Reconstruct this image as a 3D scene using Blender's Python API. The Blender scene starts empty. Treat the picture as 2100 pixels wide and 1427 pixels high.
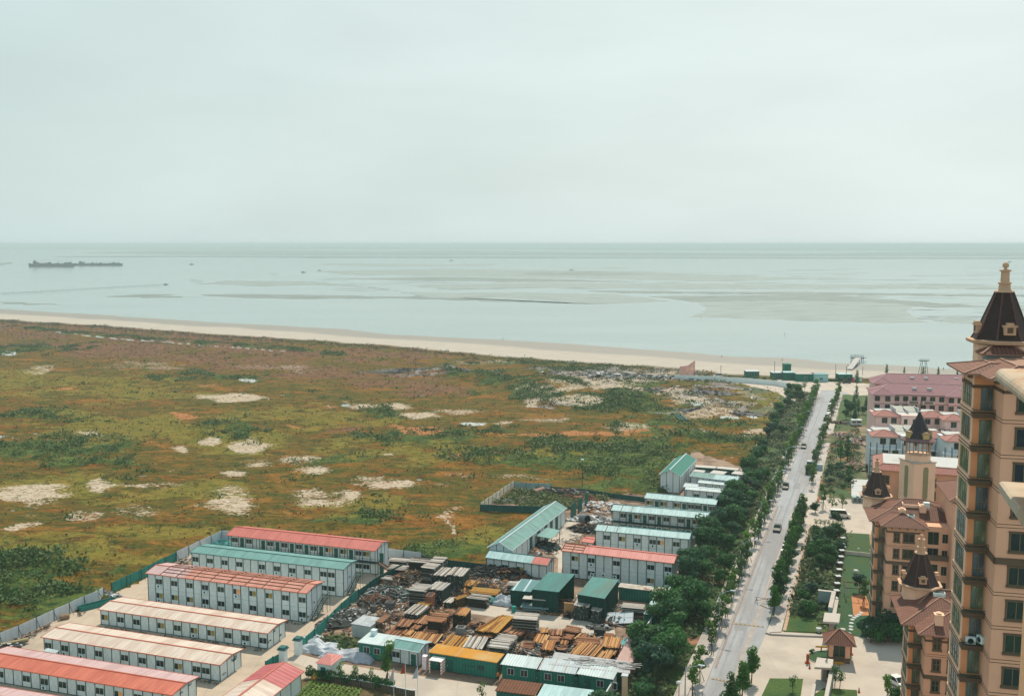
import bpy, bmesh, math, random
import numpy as np
from mathutils import Vector, Matrix, noise
R = math.radians
rnd = random.Random(7)
SC = bpy.context.scene
COL = SC.collection
# ---------------------------------------------------------------- camera
H = 72.0
PITCH = math.atan(213.5/2000)
cam_d = bpy.data.cameras.new("camera"); cam = bpy.data.objects.new("camera", cam_d); COL.objects.link(cam)
cam.location = (0, 0, H); cam.rotation_euler = (math.pi/2-PITCH, 0, 0)
cam_d.sensor_width = 36; cam_d.lens = 36*2000/2100; cam_d.clip_start = 0.5; cam_d.clip_end = 60000
SC.camera = cam
# ---------------------------------------------------------------- sun + sky
SUN_AZ, SUN_EL = R(19), R(53)     # azimuth east of the view direction
sd = bpy.data.lights.new("sun", 'SUN'); sd.energy = 4.9; sd.angle = R(0.6); sd.color = (1.0, 0.86, 0.68)
sun = bpy.data.objects.new("sun", sd); COL.objects.link(sun)
sdir = Vector((math.sin(SUN_AZ)*math.cos(SUN_EL), math.cos(SUN_AZ)*math.cos(SUN_EL), math.sin(SUN_EL)))
sun.rotation_euler = sdir.to_track_quat('Z', 'Y').to_euler(); sun.location = (0, 0, 200)
w = bpy.data.worlds.new("World"); SC.world = w; w.use_nodes = True
nt = w.node_tree; nt.nodes.clear()
def wn(t, **k):
    n = nt.nodes.new(t)
    for a, b in k.items(): setattr(n, a, b)
    return n
out = wn('ShaderNodeOutputWorld'); sky = wn('ShaderNodeTexSky', sky_type='NISHITA', sun_disc=False)
sky.sun_elevation = SUN_EL; sky.sun_rotation = SUN_AZ; sky.dust_density = 3.0; sky.air_density = 1.2
b1 = wn('ShaderNodeBackground'); b1.inputs[1].default_value = 0.1
nt.links.new(sky.outputs[0], b1.inputs[0])
tc = wn('ShaderNodeTexCoord')
sep = wn('ShaderNodeSeparateXYZ'); nt.links.new(tc.outputs['Generated'], sep.inputs[0])
mapx = wn('ShaderNodeMapRange'); mapx.inputs[1].default_value = -0.55; mapx.inputs[2].default_value = 0.35
nt.links.new(sep.outputs[0], mapx.inputs[0])
mixc = wn('ShaderNodeMix', data_type='RGBA'); nt.links.new(mapx.outputs[0], mixc.inputs[0])
mixc.inputs[6].default_value = (0.63, 0.765, 0.748, 1); mixc.inputs[7].default_value = (0.80, 0.905, 0.88, 1)
mz = wn('ShaderNodeMapping'); mz.inputs['Scale'].default_value = (1.6, 1.6, 6.0); nt.links.new(tc.outputs['Generated'], mz.inputs[0])
nz = wn('ShaderNodeTexNoise'); nz.inputs['Scale'].default_value = 1.6; nz.inputs['Detail'].default_value = 6; nt.links.new(mz.outputs[0], nz.inputs[0])
mr = wn('ShaderNodeMapRange'); mr.inputs[1].default_value = 0.35; mr.inputs[2].default_value = 0.7; mr.inputs[3].default_value = 0.945; mr.inputs[4].default_value = 1.06
nt.links.new(nz.outputs[0], mr.inputs[0])
b2 = wn('ShaderNodeBackground')
ramp = wn('ShaderNodeValToRGB'); nt.links.new(sep.outputs[2], ramp.inputs[0]); e = ramp.color_ramp.elements
e[0].position = 0.0; e[0].color = (.975, .98, .99, 1); e[1].position = 1.0; e[1].color = (.46, .56, .66, 1)
for ps, c_ in ((.09, (.985, .985, .985, 1)), (.27, (1, 1, 1, 1)), (.5, (.74, .80, .86, 1))): q_ = e.new(ps); q_.color = c_
mul = wn('ShaderNodeMix', data_type='RGBA', blend_type='MULTIPLY'); mul.inputs[0].default_value = 1.0
nt.links.new(mixc.outputs[2], mul.inputs[6]); nt.links.new(ramp.outputs[0], mul.inputs[7])
nt.links.new(mul.outputs[2], b2.inputs[0]); nt.links.new(mr.outputs[0], b2.inputs[1])
ms = wn('ShaderNodeMixShader'); ms.inputs[0].default_value = 0.93
nt.links.new(b1.outputs[0], ms.inputs[1]); nt.links.new(b2.outputs[0], ms.inputs[2]); nt.links.new(ms.outputs[0], out.inputs[0])
SC.view_settings.view_transform = 'Standard'; SC.view_settings.look = 'None'
SC.view_settings.exposure = 0.0; SC.view_settings.gamma = 1.0
SC.cycles.volume_bounces = 0; SC.cycles.max_bounces = 5; SC.cycles.diffuse_bounces = 2; SC.cycles.glossy_bounces = 2
SC.cycles.transmission_bounces = 3; SC.cycles.transparent_max_bounces = 6
# ---------------------------------------------------------------- survey helpers (photo 2100x1427 -> metres)
def G(px, py, z=0.0):
    x = (px-1050)/2000; y = -(py-713.5)/2000
    c, s = math.cos(PITCH), math.sin(PITCH)
    d = (x, c+y*s, -s+y*c); t = (z-H)/d[2]
    return Vector((d[0]*t, d[1]*t, z))
def at(px, py, Y):
    x = (px-1050)/2000; y = -(py-713.5)/2000
    c, s = math.cos(PITCH), math.sin(PITCH)
    d = (x, c+y*s, -s+y*c); t = Y/d[1]
    return Vector((d[0]*t, Y, H+d[2]*t))
def Pnp(X, Y, Z):
    c, s = math.cos(PITCH), math.sin(PITCH); dz = Z-H
    fw = Y*c-dz*s; up = Y*s+dz*c
    fw = np.maximum(fw, 1.0)
    return 1050+2000*X/fw, 713.5-2000*up/fw
# ---------------------------------------------------------------- colour + materials
def lin(v):
    v /= 255.0
    return v/12.92 if v <= .04045 else ((v+.055)/1.055)**2.4
SUNK, SHDK = (1.74, 1.58, 1.38), (0.60, 0.60, 0.57)
def SL(r, g, b): return tuple(min(.88, lin(v)/k) for v, k in zip((r, g, b), SUNK))   # colour of a thing seen sunlit
def SF(r, g, b): return tuple(min(.88, lin(v)/k) for v, k in zip((r, g, b), (1.46, 1.33, 1.20)))   # roof slope tilted away from the sun
def SH(r, g, b): return tuple(min(.88, lin(v)/k) for v, k in zip((r, g, b), SHDK))   # colour of a thing seen in shade
MATS = {}
def M(name, col, rough=.85, nv=.14, ns=1.2, metal=0., spec=.25, stripe=None, bump=0., bs=8., ov=0., col2=None, thr=.55, ns2=None, soft=.06, aniso=None, trans=0.):
    """procedural paint: noise-varied colour, optional second colour in noise patches, optional seam stripes (axis, period, width, colour, duty bump)"""
    if name in MATS: return MATS[name]
    m = bpy.data.materials.new(name); m.use_nodes = True; MATS[name] = m
    t = m.node_tree; N = t.nodes; L = t.links
    p = N['Principled BSDF']; p.inputs['Roughness'].default_value = rough; p.inputs['Metallic'].default_value = metal
    p.inputs['Specular IOR Level'].default_value = spec
    co = N.new('ShaderNodeTexCoord'); vec = co.outputs['Object']
    if aniso:
        mp = N.new('ShaderNodeMapping'); mp.inputs['Scale'].default_value = aniso; L.new(vec, mp.inputs[0]); vecn = mp.outputs[0]
    else: vecn = vec
    def noi(s, d=5):
        n = N.new('ShaderNodeTexNoise'); n.inputs['Scale'].default_value = s; n.inputs['Detail'].default_value = d; n.inputs['Roughness'].default_value = .62
        L.new(vecn, n.inputs['Vector']); return n.outputs[0]
    def mix(f, a, b, mode='MIX'):
        x = N.new('ShaderNodeMix'); x.data_type = 'RGBA'; x.blend_type = mode
        for s, v in ((0, f), (6, a), (7, b)):
            if isinstance(v, (int, float)): x.inputs[s].default_value = v
            elif isinstance(v, tuple): x.inputs[s].default_value = (*v[:3], 1)
            else: L.new(v, x.inputs[s])
        return x.outputs[2]
    def rng(v, a, b, c, d):
        x = N.new('ShaderNodeMapRange')
        for i, q in enumerate((a, b, c, d)): x.inputs[i+1].default_value = q
        L.new(v, x.inputs[0]); return x.outputs[0]
    c = tuple(col)
    if col2 is not None:
        c = mix(rng(noi(ns2 or ns*.4, 8), thr-soft, thr+soft, 0, 1), c, tuple(col2))
    v = rng(noi(ns), .3, .7, 1-nv, 1+nv)
    h = N.new('ShaderNodeCombineColor')
    for i in range(3): L.new(v, h.inputs[i])
    c = mix(1.0, c, h.outputs[0], 'MULTIPLY')
    if ov:
        oi = N.new('ShaderNodeObjectInfo'); vv = rng(oi.outputs['Random'], 0, 1, 1-ov, 1+ov)
        h2 = N.new('ShaderNodeCombineColor'); L.new(vv, h2.inputs[0]); L.new(vv, h2.inputs[1]); L.new(rng(oi.outputs['Random'], 0, 1, 1+ov*.3, 1-ov*.3), h2.inputs[2])
        c = mix(1.0, c, h2.outputs[0], 'MULTIPLY')
    bmp = None
    for st in (stripe or []):
        ax, per, wd, sc = st[:4]
        sp = N.new('ShaderNodeSeparateXYZ'); L.new(vec, sp.inputs[0])
        a = N.new('ShaderNodeMath'); a.operation = 'DIVIDE'; L.new(sp.outputs[ax], a.inputs[0]); a.inputs[1].default_value = per
        f = N.new('ShaderNodeMath'); f.operation = 'FRACT'; L.new(a.outputs[0], f.inputs[0])
        g = N.new('ShaderNodeMath'); g.operation = 'LESS_THAN'; L.new(f.outputs[0], g.inputs[0]); g.inputs[1].default_value = wd
        c = mix(g.outputs[0], c, tuple(sc)); bmp = g.outputs[0]
    if isinstance(c, tuple): p.inputs['Base Color'].default_value = (*c, 1)
    else: L.new(c, p.inputs['Base Color'])
    if bump:
        b = N.new('ShaderNodeBump'); b.inputs['Strength'].default_value = min(1, bump); b.inputs['Distance'].default_value = .08*max(1, bump)
        L.new(noi(bs, 4), b.inputs['Height']); L.new(b.outputs[0], p.inputs['Normal'])
    if trans:
        tr = N.new('ShaderNodeBsdfTranslucent'); mx = N.new('ShaderNodeMixShader'); mx.inputs[0].default_value = trans
        if isinstance(c, tuple): tr.inputs[0].default_value = (*c, 1)
        else: L.new(c, tr.inputs[0])
        L.new(p.outputs[0], mx.inputs[1]); L.new(tr.outputs[0], mx.inputs[2]); L.new(mx.outputs[0], N['Material Output'].inputs[0])
    return m
# ---------------------------------------------------------------- mesh builder
class MB:
    def __init__(s): s.v = []; s.f = []; s.m = []
    def face(s, pts, m=0):
        i = len(s.v); s.v += [tuple(p) for p in pts]; s.f.append(tuple(range(i, i+len(pts)))); s.m.append(m)
    def box(s, x0, x1, y0, y1, z0, z1, m=0, mt=None, T=None):
        P = [(x0,y0,z0),(x1,y0,z0),(x1,y1,z0),(x0,y1,z0),(x0,y0,z1),(x1,y0,z1),(x1,y1,z1),(x0,y1,z1)]
        if T is not None: P = [tuple(T @ Vector(p)) for p in P]
        i = len(s.v); s.v += P
        for k, q in enumerate(((0,3,2,1),(4,5,6,7),(0,1,5,4),(1,2,6,5),(2,3,7,6),(3,0,4,7))):
            s.f.append(tuple(i+j for j in q)); s.m.append(mt if (mt is not None and k == 1) else m)
    def bar(s, a, b, w, m=0, h=None):
        a, b = Vector(a), Vector(b); d = b-a; l = d.length
        if l < 1e-6: return
        T = Matrix.Translation(a) @ d.to_track_quat('X', 'Z').to_matrix().to_4x4(); h = h or w
        s.box(0, l, -w/2, w/2, -h/2, h/2, m, T=T)
    def prism(s, pts, z0, z1, m=0, mt=None, bottom=True):
        n = len(pts); i = len(s.v)
        s.v += [(p[0], p[1], z0) for p in pts] + [(p[0], p[1], z1) for p in pts]
        area = sum(pts[k][0]*pts[(k+1)%n][1]-pts[(k+1)%n][0]*pts[k][1] for k in range(n))
        for k in range(n):
            j = (k+1) % n; q = (i+k, i+j, i+n+j, i+n+k)
            s.f.append(q if area > 0 else q[::-1]); s.m.append(m)
        top = tuple(range(i+n, i+2*n)); s.f.append(top if area > 0 else top[::-1]); s.m.append(m if mt is None else mt)
        if bottom: bo = tuple(range(i, i+n)); s.f.append(bo[::-1] if area > 0 else bo); s.m.append(m)
    def lathe(s, prof, n=12, c=(0, 0), m=0, a0=0., cap=True, ms=None):
        i = len(s.v)
        for r, z in prof:
            for k in range(n):
                a = a0+2*math.pi*k/n; s.v.append((c[0]+r*math.cos(a), c[1]+r*math.sin(a), z))
        for q in range(len(prof)-1):
            for k in range(n):
                j = (k+1) % n; s.f.append((i+q*n+k, i+q*n+j, i+(q+1)*n+j, i+(q+1)*n+k)); s.m.append(ms[q] if ms else m)
        if cap:
            s.f.append(tuple(i+k for k in range(n))[::-1]); s.m.append(m)
            s.f.append(tuple(i+(len(prof)-1)*n+k for k in range(n))); s.m.append(ms[-1] if ms else m)
    def tube(s, pts, r, n=6, m=0):
        pts = [Vector(p) for p in pts]; rs = r if isinstance(r, (list, tuple)) else [r]*len(pts); i = len(s.v)
        for k, p in enumerate(pts):
            d = (pts[min(k+1, len(pts)-1)]-pts[max(k-1, 0)]).normalized(); q = d.to_track_quat('Z', 'Y')
            for a in range(n):
                t = 2*math.pi*a/n; s.v.append(tuple(p+q @ Vector((rs[k]*math.cos(t), rs[k]*math.sin(t), 0))))
        for k in range(len(pts)-1):
            for a in range(n):
                b = (a+1) % n; s.f.append((i+k*n+a, i+k*n+b, i+(k+1)*n+b, i+(k+1)*n+a)); s.m.append(m)
        s.f.append(tuple(i+a for a in range(n))[::-1]); s.m.append(m)
        s.f.append(tuple(i+(len(pts)-1)*n+a for a in range(n))); s.m.append(m)
    def ball(s, c, r, m=0, n=8, sq=(1, 1, 1)):
        pr = [(r*math.sin(math.pi*k/6)*1.0+1e-4, -r*math.cos(math.pi*k/6)) for k in range(7)]; i = len(s.v)
        s.lathe(pr, n, m=m); 
        for q in range(i, len(s.v)):
            v = s.v[q]; s.v[q] = (c[0]+v[0]*sq[0], c[1]+v[1]*sq[1], c[2]+v[2]*sq[2])
    def mesh(s, name, mats, smooth=False):
        me = bpy.data.meshes.new(name); me.from_pydata(s.v, [], s.f)
        for m in mats: me.materials.append(m)
        if len(mats) > 1: me.polygons.foreach_set('material_index', s.m)
        if smooth: me.polygons.foreach_set('use_smooth', [True]*len(me.polygons))
        me.update(); return me
    def build(s, name, mats, parent=None, smooth=False):
        o = bpy.data.objects.new(name, s.mesh(name, mats, smooth)); COL.objects.link(o)
        if parent is not None: o.parent = parent
        return o
def tag(o, label, cat, group=None, kind=None):
    if label: o['label'] = label
    if cat: o['category'] = cat
    if group: o['group'] = group
    if kind: o['kind'] = kind
    return o
def thing(name, label, cat, loc, rz=0., group=None):
    o = bpy.data.objects.new(name, None); COL.objects.link(o); o.empty_display_size = .5
    o.location = loc; o.rotation_euler = (0, 0, rz); return tag(o, label, cat, group)
def struct(o): o['kind'] = 'structure'; return o
def place(o, loc, rz=0.): o.location = loc; o.rotation_euler = (0, 0, rz); return o
def dup(root, loc, rz, label, group=None, scale=1.):
    r = root.copy(); COL.objects.link(r); r.location = loc; r.rotation_euler = (0, 0, rz); r.scale = (scale,)*3 if not isinstance(scale, tuple) else scale
    r['label'] = label
    if group: r['group'] = group
    for ch in CH.get(root.name, []):
        c = ch.copy(); COL.objects.link(c); c.parent = r
        for g in CH.get(ch.name, []):
            d = g.copy(); COL.objects.link(d); d.parent = c
    return r
CH = {}
def index_children():
    CH.clear()
    for o in COL.objects:
        if o.parent: CH.setdefault(o.parent.name, []).append(o)
NTH = ['first','second','third','fourth','fifth','sixth','seventh','eighth','ninth','tenth','eleventh','twelfth','thirteenth','fourteenth','fifteenth','sixteenth','seventeenth','eighteenth','nineteenth']
def nth(i):
    if i < 19: return NTH[i]
    n = i+1; return '%d%s' % (n, 'th' if 10 <= n % 100 <= 20 else {1:'st',2:'nd',3:'rd'}.get(n % 10, 'th'))
# road frame: origin on the left kerb, r along the road, n to the right
RO = Vector((30.7, 150.6, 0)); RA = R(69.45); RR = Vector((math.cos(RA), math.sin(RA), 0)); RN = Vector((math.sin(RA), -math.cos(RA), 0))
def RD(r, n, z=0.): return RO+RR*r+RN*n+Vector((0, 0, z))
# ================================================================ setting: land, beach, water
Wp = [(-1600,1600),(-1000,1330)]+[tuple(G(x, y, -.6).to_2d()) for x, y in ((0,634),(233,648),(467,663),(700,675),(800,687),(1033,698),(1200,708),(1400,723),(1494,732),(1620,736),(1720,746),(1844,751),(1943,758),(2100,766))]+[(620,330),(1000,150)]
Vp = [(-1500,1400),(-900,1130)]+[tuple(G(x, y).to_2d()) for x, y in ((0,655),(233,670),(467,687),(700,702),(800,708),(1000,730),(1200,743),(1400,757),(1500,768),(1640,774),(1800,778),(2100,790))]+[(560,290),(960,100)]
sdv = np.array((.847,-.531)); snv = np.array((.531,.847))
def st(p): p = np.array(p, float); return p @ sdv, p @ snv
ws, wt = zip(*[st(p) for p in Wp]); vs, vt = zip(*[st(p) for p in Vp])
def inpoly(X, Y, poly):
    ins = np.zeros(X.shape, bool); n = len(poly)
    for i in range(n):
        x0, y0 = poly[i][0], poly[i][1]; x1, y1 = poly[(i+1) % n][0], poly[(i+1) % n][1]
        if y0 == y1: continue
        c = ((y0 > Y) != (y1 > Y)) & (X < (x1-x0)*(Y-y0)/(y1-y0)+x0); ins ^= c
    return ins
def vnoise(X, Y, s, seed=0, oct=4):
    """value noise, numpy"""
    out = np.zeros(X.shape); amp = 1.; tot = 0.
    for o in range(oct):
        x = X/s+seed*17.3+o*5.1; y = Y/s-seed*9.7+o*3.3
        xi = np.floor(x).astype(int); yi = np.floor(y).astype(int); fx = x-xi; fy = y-yi
        fx = fx*fx*(3-2*fx); fy = fy*fy*(3-2*fy)
        def h(a, b):
            q = np.sin(a*127.1+b*311.7+seed*74.7)*43758.5453; return q-np.floor(q)
        v = (h(xi,yi)*(1-fx)+h(xi+1,yi)*fx)*(1-fy)+(h(xi,yi+1)*(1-fx)+h(xi+1,yi+1)*fx)*fy
        out += v*amp; tot += amp; amp *= .5; s *= .5
    return out/tot
NA, NR = 460, 440
az = np.linspace(R(-46), R(52), NA); rr = np.exp(np.linspace(math.log(60), math.log(2200), NR))
A, Q = np.meshgrid(az, rr); X = Q*np.sin(A); Y = Q*np.cos(A)
S_ = X*sdv[0]+Y*sdv[1]; T_ = X*snv[0]+Y*snv[1]
tw = np.interp(S_, ws, wt)+(vnoise(S_, S_*0, 60, 3, 4)-.5)*10; tv = np.interp(S_, vs, vt)+(vnoise(S_, S_*0, 22, 5, 3)-.5)*14
beach = np.clip((T_-tv)/6+.5, 0, 1)
u = (T_-tv)/(tw-tv)
wet = np.clip((u-.52+(vnoise(S_, T_, 40, 8, 3)-.5)*.18)/.1, 0, 1)
BUILT_PX = [(-400,1500),(-400,1420),(0,1322),(111,1273),(203,1230),(290,1190),(362,1151),(455,1104),(800,1143),(870,1151),(995,1166),(1000,1128),(1113,1042),(985,1036),(1100,993),(1240,1013),(1270,1030),(1400,1000),(1352,996),(1380,938),(1440,930),(1530,960),(1600,820),(1630,797),(1385,778),(1385,768),(1800,788),(2300,820),(2600,1500)]
BUILT = [G(*p) for p in BUILT_PX]
built = inpoly(X, Y, [(p.x, p.y) for p in BUILT])
PXg, PYg = Pnp(X, Y, 0*X)
jx = (vnoise(X, Y, 14, 11, 5)-.5)*44; jy = (vnoise(X, Y, 14, 12, 5)-.5)*17
vn_a = (vnoise(X, Y, 18, 61, 6)-.5)*4.8; vn_b = (vnoise(X, Y*1.0, 5, 62, 4)-.5)*1.6
def ell(lst, jit=1.):
    o = np.zeros(X.shape)
    for e in lst:
        cx, cy, rx, ry = e[:4]; k = e[4] if len(e) > 4 else 1.
        d = ((PXg+jx*jit-cx)/rx)**2+((PYg+jy*jit-cy)/ry)**2
        far_ = d < 6; d = d+np.where(far_, (vn_a+vn_b)*min(1., jit), 0)
        o = np.maximum(o, k*np.clip(1.3-.8*d, 0, 1)*far_)
    return o
SANDS = [(75,1015,66,17),(210,997,24,11),(307,993,50,7),(343,963,15,4),(370,917,18,10),(523,918,38,8),(613,940,35,9),(520,947,38,7),(647,963,35,7),(477,973,25,5),(473,1013,32,12,.62),(475,1038,55,13),(653,1017,60,22),(37,1082,40,9),(300,1045,50,14,.55),(173,1060,30,10,.6),(47,1055,12,4,.7),(490,815,62,7),(443,792,25,4,.6),(97,757,35,9,.62),(300,750,80,8,.55),(430,905,18,6),(20,901,18,3),(193,890,30,4,.7),(687,837,14,5),(600,757,40,6,.55),(727,835,35,8),(823,835,30,9),(863,852,40,5),(940,843,45,6,.7),(1027,869,15,5),(1130,863,60,5,.7),(1283,880,40,8,.62),(800,990,75,10),(887,988,40,6),(953,973,70,9,.8),(1067,977,60,5,.6),(1117,983,50,4,.55),(913,1057,25,7,.62),(810,933,15,3),(713,1013,18,8),(1419,826,40,8),(1464,852,66,8,.85),(1543,891,28,8),(1120,800,60,9,.8),(1190,822,45,10,.85),(1260,787,60,6,.8),(1320,770,60,4,.8),(1200,775,40,9,.75),(1350,805,60,4,.8),(1420,1003,10,4),(1220,790,30,8,.9),(980,745,60,3,.7),(560,752,60,4,.4),(1160,1030,30,8,.7),(1220,768,50,5,.8)]
WHITES = [(1498,860,26,4),(1545,856,13,4),(973,870,28,4),(20,727,14,3),(510,782,17,3),(1430,832,14,5),(1540,813,8,4)]
REDS = [(150,672,300,17),(430,692,230,15),(560,735,330,24),(330,717,230,14),(700,762,170,14),(860,786,115,16),(800,730,140,10),(720,880,40,7),(1440,800,60,10,.8),(900,800,60,10),(1480,820,40,8,.7),(60,690,120,16)]
GREENS = [(1330,790,60,8,.8),(1450,790,60,6,.9),(1400,835,50,8,.7),(1200,760,90,6,.8),(40,1190,170,60),(100,1215,120,30),(200,1190,60,14),(130,915,190,20),(200,950,120,10),(480,885,64,16),(270,980,60,6,.8),(60,1210,150,42),(120,1170,120,20),(1120,935,150,28),(1350,915,130,36),(1250,960,140,20),(1080,795,90,20),(1290,830,110,22),(1480,905,110,20),(760,1070,90,10,.8),(780,850,50,12,.8),(900,890,150,16,.8),(420,775,120,8,.7),(130,860,80,10,.7),(60,850,60,8),(1000,780,60,14,.8),(700,940,90,12,.7),(60,720,110,6,.9),(300,665,200,5,.8),(1300,745,160,6,.9),(640,700,180,4,.7),(1330,1000,120,22),(1180,1010,70,16),(640,1115,180,12,.8),(900,1130,120,16,.9),(1500,870,70,12,.6),(1160,745,180,7,.8),(950,770,60,9)]
ORANGE = [(855,880,60,10),(990,935,60,5),(370,852,25,5),(150,800,30,4),(590,875,25,4),(1230,890,90,7,.8),(1450,800,60,8,.6),(1020,890,80,4,.9)]
OLIVE = [(60,1130,200,40),(250,880,260,30,.9),(560,910,160,24,.9),(900,930,200,20,.9),(380,1010,160,20,.8),(720,1040,150,20,.8),(120,1000,160,30,.8),(1580,835,34,60),(200,800,220,26,.8),(640,860,150,24,.7),(350,1090,150,20,.7),(1000,1110,60,20),(1540,800,60,16,.8),(100,780,160,24,.8),(700,1120,120,10)]
GREYS = [(1230,770,110,16),(1340,775,90,12,.9),(1400,815,110,10,.8),(1480,830,90,16,.9),(1300,760,120,8,.9),(1120,830,40,8,.7),(1380,850,70,5,.5),(905,760,70,6,.9),(870,770,60,5,.8),(1460,800,50,8)]
sand = ell(SANDS); white = ell(WHITES, .4); red = ell(REDS, 1.5); green = ell(GREENS, 1.6); orange = ell(ORANGE, 1.3); olive = ell(OLIVE, 1.6); grey = ell(GREYS, 1.2)*.72
land = (1-beach)*(~built)
def lines(lst):
    o = np.zeros(X.shape)
    for wd, pts in lst:
        for (x0, y0), (x1, y1) in zip(pts[:-1], pts[1:]):
            dx, dy = x1-x0, (y1-y0)*3; px, py = PXg+jx*.25-x0, (PYg+jy*.15-y0)*3
            t = np.clip((px*dx+py*dy)/(dx*dx+dy*dy), 0, 1); d = np.hypot(px-t*dx, py-t*dy); o = np.maximum(o, np.clip(1.5-d/(wd*3), 0, 1))
    return o
CREEK = [(.5, [(105,682),(190,690),(260,697),(330,701),(420,709),(590,722)]), (.8, [(0,722),(26,730)])]
white = np.maximum(white, lines(CREEK)); green = np.maximum(green, lines([(3.2, [(60,676),(190,687),(260,693),(420,704),(590,718),(700,728)]), (2.5, [(0,712),(120,716),(200,705)])])*.9)
sand = np.maximum(sand, .9*lines([(3., [(1085,832),(1110,817),(1160,801),(1230,788),(1380,765)]), (3., [(1230,788),(1310,800),(1395,815),(1450,840)]), (1.6, [(940,1040),(905,1055),(930,1080),(933,1095)]), (2., [(1060,800),(1085,822),(1100,835)])]))
red = red*.82
# heights
edge = np.clip((tv-T_)/25, 0, 1)
fld = land*edge
Z = fld*((vnoise(X, Y, 34, 1, 3)-.45)*1.5+(vnoise(X, Y, 6, 2, 3)-.5)*.7*(1-.8*(sand > .45))+(vnoise(X, Y, 2.2, 4, 2)-.5)*.45*(1-(sand > .4)))
Z += fld*green*(.5+.9*vnoise(X, Y, 4, 6, 3)) + fld*grey*(vnoise(X, Y, 7, 9, 4)-.3)*3.4
for (mx, my, mrx, mry, hh) in [(1110,790,90,16,3.2),(980,775,60,8,2.6),(890,765,70,7,2.5),(1290,825,90,18,3.),(1410,905,60,18,2.6),(500,880,50,12,1.6),(60,1160,90,20,1.2),(1470,848,70,7,2.6),(1405,803,60,8,2.2),(1560,1000,20,10,0)]:
    d = ((PXg-mx)/mrx)**2+((PYg-my)/mry)**2; Z += fld*hh*np.clip(1-d, 0, 1)**1.3*(.7+.6*vnoise(X, Y, 5, 14, 3))
Z = np.where(built, -.12, Z)
Z = np.where(T_ > tv, Z*(1-beach)+beach*(-.56*np.clip(u, 0, 1.0)-np.clip(u-1, 0, 3)*1.6)+.05*(vnoise(X, Y, 3, 21, 2)-.5)*beach*(1-wet), Z)
Z += .35*np.exp(-((T_-tv)/4)**2)*(~built)*vnoise(X, Y, 9, 31, 3)
# under the road corridor and woods: flat
rX = (X-RO.x)*RR.x+(Y-RO.y)*RR.y; nX = (X-RO.x)*RN.x+(Y-RO.y)*RN.y
def grid_mesh(name, X, Y, Z, attrs, mats):
    nr, na = X.shape; co = np.stack([X, Y, Z], -1).reshape(-1, 3)
    idx = np.arange(nr*na).reshape(nr, na); q = np.stack([idx[:-1,:-1], idx[:-1,1:], idx[1:,1:], idx[1:,:-1]], -1).reshape(-1, 4)
    q = q[:, ::-1]
    me = bpy.data.meshes.new(name); me.vertices.add(len(co)); me.vertices.foreach_set('co', co.ravel())
    me.loops.add(q.size); me.loops.foreach_set('vertex_index', q.ravel().astype(np.int32))
    me.polygons.add(len(q)); me.polygons.foreach_set('loop_start', np.arange(0, q.size, 4, dtype=np.int32)); me.polygons.foreach_set('loop_total', np.full(len(q), 4, np.int32))
    me.polygons.foreach_set('use_smooth', np.ones(len(q), bool)); me.update(calc_edges=True)
    for an, arr in attrs.items():
        a = me.attributes.new(an, 'FLOAT_COLOR', 'POINT'); c4 = np.ones((len(co), 4), np.float32)
        for k, ch in enumerate(arr): c4[:, k] = ch.ravel()
        a.data.foreach_set('color', c4.ravel())
    for m in mats: me.materials.append(m)
    o = bpy.data.objects.new(name, me); COL.objects.link(o); return o
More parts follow.
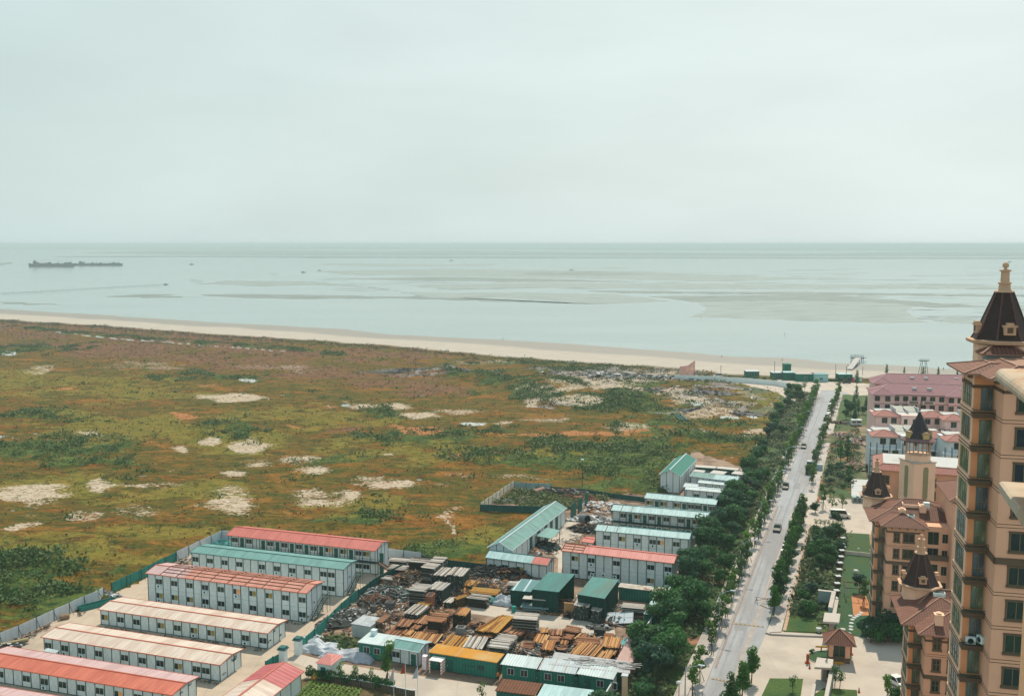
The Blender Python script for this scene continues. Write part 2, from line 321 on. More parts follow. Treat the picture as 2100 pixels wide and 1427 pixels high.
def ground_material():
    m = bpy.data.materials.new('field_soil'); m.use_nodes = True; t = m.node_tree; N = t.nodes; L = t.links; p = N['Principled BSDF']
    p.inputs['Roughness'].default_value = .95; p.inputs['Specular IOR Level'].default_value = .1
    co = N.new('ShaderNodeTexCoord').outputs['Object']
    def noi(s, d=6, sc=(1,1,1), dist=0.):
        mp = N.new('ShaderNodeMapping'); mp.inputs['Scale'].default_value = sc; mp.inputs['Rotation'].default_value = (0, 0, R(20)); L.new(co, mp.inputs[0])
        n = N.new('ShaderNodeTexNoise'); n.inputs['Scale'].default_value = s; n.inputs['Detail'].default_value = d; n.inputs['Roughness'].default_value = .65; n.inputs['Distortion'].default_value = dist
        L.new(mp.outputs[0], n.inputs['Vector']); return n.outputs[0]
    def rng(v, a, b, c=0., d=1.):
        x = N.new('ShaderNodeMapRange')
        for i, q in enumerate((a, b, c, d)): x.inputs[i+1].default_value = q
        L.new(v, x.inputs[0]); return x.outputs[0]
    def mt(op, a, b=None):
        x = N.new('ShaderNodeMath'); x.operation = op
        for i, v in enumerate((a, b)):
            if v is None: continue
            if isinstance(v, (int, float)): x.inputs[i].default_value = v
            else: L.new(v, x.inputs[i])
        return x.outputs[0]
    def mix(f, a, b, mode='MIX'):
        x = N.new('ShaderNodeMix'); x.data_type = 'RGBA'; x.blend_type = mode
        for s, v in ((0, f), (6, a), (7, b)):
            if isinstance(v, (int, float)): x.inputs[s].default_value = v
            elif isinstance(v, tuple): x.inputs[s].default_value = (*v[:3], 1)
            else: L.new(v, x.inputs[s])
        return x.outputs[2]
    def att(n):
        a = N.new('ShaderNodeAttribute'); a.attribute_name = n; s = N.new('ShaderNodeSeparateColor'); L.new(a.outputs['Color'], s.inputs[0]); return s.outputs
    a1, a2, a3 = att('zone_a'), att('zone_b'), att('zone_c')
    big = noi(.022, 7, (1, 1.8, 1), .6); mid = noi(.09, 7, (1, 1.7, 1), .5); fine = noi(.9, 6); ff = noi(3.5, 5)
    n1 = noi(.06, 8, (1, 2.2, 1), .7); n2 = noi(.13, 8, (1, 2.6, 1), .5); n3 = noi(.21, 8, (1, 3., 1), .9); n4 = noi(.038, 8, (1, 2., 1), 1.)
    base = mix(rng(big, .42, .58), SL(155,99,34), SL(136,110,37))
    base = mix(rng(n1, .46, .53), base, SL(111,96,28)); base = mix(rng(n2, .515, .58), base, SL(83,92,29)); base = mix(rng(n3, .575, .64), base, SL(63,75,28))
    base = mix(mt('MULTIPLY', rng(n4, .55, .62), .8), base, SL(176,117,45)); base = mix(mt('MULTIPLY', rng(n3, .37, .31), .8), base, SL(184,134,66)); base = mix(mt('MULTIPLY', rng(n2, .38, .33), .7), base, SL(127,80,32))
    def amount(a, n, k=.55, lo=.42, hi=.62): return mt('MULTIPLY', rng(mt('ADD', mt('MULTIPLY', a, .95), mt('MULTIPLY', mt('SUBTRACT', n, .5), 2.6*k/.55)), lo, hi), rng(a, .02, .12))
    base = mix(amount(a1[2], mid), base, mix(rng(n3, .42, .58), mix(rng(fine, .4, .6), SL(44,80,40), SL(70,100,46)), SL(112,124,52)))
    base = mix(mt('MULTIPLY', amount(a3[1], mid), .8), base, mix(rng(mid, .4, .6), SL(134,132,48), SL(160,138,54)))
    base = mix(amount(a1[1], mid), base, mix(rng(n3, .4, .6), mix(rng(n2, .5, .56), SL(138,92,62), SL(112,96,54)), SL(156,110,74)))
    base = mix(mt('MULTIPLY', amount(a3[0], mid), .9), base, SL(212,140,84))
    base = mix(amount(a2[2], mid), base, mix(rng(ff, .4, .6), SL(128,118,108), SL(206,192,178)))
    dk = rng(fine, .3, .68, .62, 1.28); dk2 = rng(ff, .3, .7, .72, 1.22)
    cc = N.new('ShaderNodeCombineColor')
    d = mt('MULTIPLY', mt('MULTIPLY', dk, dk2), rng(noi(.22, 7, (1, 3.4, 1), .4), .33, .67, .66, 1.26))
    for i in range(3): L.new(d, cc.inputs[i])
    base = mix(1., base, cc.outputs[0], 'MULTIPLY')
    sn = mt('ADD', mt('MULTIPLY', noi(.3, 9, (1, 2.4, 1), .8), .5), mt('MULTIPLY', noi(1.3, 6, (1, 1.6, 1), .3), .5)); sm = amount(a1[0], mt('ADD', mt('MULTIPLY', fine, .25), mt('MULTIPLY', sn, .75)), 1.25, .42, .60)
    tuft = rng(ff, .62, .68)
    base = mix(mt('MULTIPLY', sm, mt('SUBTRACT', 1., mt('MULTIPLY', tuft, .6))), base, mix(rng(fine, .35, .65), SL(206,176,142), SL(240,218,188)))
    small = rng(noi(.35, 8, (1, 2.2, 1)), .665, .70)
    base = mix(mt('MULTIPLY', small, .7), base, SL(226,196,158))
    base = mix(amount(a3[2], fine, .3, .45, .55), base, (.40, .45, .45))
    bch = mix(rng(noi(.06, 6, (1, 5, 1)), .35, .7), SL(214,198,176), SL(232,216,194))
    bch = mix(rng(noi(.25, 6, (.3, 3, 1)), .5, .62), bch, SL(204,186,164))
    bch = mix(a2[1], bch, SL(178,168,152))
    base = mix(a2[0], base, bch)
    L.new(base, p.inputs['Base Color'])
    rgh = mix(a2[1], (.95,.95,.95), (.6,.6,.6)); L.new(rgh, p.inputs['Roughness'])
    b = N.new('ShaderNodeBump'); b.inputs['Strength'].default_value = .9; b.inputs['Distance'].default_value = .5
    inv = mt('SUBTRACT', 1., a2[0]); L.new(mt('MULTIPLY', mt('ADD', mt('MULTIPLY', fine, .7), mt('MULTIPLY', ff, .3)), inv), b.inputs['Height']); L.new(b.outputs[0], p.inputs['Normal'])
    return m
ground = grid_mesh('ground', X, Y, Z, {'zone_a': (sand*.8*land, red*land, green*land), 'zone_b': (beach, wet, grey*land), 'zone_c': (orange*land, olive*land, white*land)}, [ground_material()])
struct(ground); ground['label'] = 'brown and green waste land with sandy patches, sloping to a pale beach'
# ---- water: one sheet to the horizon
def water_material():
    m = bpy.data.materials.new('shallow_water'); m.use_nodes = True; t = m.node_tree; N = t.nodes; L = t.links; p = N['Principled BSDF']
    co = N.new('ShaderNodeTexCoord').outputs['Object']
    def noi(s, sc, d=5):
        mp = N.new('ShaderNodeMapping'); mp.inputs['Scale'].default_value = sc; mp.inputs['Rotation'].default_value = (0, 0, R(12)); L.new(co, mp.inputs[0])
        n = N.new('ShaderNodeTexNoise'); n.inputs['Scale'].default_value = s; n.inputs['Detail'].default_value = d; L.new(mp.outputs[0], n.inputs['Vector']); return n.outputs[0]
    x = N.new('ShaderNodeMapRange'); x.inputs[1].default_value = .35; x.inputs[2].default_value = .65; L.new(noi(.004, (1, 3, 1), 6), x.inputs[0])
    mx = N.new('ShaderNodeMix'); mx.data_type = 'RGBA'; L.new(x.outputs[0], mx.inputs[0])
    mx.inputs[6].default_value = (.205, .27, .272, 1); mx.inputs[7].default_value = (.25, .32, .32, 1)
    L.new(mx.outputs[2], p.inputs['Base Color']); p.inputs['Roughness'].default_value = .16; p.inputs['IOR'].default_value = 1.33
    b = N.new('ShaderNodeBump'); b.inputs['Strength'].default_value = .25; b.inputs['Distance'].default_value = .12; L.new(noi(.35, (1, 2.4, 1), 4), b.inputs['Height']); L.new(b.outputs[0], p.inputs['Normal'])
    return m
mb = MB(); nW = 96; rad = 28000
for ring0, ring1 in ((1e-3, 2500), (2500, rad)):
    for k in range(nW):
        a0, a1_ = 2*math.pi*k/nW, 2*math.pi*(k+1)/nW
        pts = [(ring0*math.cos(a0), ring0*math.sin(a0), -.6), (ring1*math.cos(a0), ring1*math.sin(a0), -.6), (ring1*math.cos(a1_), ring1*math.sin(a1_), -.6), (ring0*math.cos(a1_), ring0*math.sin(a1_), -.6)]
        mb.face(pts)
struct(mb.build('water', [water_material()]))
# ---- mud flats: low banks just above the water
mud = M('wet_mud', (.14, .18, .175), rough=.75, nv=.2, ns=.05, spec=.2, col2=(.20, .25, .245), thr=.5, ns2=.02, soft=.07, aniso=(1, 3.5, 1))
mud2 = M('pale_mud', (.19, .24, .24), rough=.75, nv=.14, ns=.03, spec=.2, col2=(.24, .30, .30), thr=.47, ns2=.015, soft=.06, aniso=(1, 4, 1))
def flat(poly_px, mat, h=.12, zb=-.6, label=None, nm='mud_flat'):
    pts = [G(x, y, zb) for x, y in poly_px]; n = len(pts)
    # subdivide and jitter the outline
    o = []
    for i in range(n):
        a, b = pts[i], pts[(i+1) % n]; L_ = (b-a).length; k = max(3, min(26, int(L_/14)))
        for j in range(k):
            q = a.lerp(b, j/k); jj = min(L_/k*.5, 9)*rnd.uniform(-1, 1); q += Vector((jj*.8, jj, 0)); o.append(q)
    mb = MB(); c = sum(o, Vector())/len(o)
    i0 = len(mb.v); mb.v += [(q.x, q.y, zb-.05) for q in o]; m_ = len(o)
    mb.v += [tuple((q.lerp(c, .03)).to_2d())+(zb+h,) for q in o]
    for k in range(m_):
        j = (k+1) % m_; mb.f.append((i0+k, i0+j, i0+m_+j, i0+m_+k)); mb.m.append(0)
    mb.f.append(tuple(range(i0+m_, i0+2*m_))); mb.m.append(0)
    ob = mb.build(nm, [mat]); struct(ob)
    return ob
FL = [([(215,608),(300,603),(370,604),(330,607),(420,610),(300,611)], mud), ([(400,604),(520,603),(700,606),(830,609),(860,606),(1000,614),(1230,624),(960,616),(820,612),(600,613),(420,608)], mud),
 ([(405,582),(470,575),(640,577),(760,588),(830,600),(1050,601),(1270,604),(1380,618),(1250,624),(1060,612),(900,612),(750,588),(640,584),(520,587)], mud2),
 ([(0,619),(60,622),(120,623),(124,625),(60,625),(0,622)], mud), ([(690,540),(900,543),(1030,541),(1000,545),(800,547),(640,543)], mud2),
 ([(640,556),(900,552),(1300,556),(1500,565),(1700,572),(1500,578),(1200,572),(900,566),(700,562)], mud2), ([(830,585),(1100,580),(1500,582),(1980,585),(2300,590),(2300,594),(1900,592),(1400,593),(1100,590),(900,594)], mud2),
 ([(1413,650),(1440,640),(1450,632),(1420,614),(1600,612),(1760,618),(1880,624),(1860,640),(1905,662),(1800,661),(1600,656),(1480,652)], mud2),
 ([(1330,608),(1500,606),(1700,604),(1850,616),(2060,632),(1900,630),(1800,620),(1600,616),(1430,620),(1380,614)], mud), ([(1905,655),(1960,652),(2060,660),(2020,664),(1950,661)], mud2),
 ([(1050,560),(1200,557),(1350,562),(1250,566),(1100,565)], mud), ([(0,540),(20,538),(27,540),(10,543),(0,544)], mud),([(1200,596),(1400,598),(1700,600),(2200,606),(2200,609),(1600,604),(1250,600)], mud), ([(700,572),(900,568),(1120,572),(1320,578),(1100,578),(880,576)], mud)]
for i_, (pg, mt_) in enumerate(FL): flat(pg, mt_, h=.10+.013*i_)
# far low shores
fs = M('far_shore', SL(132,148,140), nv=.2, ns=.01, col2=SL(150,164,156), thr=.5, ns2=.004, aniso=(1, 5, 1))
flat([(100,527),(300,527),(600,529),(1200,530),(2400,532),(3000,531),(3000,528.5),(2000,528.5),(1200,527),(700,526),(300,525)], fs, 2., nm='far_shore')
flat([(160,519),(400,523),(640,524),(1000,524),(1500,525.5),(2200,526),(3000,525),(3000,519),(1900,517),(1700,521),(1200,518),(900,514),(760,517),(500,513),(300,514)], fs, 3., nm='far_shore')
flat([(-400,512),(0,511),(300,512),(520,511.5),(1000,512),(1500,514),(2200,515),(3000,515),(3000,507),(2000,506.5),(1300,506),(600,506),(0,507),(-500,507)], fs, 5., nm='far_shore')
rf_ = random.Random(77); pbs = MB()
for i in range(150):   # thin wet streaks of silt across the shallows
    y = rf_.choice((rf_.uniform(548, 600), rf_.uniform(560, 592), rf_.uniform(600, 655))); x = rf_.uniform(620, 2150) if y < 604 else rf_.uniform(1380, 2100); l_ = rf_.uniform(30, 190); h_ = rf_.uniform(.4, 1.3)*(y-500)/90
    if y > 604 and (y > 655 or x < 1420): continue
    top_, bot_ = [], []
    for k in range(9): t_ = k/8; w_ = h_*math.sin(math.pi*t_)*rf_.uniform(.4, 1)+.03; yy = y+rf_.uniform(-.25, .25)*h_; top_.append(G(x+l_*t_, yy-w_/2, -.575+.0006*i)); bot_.append(G(x+l_*t_, yy+w_/2, -.575+.0006*i))
    for k in range(8): pbs.face([bot_[k], bot_[k+1], top_[k+1], top_[k]])
struct(pbs.build('silt_streaks', [M('silt', (.15, .18, .17), rough=.8, spec=.15, nv=.15, ns=.05)]))
# ---- sheets over the built ground
def sheet(nm, px, mat, z, world=False, label=None):
    pts = [p if world else G(p[0], p[1]) for p in px]
    mb = MB(); mb.prism([(p[0], p[1]) for p in pts], z-.3, z, bottom=False); o = mb.build(nm, [mat]); struct(o)
    if label: o['label'] = label
    return o
conc = M('concrete_slab', SL(226,200,170), rough=.9, nv=.10, ns=.35, col2=SL(205,182,156), thr=.56, ns2=.12, bump=.15, stripe=[(0, 5.5, .008, SL(176,156,132)), (1, 6.3, .007, SL(176,156,132))])
conc2 = M('pale_concrete', SL(228,208,184), rough=.9, nv=.08, ns=.2, col2=SL(212,194,172), thr=.55, ns2=.08, stripe=[(0, 9, .006, SL(190,172,150))])
dirt = M('yard_dirt', SL(182,148,120), nv=.28, ns=.5, col2=SL(140,110,86), thr=.5, ns2=.15, bump=.4)
asph = M('road_asphalt', SL(196,194,190), rough=.92, nv=.09, ns=.5, col2=SL(180,174,168), thr=.55, ns2=.05, stripe=[(0, 6.1, .012, SL(164,156,150)), (1, 3.49, .018, SL(170,164,158))], aniso=(.35, 1.6, 1))
pave = M('pavement_slabs', SL(222,206,188), nv=.12, ns=.5, col2=SL(198,182,168), thr=.55, ns2=.1)
pinkp = M('pavement_edge', SL(222,182,148), nv=.12, ns=.5)
kerbm = M('kerb_stone', SL(214,198,182), nv=.08)
def grassmat(n, c1, c2, ns=.6): return M(n, c1, nv=.3, ns=2.2, col2=c2, thr=.5, ns2=ns, bump=.8, bs=3, soft=.12)
lawn = grassmat('lawn_grass', SL(50,92,36), SL(80,108,38), .12)
rough_g = grassmat('belt_undergrowth', SL(38,88,34), SL(88,106,36), .15)
lawn2 = grassmat('mown_lawn', SL(36,94,58), SL(72,98,40), .09)
orangeg = M('dug_soil', SL(190,112,66), nv=.25, ns=.8, col2=SL(70,98,44), thr=.45, ns2=.12, soft=.05)
sheet('estate_ground', [(1380,772),(1640,800),(1760,784),(2300,806),(2700,1500),(1300,1500),(1330,1270)], M('estate_earth', SL(176,148,116), nv=.2, ns=.4, col2=SL(84,100,50), thr=.5, ns2=.07), -.04)
sheet('yard_ground', [(735,1226),(672,1285),(612,1345),(640,1375),(1060,1440),(1200,1500),(1290,1380),(1330,1310),(1400,1180),(1470,1065),(1540,950),(1440,926),(1385,930),(1350,990),(1240,1014),(1100,990),(985,1034),(1113,1046),(1000,1128),(985,1168),(796,1142),(735,1226)][:-1], dirt, -.02)
sheet('concrete_yard', [(-400,1560),(-400,1440),(0,1322),(38.6,1307),(111,1273),(203,1230),(290,1190),(362,1151),(455,1104),(800,1143),(796,1172),(735,1226),(672,1285),(611,1345),(640,1371),(600,1560)], conc, 0.0)
sheet('service_road', [(585,1352),(612,1340),(660,1352),(760,1371),(880,1388),(1030,1408),(1120,1420),(1200,1520),(860,1520),(845,1418),(760,1396),(690,1381),(640,1371)], conc2, .01)
sheet('yard_lane', [(960,1241),(1000,1240),(1140,1262),(1200,1272),(1260,1288),(1262,1300),(1180,1296),(1105,1285),(1040,1270),(1000,1262),(940,1254)], conc2, .005)
sheet('works_lane', [(1113,1120),(1170,1060),(1190,1065),(1200,1090),(1160,1125),(1150,1180),(1143,1180),(1145,1145)], conc2, .005)
sheet('belt_ground', [RD(-60,-13.2),RD(-60,-4),RD(340,-4),RD(343,-18),RD(150,-13.2)], rough_g, 0.0, True)
sheet('left_pavement', [RD(-60,-4),RD(-60,0),RD(352,0),RD(352,-4)], pave, .13, True)
rb_ = MB(); rb_.prism([(-60,-7),(395,-7),(395,0),(-60,0)], -.3, 0, bottom=False); ro_ = struct(rb_.build('road', [asph])); ro_.location = RO; ro_.rotation_euler = (0, 0, RA)

soilp = M('bare_brown_soil', SL(186,130,92), nv=.25, ns=.8, col2=SL(140,104,78), thr=.5, ns2=.3)
sheet('soil_patch', [(1392,1303),(1415,1301),(1442,1306),(1444,1320),(1420,1322),(1396,1317)], soilp, .02)
sheet('soil_patch', [(1430,1180),(1460,1176),(1490,1182),(1500,1196),(1470,1198),(1436,1192)], soilp, .02)
# ================================================================ prefab barracks
wpan = M('sandwich_panel', SH(170,180,178), rough=.6, nv=.08, ns=.5, stripe=[(2, .95, .025, SH(136,148,146))], col2=SH(160,170,166), thr=.54, ns2=.45, soft=.14, aniso=(1.5, 1.5, .4))
gpost = M('green_frame_steel', SH(24,66,64), rough=.5, nv=.2)
brace = M('grey_brace', SH(138,150,146), nv=.1)
winf = M('window_alloy', SH(166,182,180), rough=.4)
glass = M('dark_glass', (.008,.024,.022), rough=.15, spec=.35, nv=.4, ns=.8, ov=.5)
curt = M('orange_curtain', SH(200,140,84), nv=.3, ns=2)
curt2 = M('yellow_curtain', SH(126,110,50), nv=.3, ns=2)
doorm = M('dark_green_door', SH(18,72,62), nv=.2, rough=.6)
rust = M('rusty_steel', SL(140,88,58), nv=.3, ns=3)
dsteel = M('dark_steel', SH(40,60,58), nv=.2)
def roofmat(n, c, seam, per=.9, wd=.05, c2=None, nv=.12): return M(n, c, rough=.6, spec=.25, nv=nv, ns=.9, col2=tuple(v*.86 for v in (c2 or c)), thr=.53, ns2=.5, soft=.1, aniso=(1.6, .25, 1), stripe=[(0, per, wd, seam)])
rf_red = roofmat('red_sheet', SF(222,122,96), SF(186,90,70), .9, .06, SF(214,112,88))
rf_pink = roofmat('faded_pink_sheet', SL(236,196,188), SL(206,150,140), .9, .07, SL(232,188,178))
rf_salmon = roofmat('salmon_sheet', SF(222,128,114), SF(196,98,90), .45, .2, SF(214,118,106))
rf_cream = roofmat('cream_sheet', SF(232,212,192), SF(206,164,142), .9, .06, SF(226,196,174))
rf_peach = roofmat('peach_sheet', SF(226,160,138), SF(204,130,110), .45, .2, SF(222,146,124))
rf_rose = roofmat('rose_sheet', SF(228,148,136), SF(206,116,108), .45, .2, SF(224,136,126))
rf_teal = roofmat('teal_sheet', SF(126,172,162), SF(92,142,134), .5, .2, SF(112,158,150))
rf_teal2 = roofmat('blue_green_sheet', SF(118,164,154), SF(90,132,124), .9, .08, SF(106,152,142))
rf_green = roofmat('deep_green_sheet', SF(40,132,112), SF(28,108,92), .5, .12, SF(60,140,122))
rf_ice = roofmat('pale_blue_sheet', SF(182,212,208), SF(140,176,172), .9, .07, SF(170,202,198))
rf_white = roofmat('white_sheet', SF(218,228,222), SF(178,192,188), .45, .16, SF(206,216,212))
rf_crim = roofmat('crimson_sheet', SF(196,100,100), SF(230,140,134), .9, .12, SF(196,82,84))
trim_o = M('orange_trim', SL(214,108,76), nv=.1); trim_g = M('green_trim', SL(60,120,112), nv=.1); trim_w = M('white_trim', SL(226,236,232), nv=.05)
def eave(pxl, pxr, ze):
    a, b = G(*pxl, ze), G(*pxr, ze); d = b-a; return a, d.length, math.atan2(d.y, d.x)
def window_bm(w=1.6, h=1.1, mat_r=glass, panes=2):
    mb = MB()
    mb.box(0, w, -.03, .04, 0, h, 0)
    pw = (w-.06)/panes
    for i in range(panes): mb.box(.03+i*pw+.03, .03+(i+1)*pw-.03, -.045, -.031, .05, h-.05, 1 if i < panes-1 or mat_r is glass else 2)
    return mb
def add_window(par, x, z, y=0., w=1.6, h=1.1, kind=0, nm='window'):
    key = ('win', w, h, kind); 
    if key not in MATS:
        mr_ = (glass, curt, curt2)[kind]; MATS[key] = window_bm(w, h, mr_).mesh('window', [winf, glass, mr_])
    o = bpy.data.objects.new(nm, MATS[key]); COL.objects.link(o); o.parent = par; o.location = (x, y, z); return o
def add_door(par, x, z, y=0., w=.9, h=2.05, mat=None, nm='door'):
    key = ('door', w, h, (mat or doorm).name)
    if key not in MATS:
        mb = MB(); mb.box(0, w, -.05, .03, 0, h, 0); mb.box(.04, .1, -.07, -.051, h*.45, h*.55, 1); MATS[key] = mb.mesh('door', [mat or doorm, winf])
    o = bpy.data.objects.new(nm, MATS[key]); COL.objects.link(o); o.parent = par; o.location = (x, y, z); return o
def gable_roof(par, L, D, ze, rise, segs, trim, ridge=True, o=0., t=.07, purlins=None, yr=None, nm='roof'):
    """segs: list of (x0,x1,front mat,back mat); eaves at y=0 and y=D"""
    mats = []; mb = MB(); yr = D*.5 if yr is None else yr
    def mi(m):
        if m not in mats: mats.append(m)
        return mats.index(m)
    for x0, x1, mf, mk in segs:
        a, b = mi(mf), mi(mk); zr = ze+rise
        mb.face([(x0,0,ze),(x1,0,ze),(x1,yr,zr),(x0,yr,zr)], a); mb.face([(x0,yr,zr),(x1,yr,zr),(x1,D,ze),(x0,D,ze)], b)
        mb.face([(x0,0,ze-t),(x0,yr,zr-t),(x1,yr,zr-t),(x1,0,ze-t)], a); mb.face([(x0,yr,zr-t),(x0,D,ze-t),(x1,D,ze-t),(x1,yr,zr-t)], b)
    c = mi(trim); e = .03
    mb.bar((0-e,-.02,ze-.03), (L+e,-.02,ze-.03), .12, c); mb.bar((-e,D+.02,ze-.03), (L+e,D+.02,ze-.03), .12, c)
    for x in (-.02, L+.02):
        mb.bar((x,0,ze-.02), (x,yr,ze+rise-.02), .10, c); mb.bar((x,yr,ze+rise-.02), (x,D,ze-.02), .10, c)
    if ridge: mb.bar((-.02,yr,ze+rise+.02), (L+.02,yr,ze+rise+.02), .28, c, .07)
    if purlins:
        k = mi(rust); nx, ny, xa, xb = purlins
        for i in range(nx+1):
            x = xa+(xb-xa)*i/nx; mb.bar((x,.02,ze+.05), (x,yr,ze+rise+.05), .1, k); mb.bar((x,yr,ze+rise+.05), (x,D,ze+.05), .1, k)
        for j in range(1, ny):
            y = D*j/ny; z = ze+rise*(1-abs(y-yr)/(yr if y < yr else D-yr))+.06; mb.bar((xa,y,z), (xb,y,z), .09, k)
    return mb.build(nm, mats, par)
def stair(par, x0, z0, x1, z1, y0, y1, nm='staircase', mat=None):
    """stringers + treads going down from (x0,z0) to (x1,z1) across y0..y1 (y = width direction if vertical is along x)"""
    mb = MB(); n = max(6, int(abs(z0-z1)/.24))
    for y in (y0, y1): mb.bar((x0,y,z0), (x1,y,z1), .07, 0, .22); mb.bar((x0,y,z0+.9), (x1,y,z1+.9), .05, 0)
    for i in range(n+1):
        t = i/n; x = x0+(x1-x0)*t; z = z0+(z1-z0)*t; mb.box(x-.12, x+.12, y0, y1, z-.02, z+.02, 0)
        if i % 3 == 0:
            for y in (y0, y1): mb.bar((x,y,z), (x,y,z+.9), .04, 0)
    return mb.build(nm, [mat or dsteel], par)
def prefab(label, pl, pr, ze, D, segs, trim=trim_o, wins=(), doors=(), o=.45, rise=None, gallery=False, name='prefab_barrack', group='prefabricated barracks', purlins=None, stair_r=False, ac=(), base=0., post=1.82, floors=None, endwin=()):
    a, L, rz = eave(pl, pr, ze); t = thing(name, label, 'barrack', (a.x, a.y, base), rz, group); rise = D*.16 if rise is None else rise
    if callable(segs): segs = segs(L)
    fl = floors or (2 if ze > 4.5 else 1); fh = (ze-.15)/fl
    xa, xb = .25, L-.35; yf = o+(1.35 if gallery else 0); yb = D-o; zt = ze+rise
    W = MB()
    W.box(xa, xb, yf, yb, 0, ze+rise*o/(D/2)-.05 if not gallery else ze-.02, 0)
    for x in (xa, xb): # gable ends
        yy = [yf, D/2, yb]; zz = [ze-.1, ze+rise-.12, ze-.1]
        q = [(x, yf, ze-.3), (x, yf, ze+rise*yf/(D/2)-.1), (x, D/2, ze+rise-.1), (x, yb, ze+rise*(D-yb)/(D/2)-.1), (x, yb, ze-.3)]
        W.face(q if x == xb else q[::-1], 0)
    n = max(2, round((xb-xa)/post)); pw = (xb-xa)/n
    for i in range(n+1):
        x = xa+i*pw; W.box(x-.08, x+.08, yf-.035, yf+.02, 0, ze-.02, 1); W.box(x-.05, x+.05, yb-.02, yb+.035, 0, ze-.02, 1)
        if i < n and wins is not None and not gallery:
            for f in range(fl):
                if (i not in wins) and (i+1) % 1 == 0:
                    z0, z1 = f*fh+.15, (f+1)*fh-.1
                    W.bar((x+.1, yf-.012, z0), (x+pw-.1, yf-.012, z1), .022, 2); W.bar((x+.1, yf-.012, z1), (x+pw-.1, yf-.012, z0), .022, 2)
    m = 3
    for i in range(m+1):
        y = yf+(yb-yf)*i/m; W.box(xb-.02, xb+.035, y-.07, y+.07, 0, ze+rise*(1-abs(y-D/2)/(D/2))-.1, 1); W.box(xa-.035, xa+.02, y-.05, y+.05, 0, ze-.05, 1)
    W.box(xa, xb, yf-.03, yf+.01, 0, .12, 1); W.box(xa, xb, yf-.03, yf+.01, ze-.22, ze-.08, 1)
    if fl == 2: W.box(xa, xb, yf-.028, yf+.01, fh-.04, fh+.04, 2)
    if gallery:
        for i in range(0, n+1, 2):
            x = xa+i*pw; W.bar((x, o+.05, 0), (x, o+.05, ze), .09, 1)
    W.build('wall', [wpan, gpost, brace], t)
    gable_roof(t, L, D, ze, rise, segs, trim, purlins=purlins)
    if gallery:
        s = MB(); s.box(xa, xb, o, yf, fh-.12, fh, 0); s.build('walkway', [dsteel], t)
        rl = MB()
        for z in (fh+.45, fh+.95): rl.bar((xa, o+.03, z), (xb, o+.03, z), .045)
        for i in range(2*n+1): x = xa+i*pw/2; rl.bar((x, o+.03, fh), (x, o+.03, fh+.95), .035)
        rl.build('railing', [dsteel], t)
    for i in wins or ():
        for f in range(fl):
            if rnd.random() < .22 and not gallery: ac = list(ac)+[(xa+i*pw+.5, f*fh+.3)]
            k = 0; q = rnd.random()
            if q < .06: k = 1
            elif q < .2: k = 2
            add_window(t, xa+i*pw+(pw-1.6)/2, f*fh+.95, yf-.035, kind=k)
    for i in doors:
        for f in range(fl): add_door(t, xa+i*pw+(pw-.95)/2, f*fh+.02, yf-.02, .95, 2.05)
    for (x, z) in ac:
        b = MB(); b.box(0, .85, -.32, 0, 0, .6, 0); b.lathe([(.22, 0), (.22, .02)], 10, (0, 0), 1); 
        b.v = [(v if i < 8 else (v[0]+.42, -.325-v[2], v[1]+.3)) for i, v in enumerate(b.v)]
        q = b.build('air_conditioner', [winf, glass], t); q.location = (x, yf-.03, z)
    if stair_r:
        yc = (yf+yb)/2; s = MB()
        # stair runs along the end wall from the rear landing to the front
        n_ = 12; z1 = fh; y1 = yb-.2; y0 = yf+1.0; xs = (xb+.25, xb+1.15)
        s.box(xb+.05, xb+1.3, y1, y1+1.3, z1-.08, z1, 0)
        for x in xs:
            s.bar((x, y1, z1), (x, y0, .05), .06, 0, .2); s.bar((x, y1, z1+.9), (x, y0, .95), .05)
        for i in range(n_+1):
            q = i/n_; y = y1+(y0-y1)*q; z = z1+(.05-z1)*q; s.box(xs[0], xs[1], y-.13, y+.13, z-.02, z+.02, 0)
            if i % 3 == 0: s.bar((xs[1], y, z), (xs[1], y, z+.9), .04)
        for y in (y1+.1, y1+1.2): s.bar((xs[1], y, 0), (xs[1], y, z1+.9), .06); s.bar((xs[0], y, 0), (xs[0], y, z1), .06)
        s.bar((xs[1], y1, z1+.9), (xs[1], y1+1.3, z1+.9), .05)
        s.build('staircase', [dsteel], t)
    # end-wall sign marks: small dark stencilled strokes
    return t, L, rz, xb, yf, yb, ze, pw
def scrawl(t, xb, ys, zs, n=10, s=.5, seed=1):
    r = random.Random(seed); b = MB()
    for i in range(n):
        y = ys+r.uniform(0, s*2.2); z = zs+r.uniform(-s*.4, s*.4); b.bar((xb+.045, y, z), (xb+.045, y+r.uniform(.05, .3), z+r.uniform(-.15, .2)), .05)
    return b.build('painted_mark', [dsteel], t)
ev = lambda n, *miss: [i for i in range(n) if i % 2 == 0 and i not in miss]
B1 = prefab('long single-storey barrack with bright red front slope and faded pink rear slope at bottom left', (-52,1358), (353,1425), 3.0, 6.9, lambda L: [(0, L, rf_red, rf_pink)], wins=[0,2,5,7,9,11,13,15,17,19], rise=.45)
scrawl(B1[0], B1[3], 2.2, 2.2, 8, .4, 1); scrawl(B1[0], B1[3], 4.2, 2.4, 10, .4, 2)
B0 = prefab('barrack of which only a sliver of pink roof shows in the bottom left corner', (-140,1436), (140,1484), 3.0, 6.9, lambda L: [(0, L, rf_pink, rf_pink)], wins=[1,3,5,8,10,12], rise=.45)
B5 = prefab('single-storey barrack with cream roof and scribbled end wall, second row from the bottom left', (83.6,1305.7), (451,1363.3), 3.05, 6.9, lambda L: [(0, L, rf_cream, rf_cream)], wins=[0,2,4,6,9,11,13,15,17,18], rise=.45)
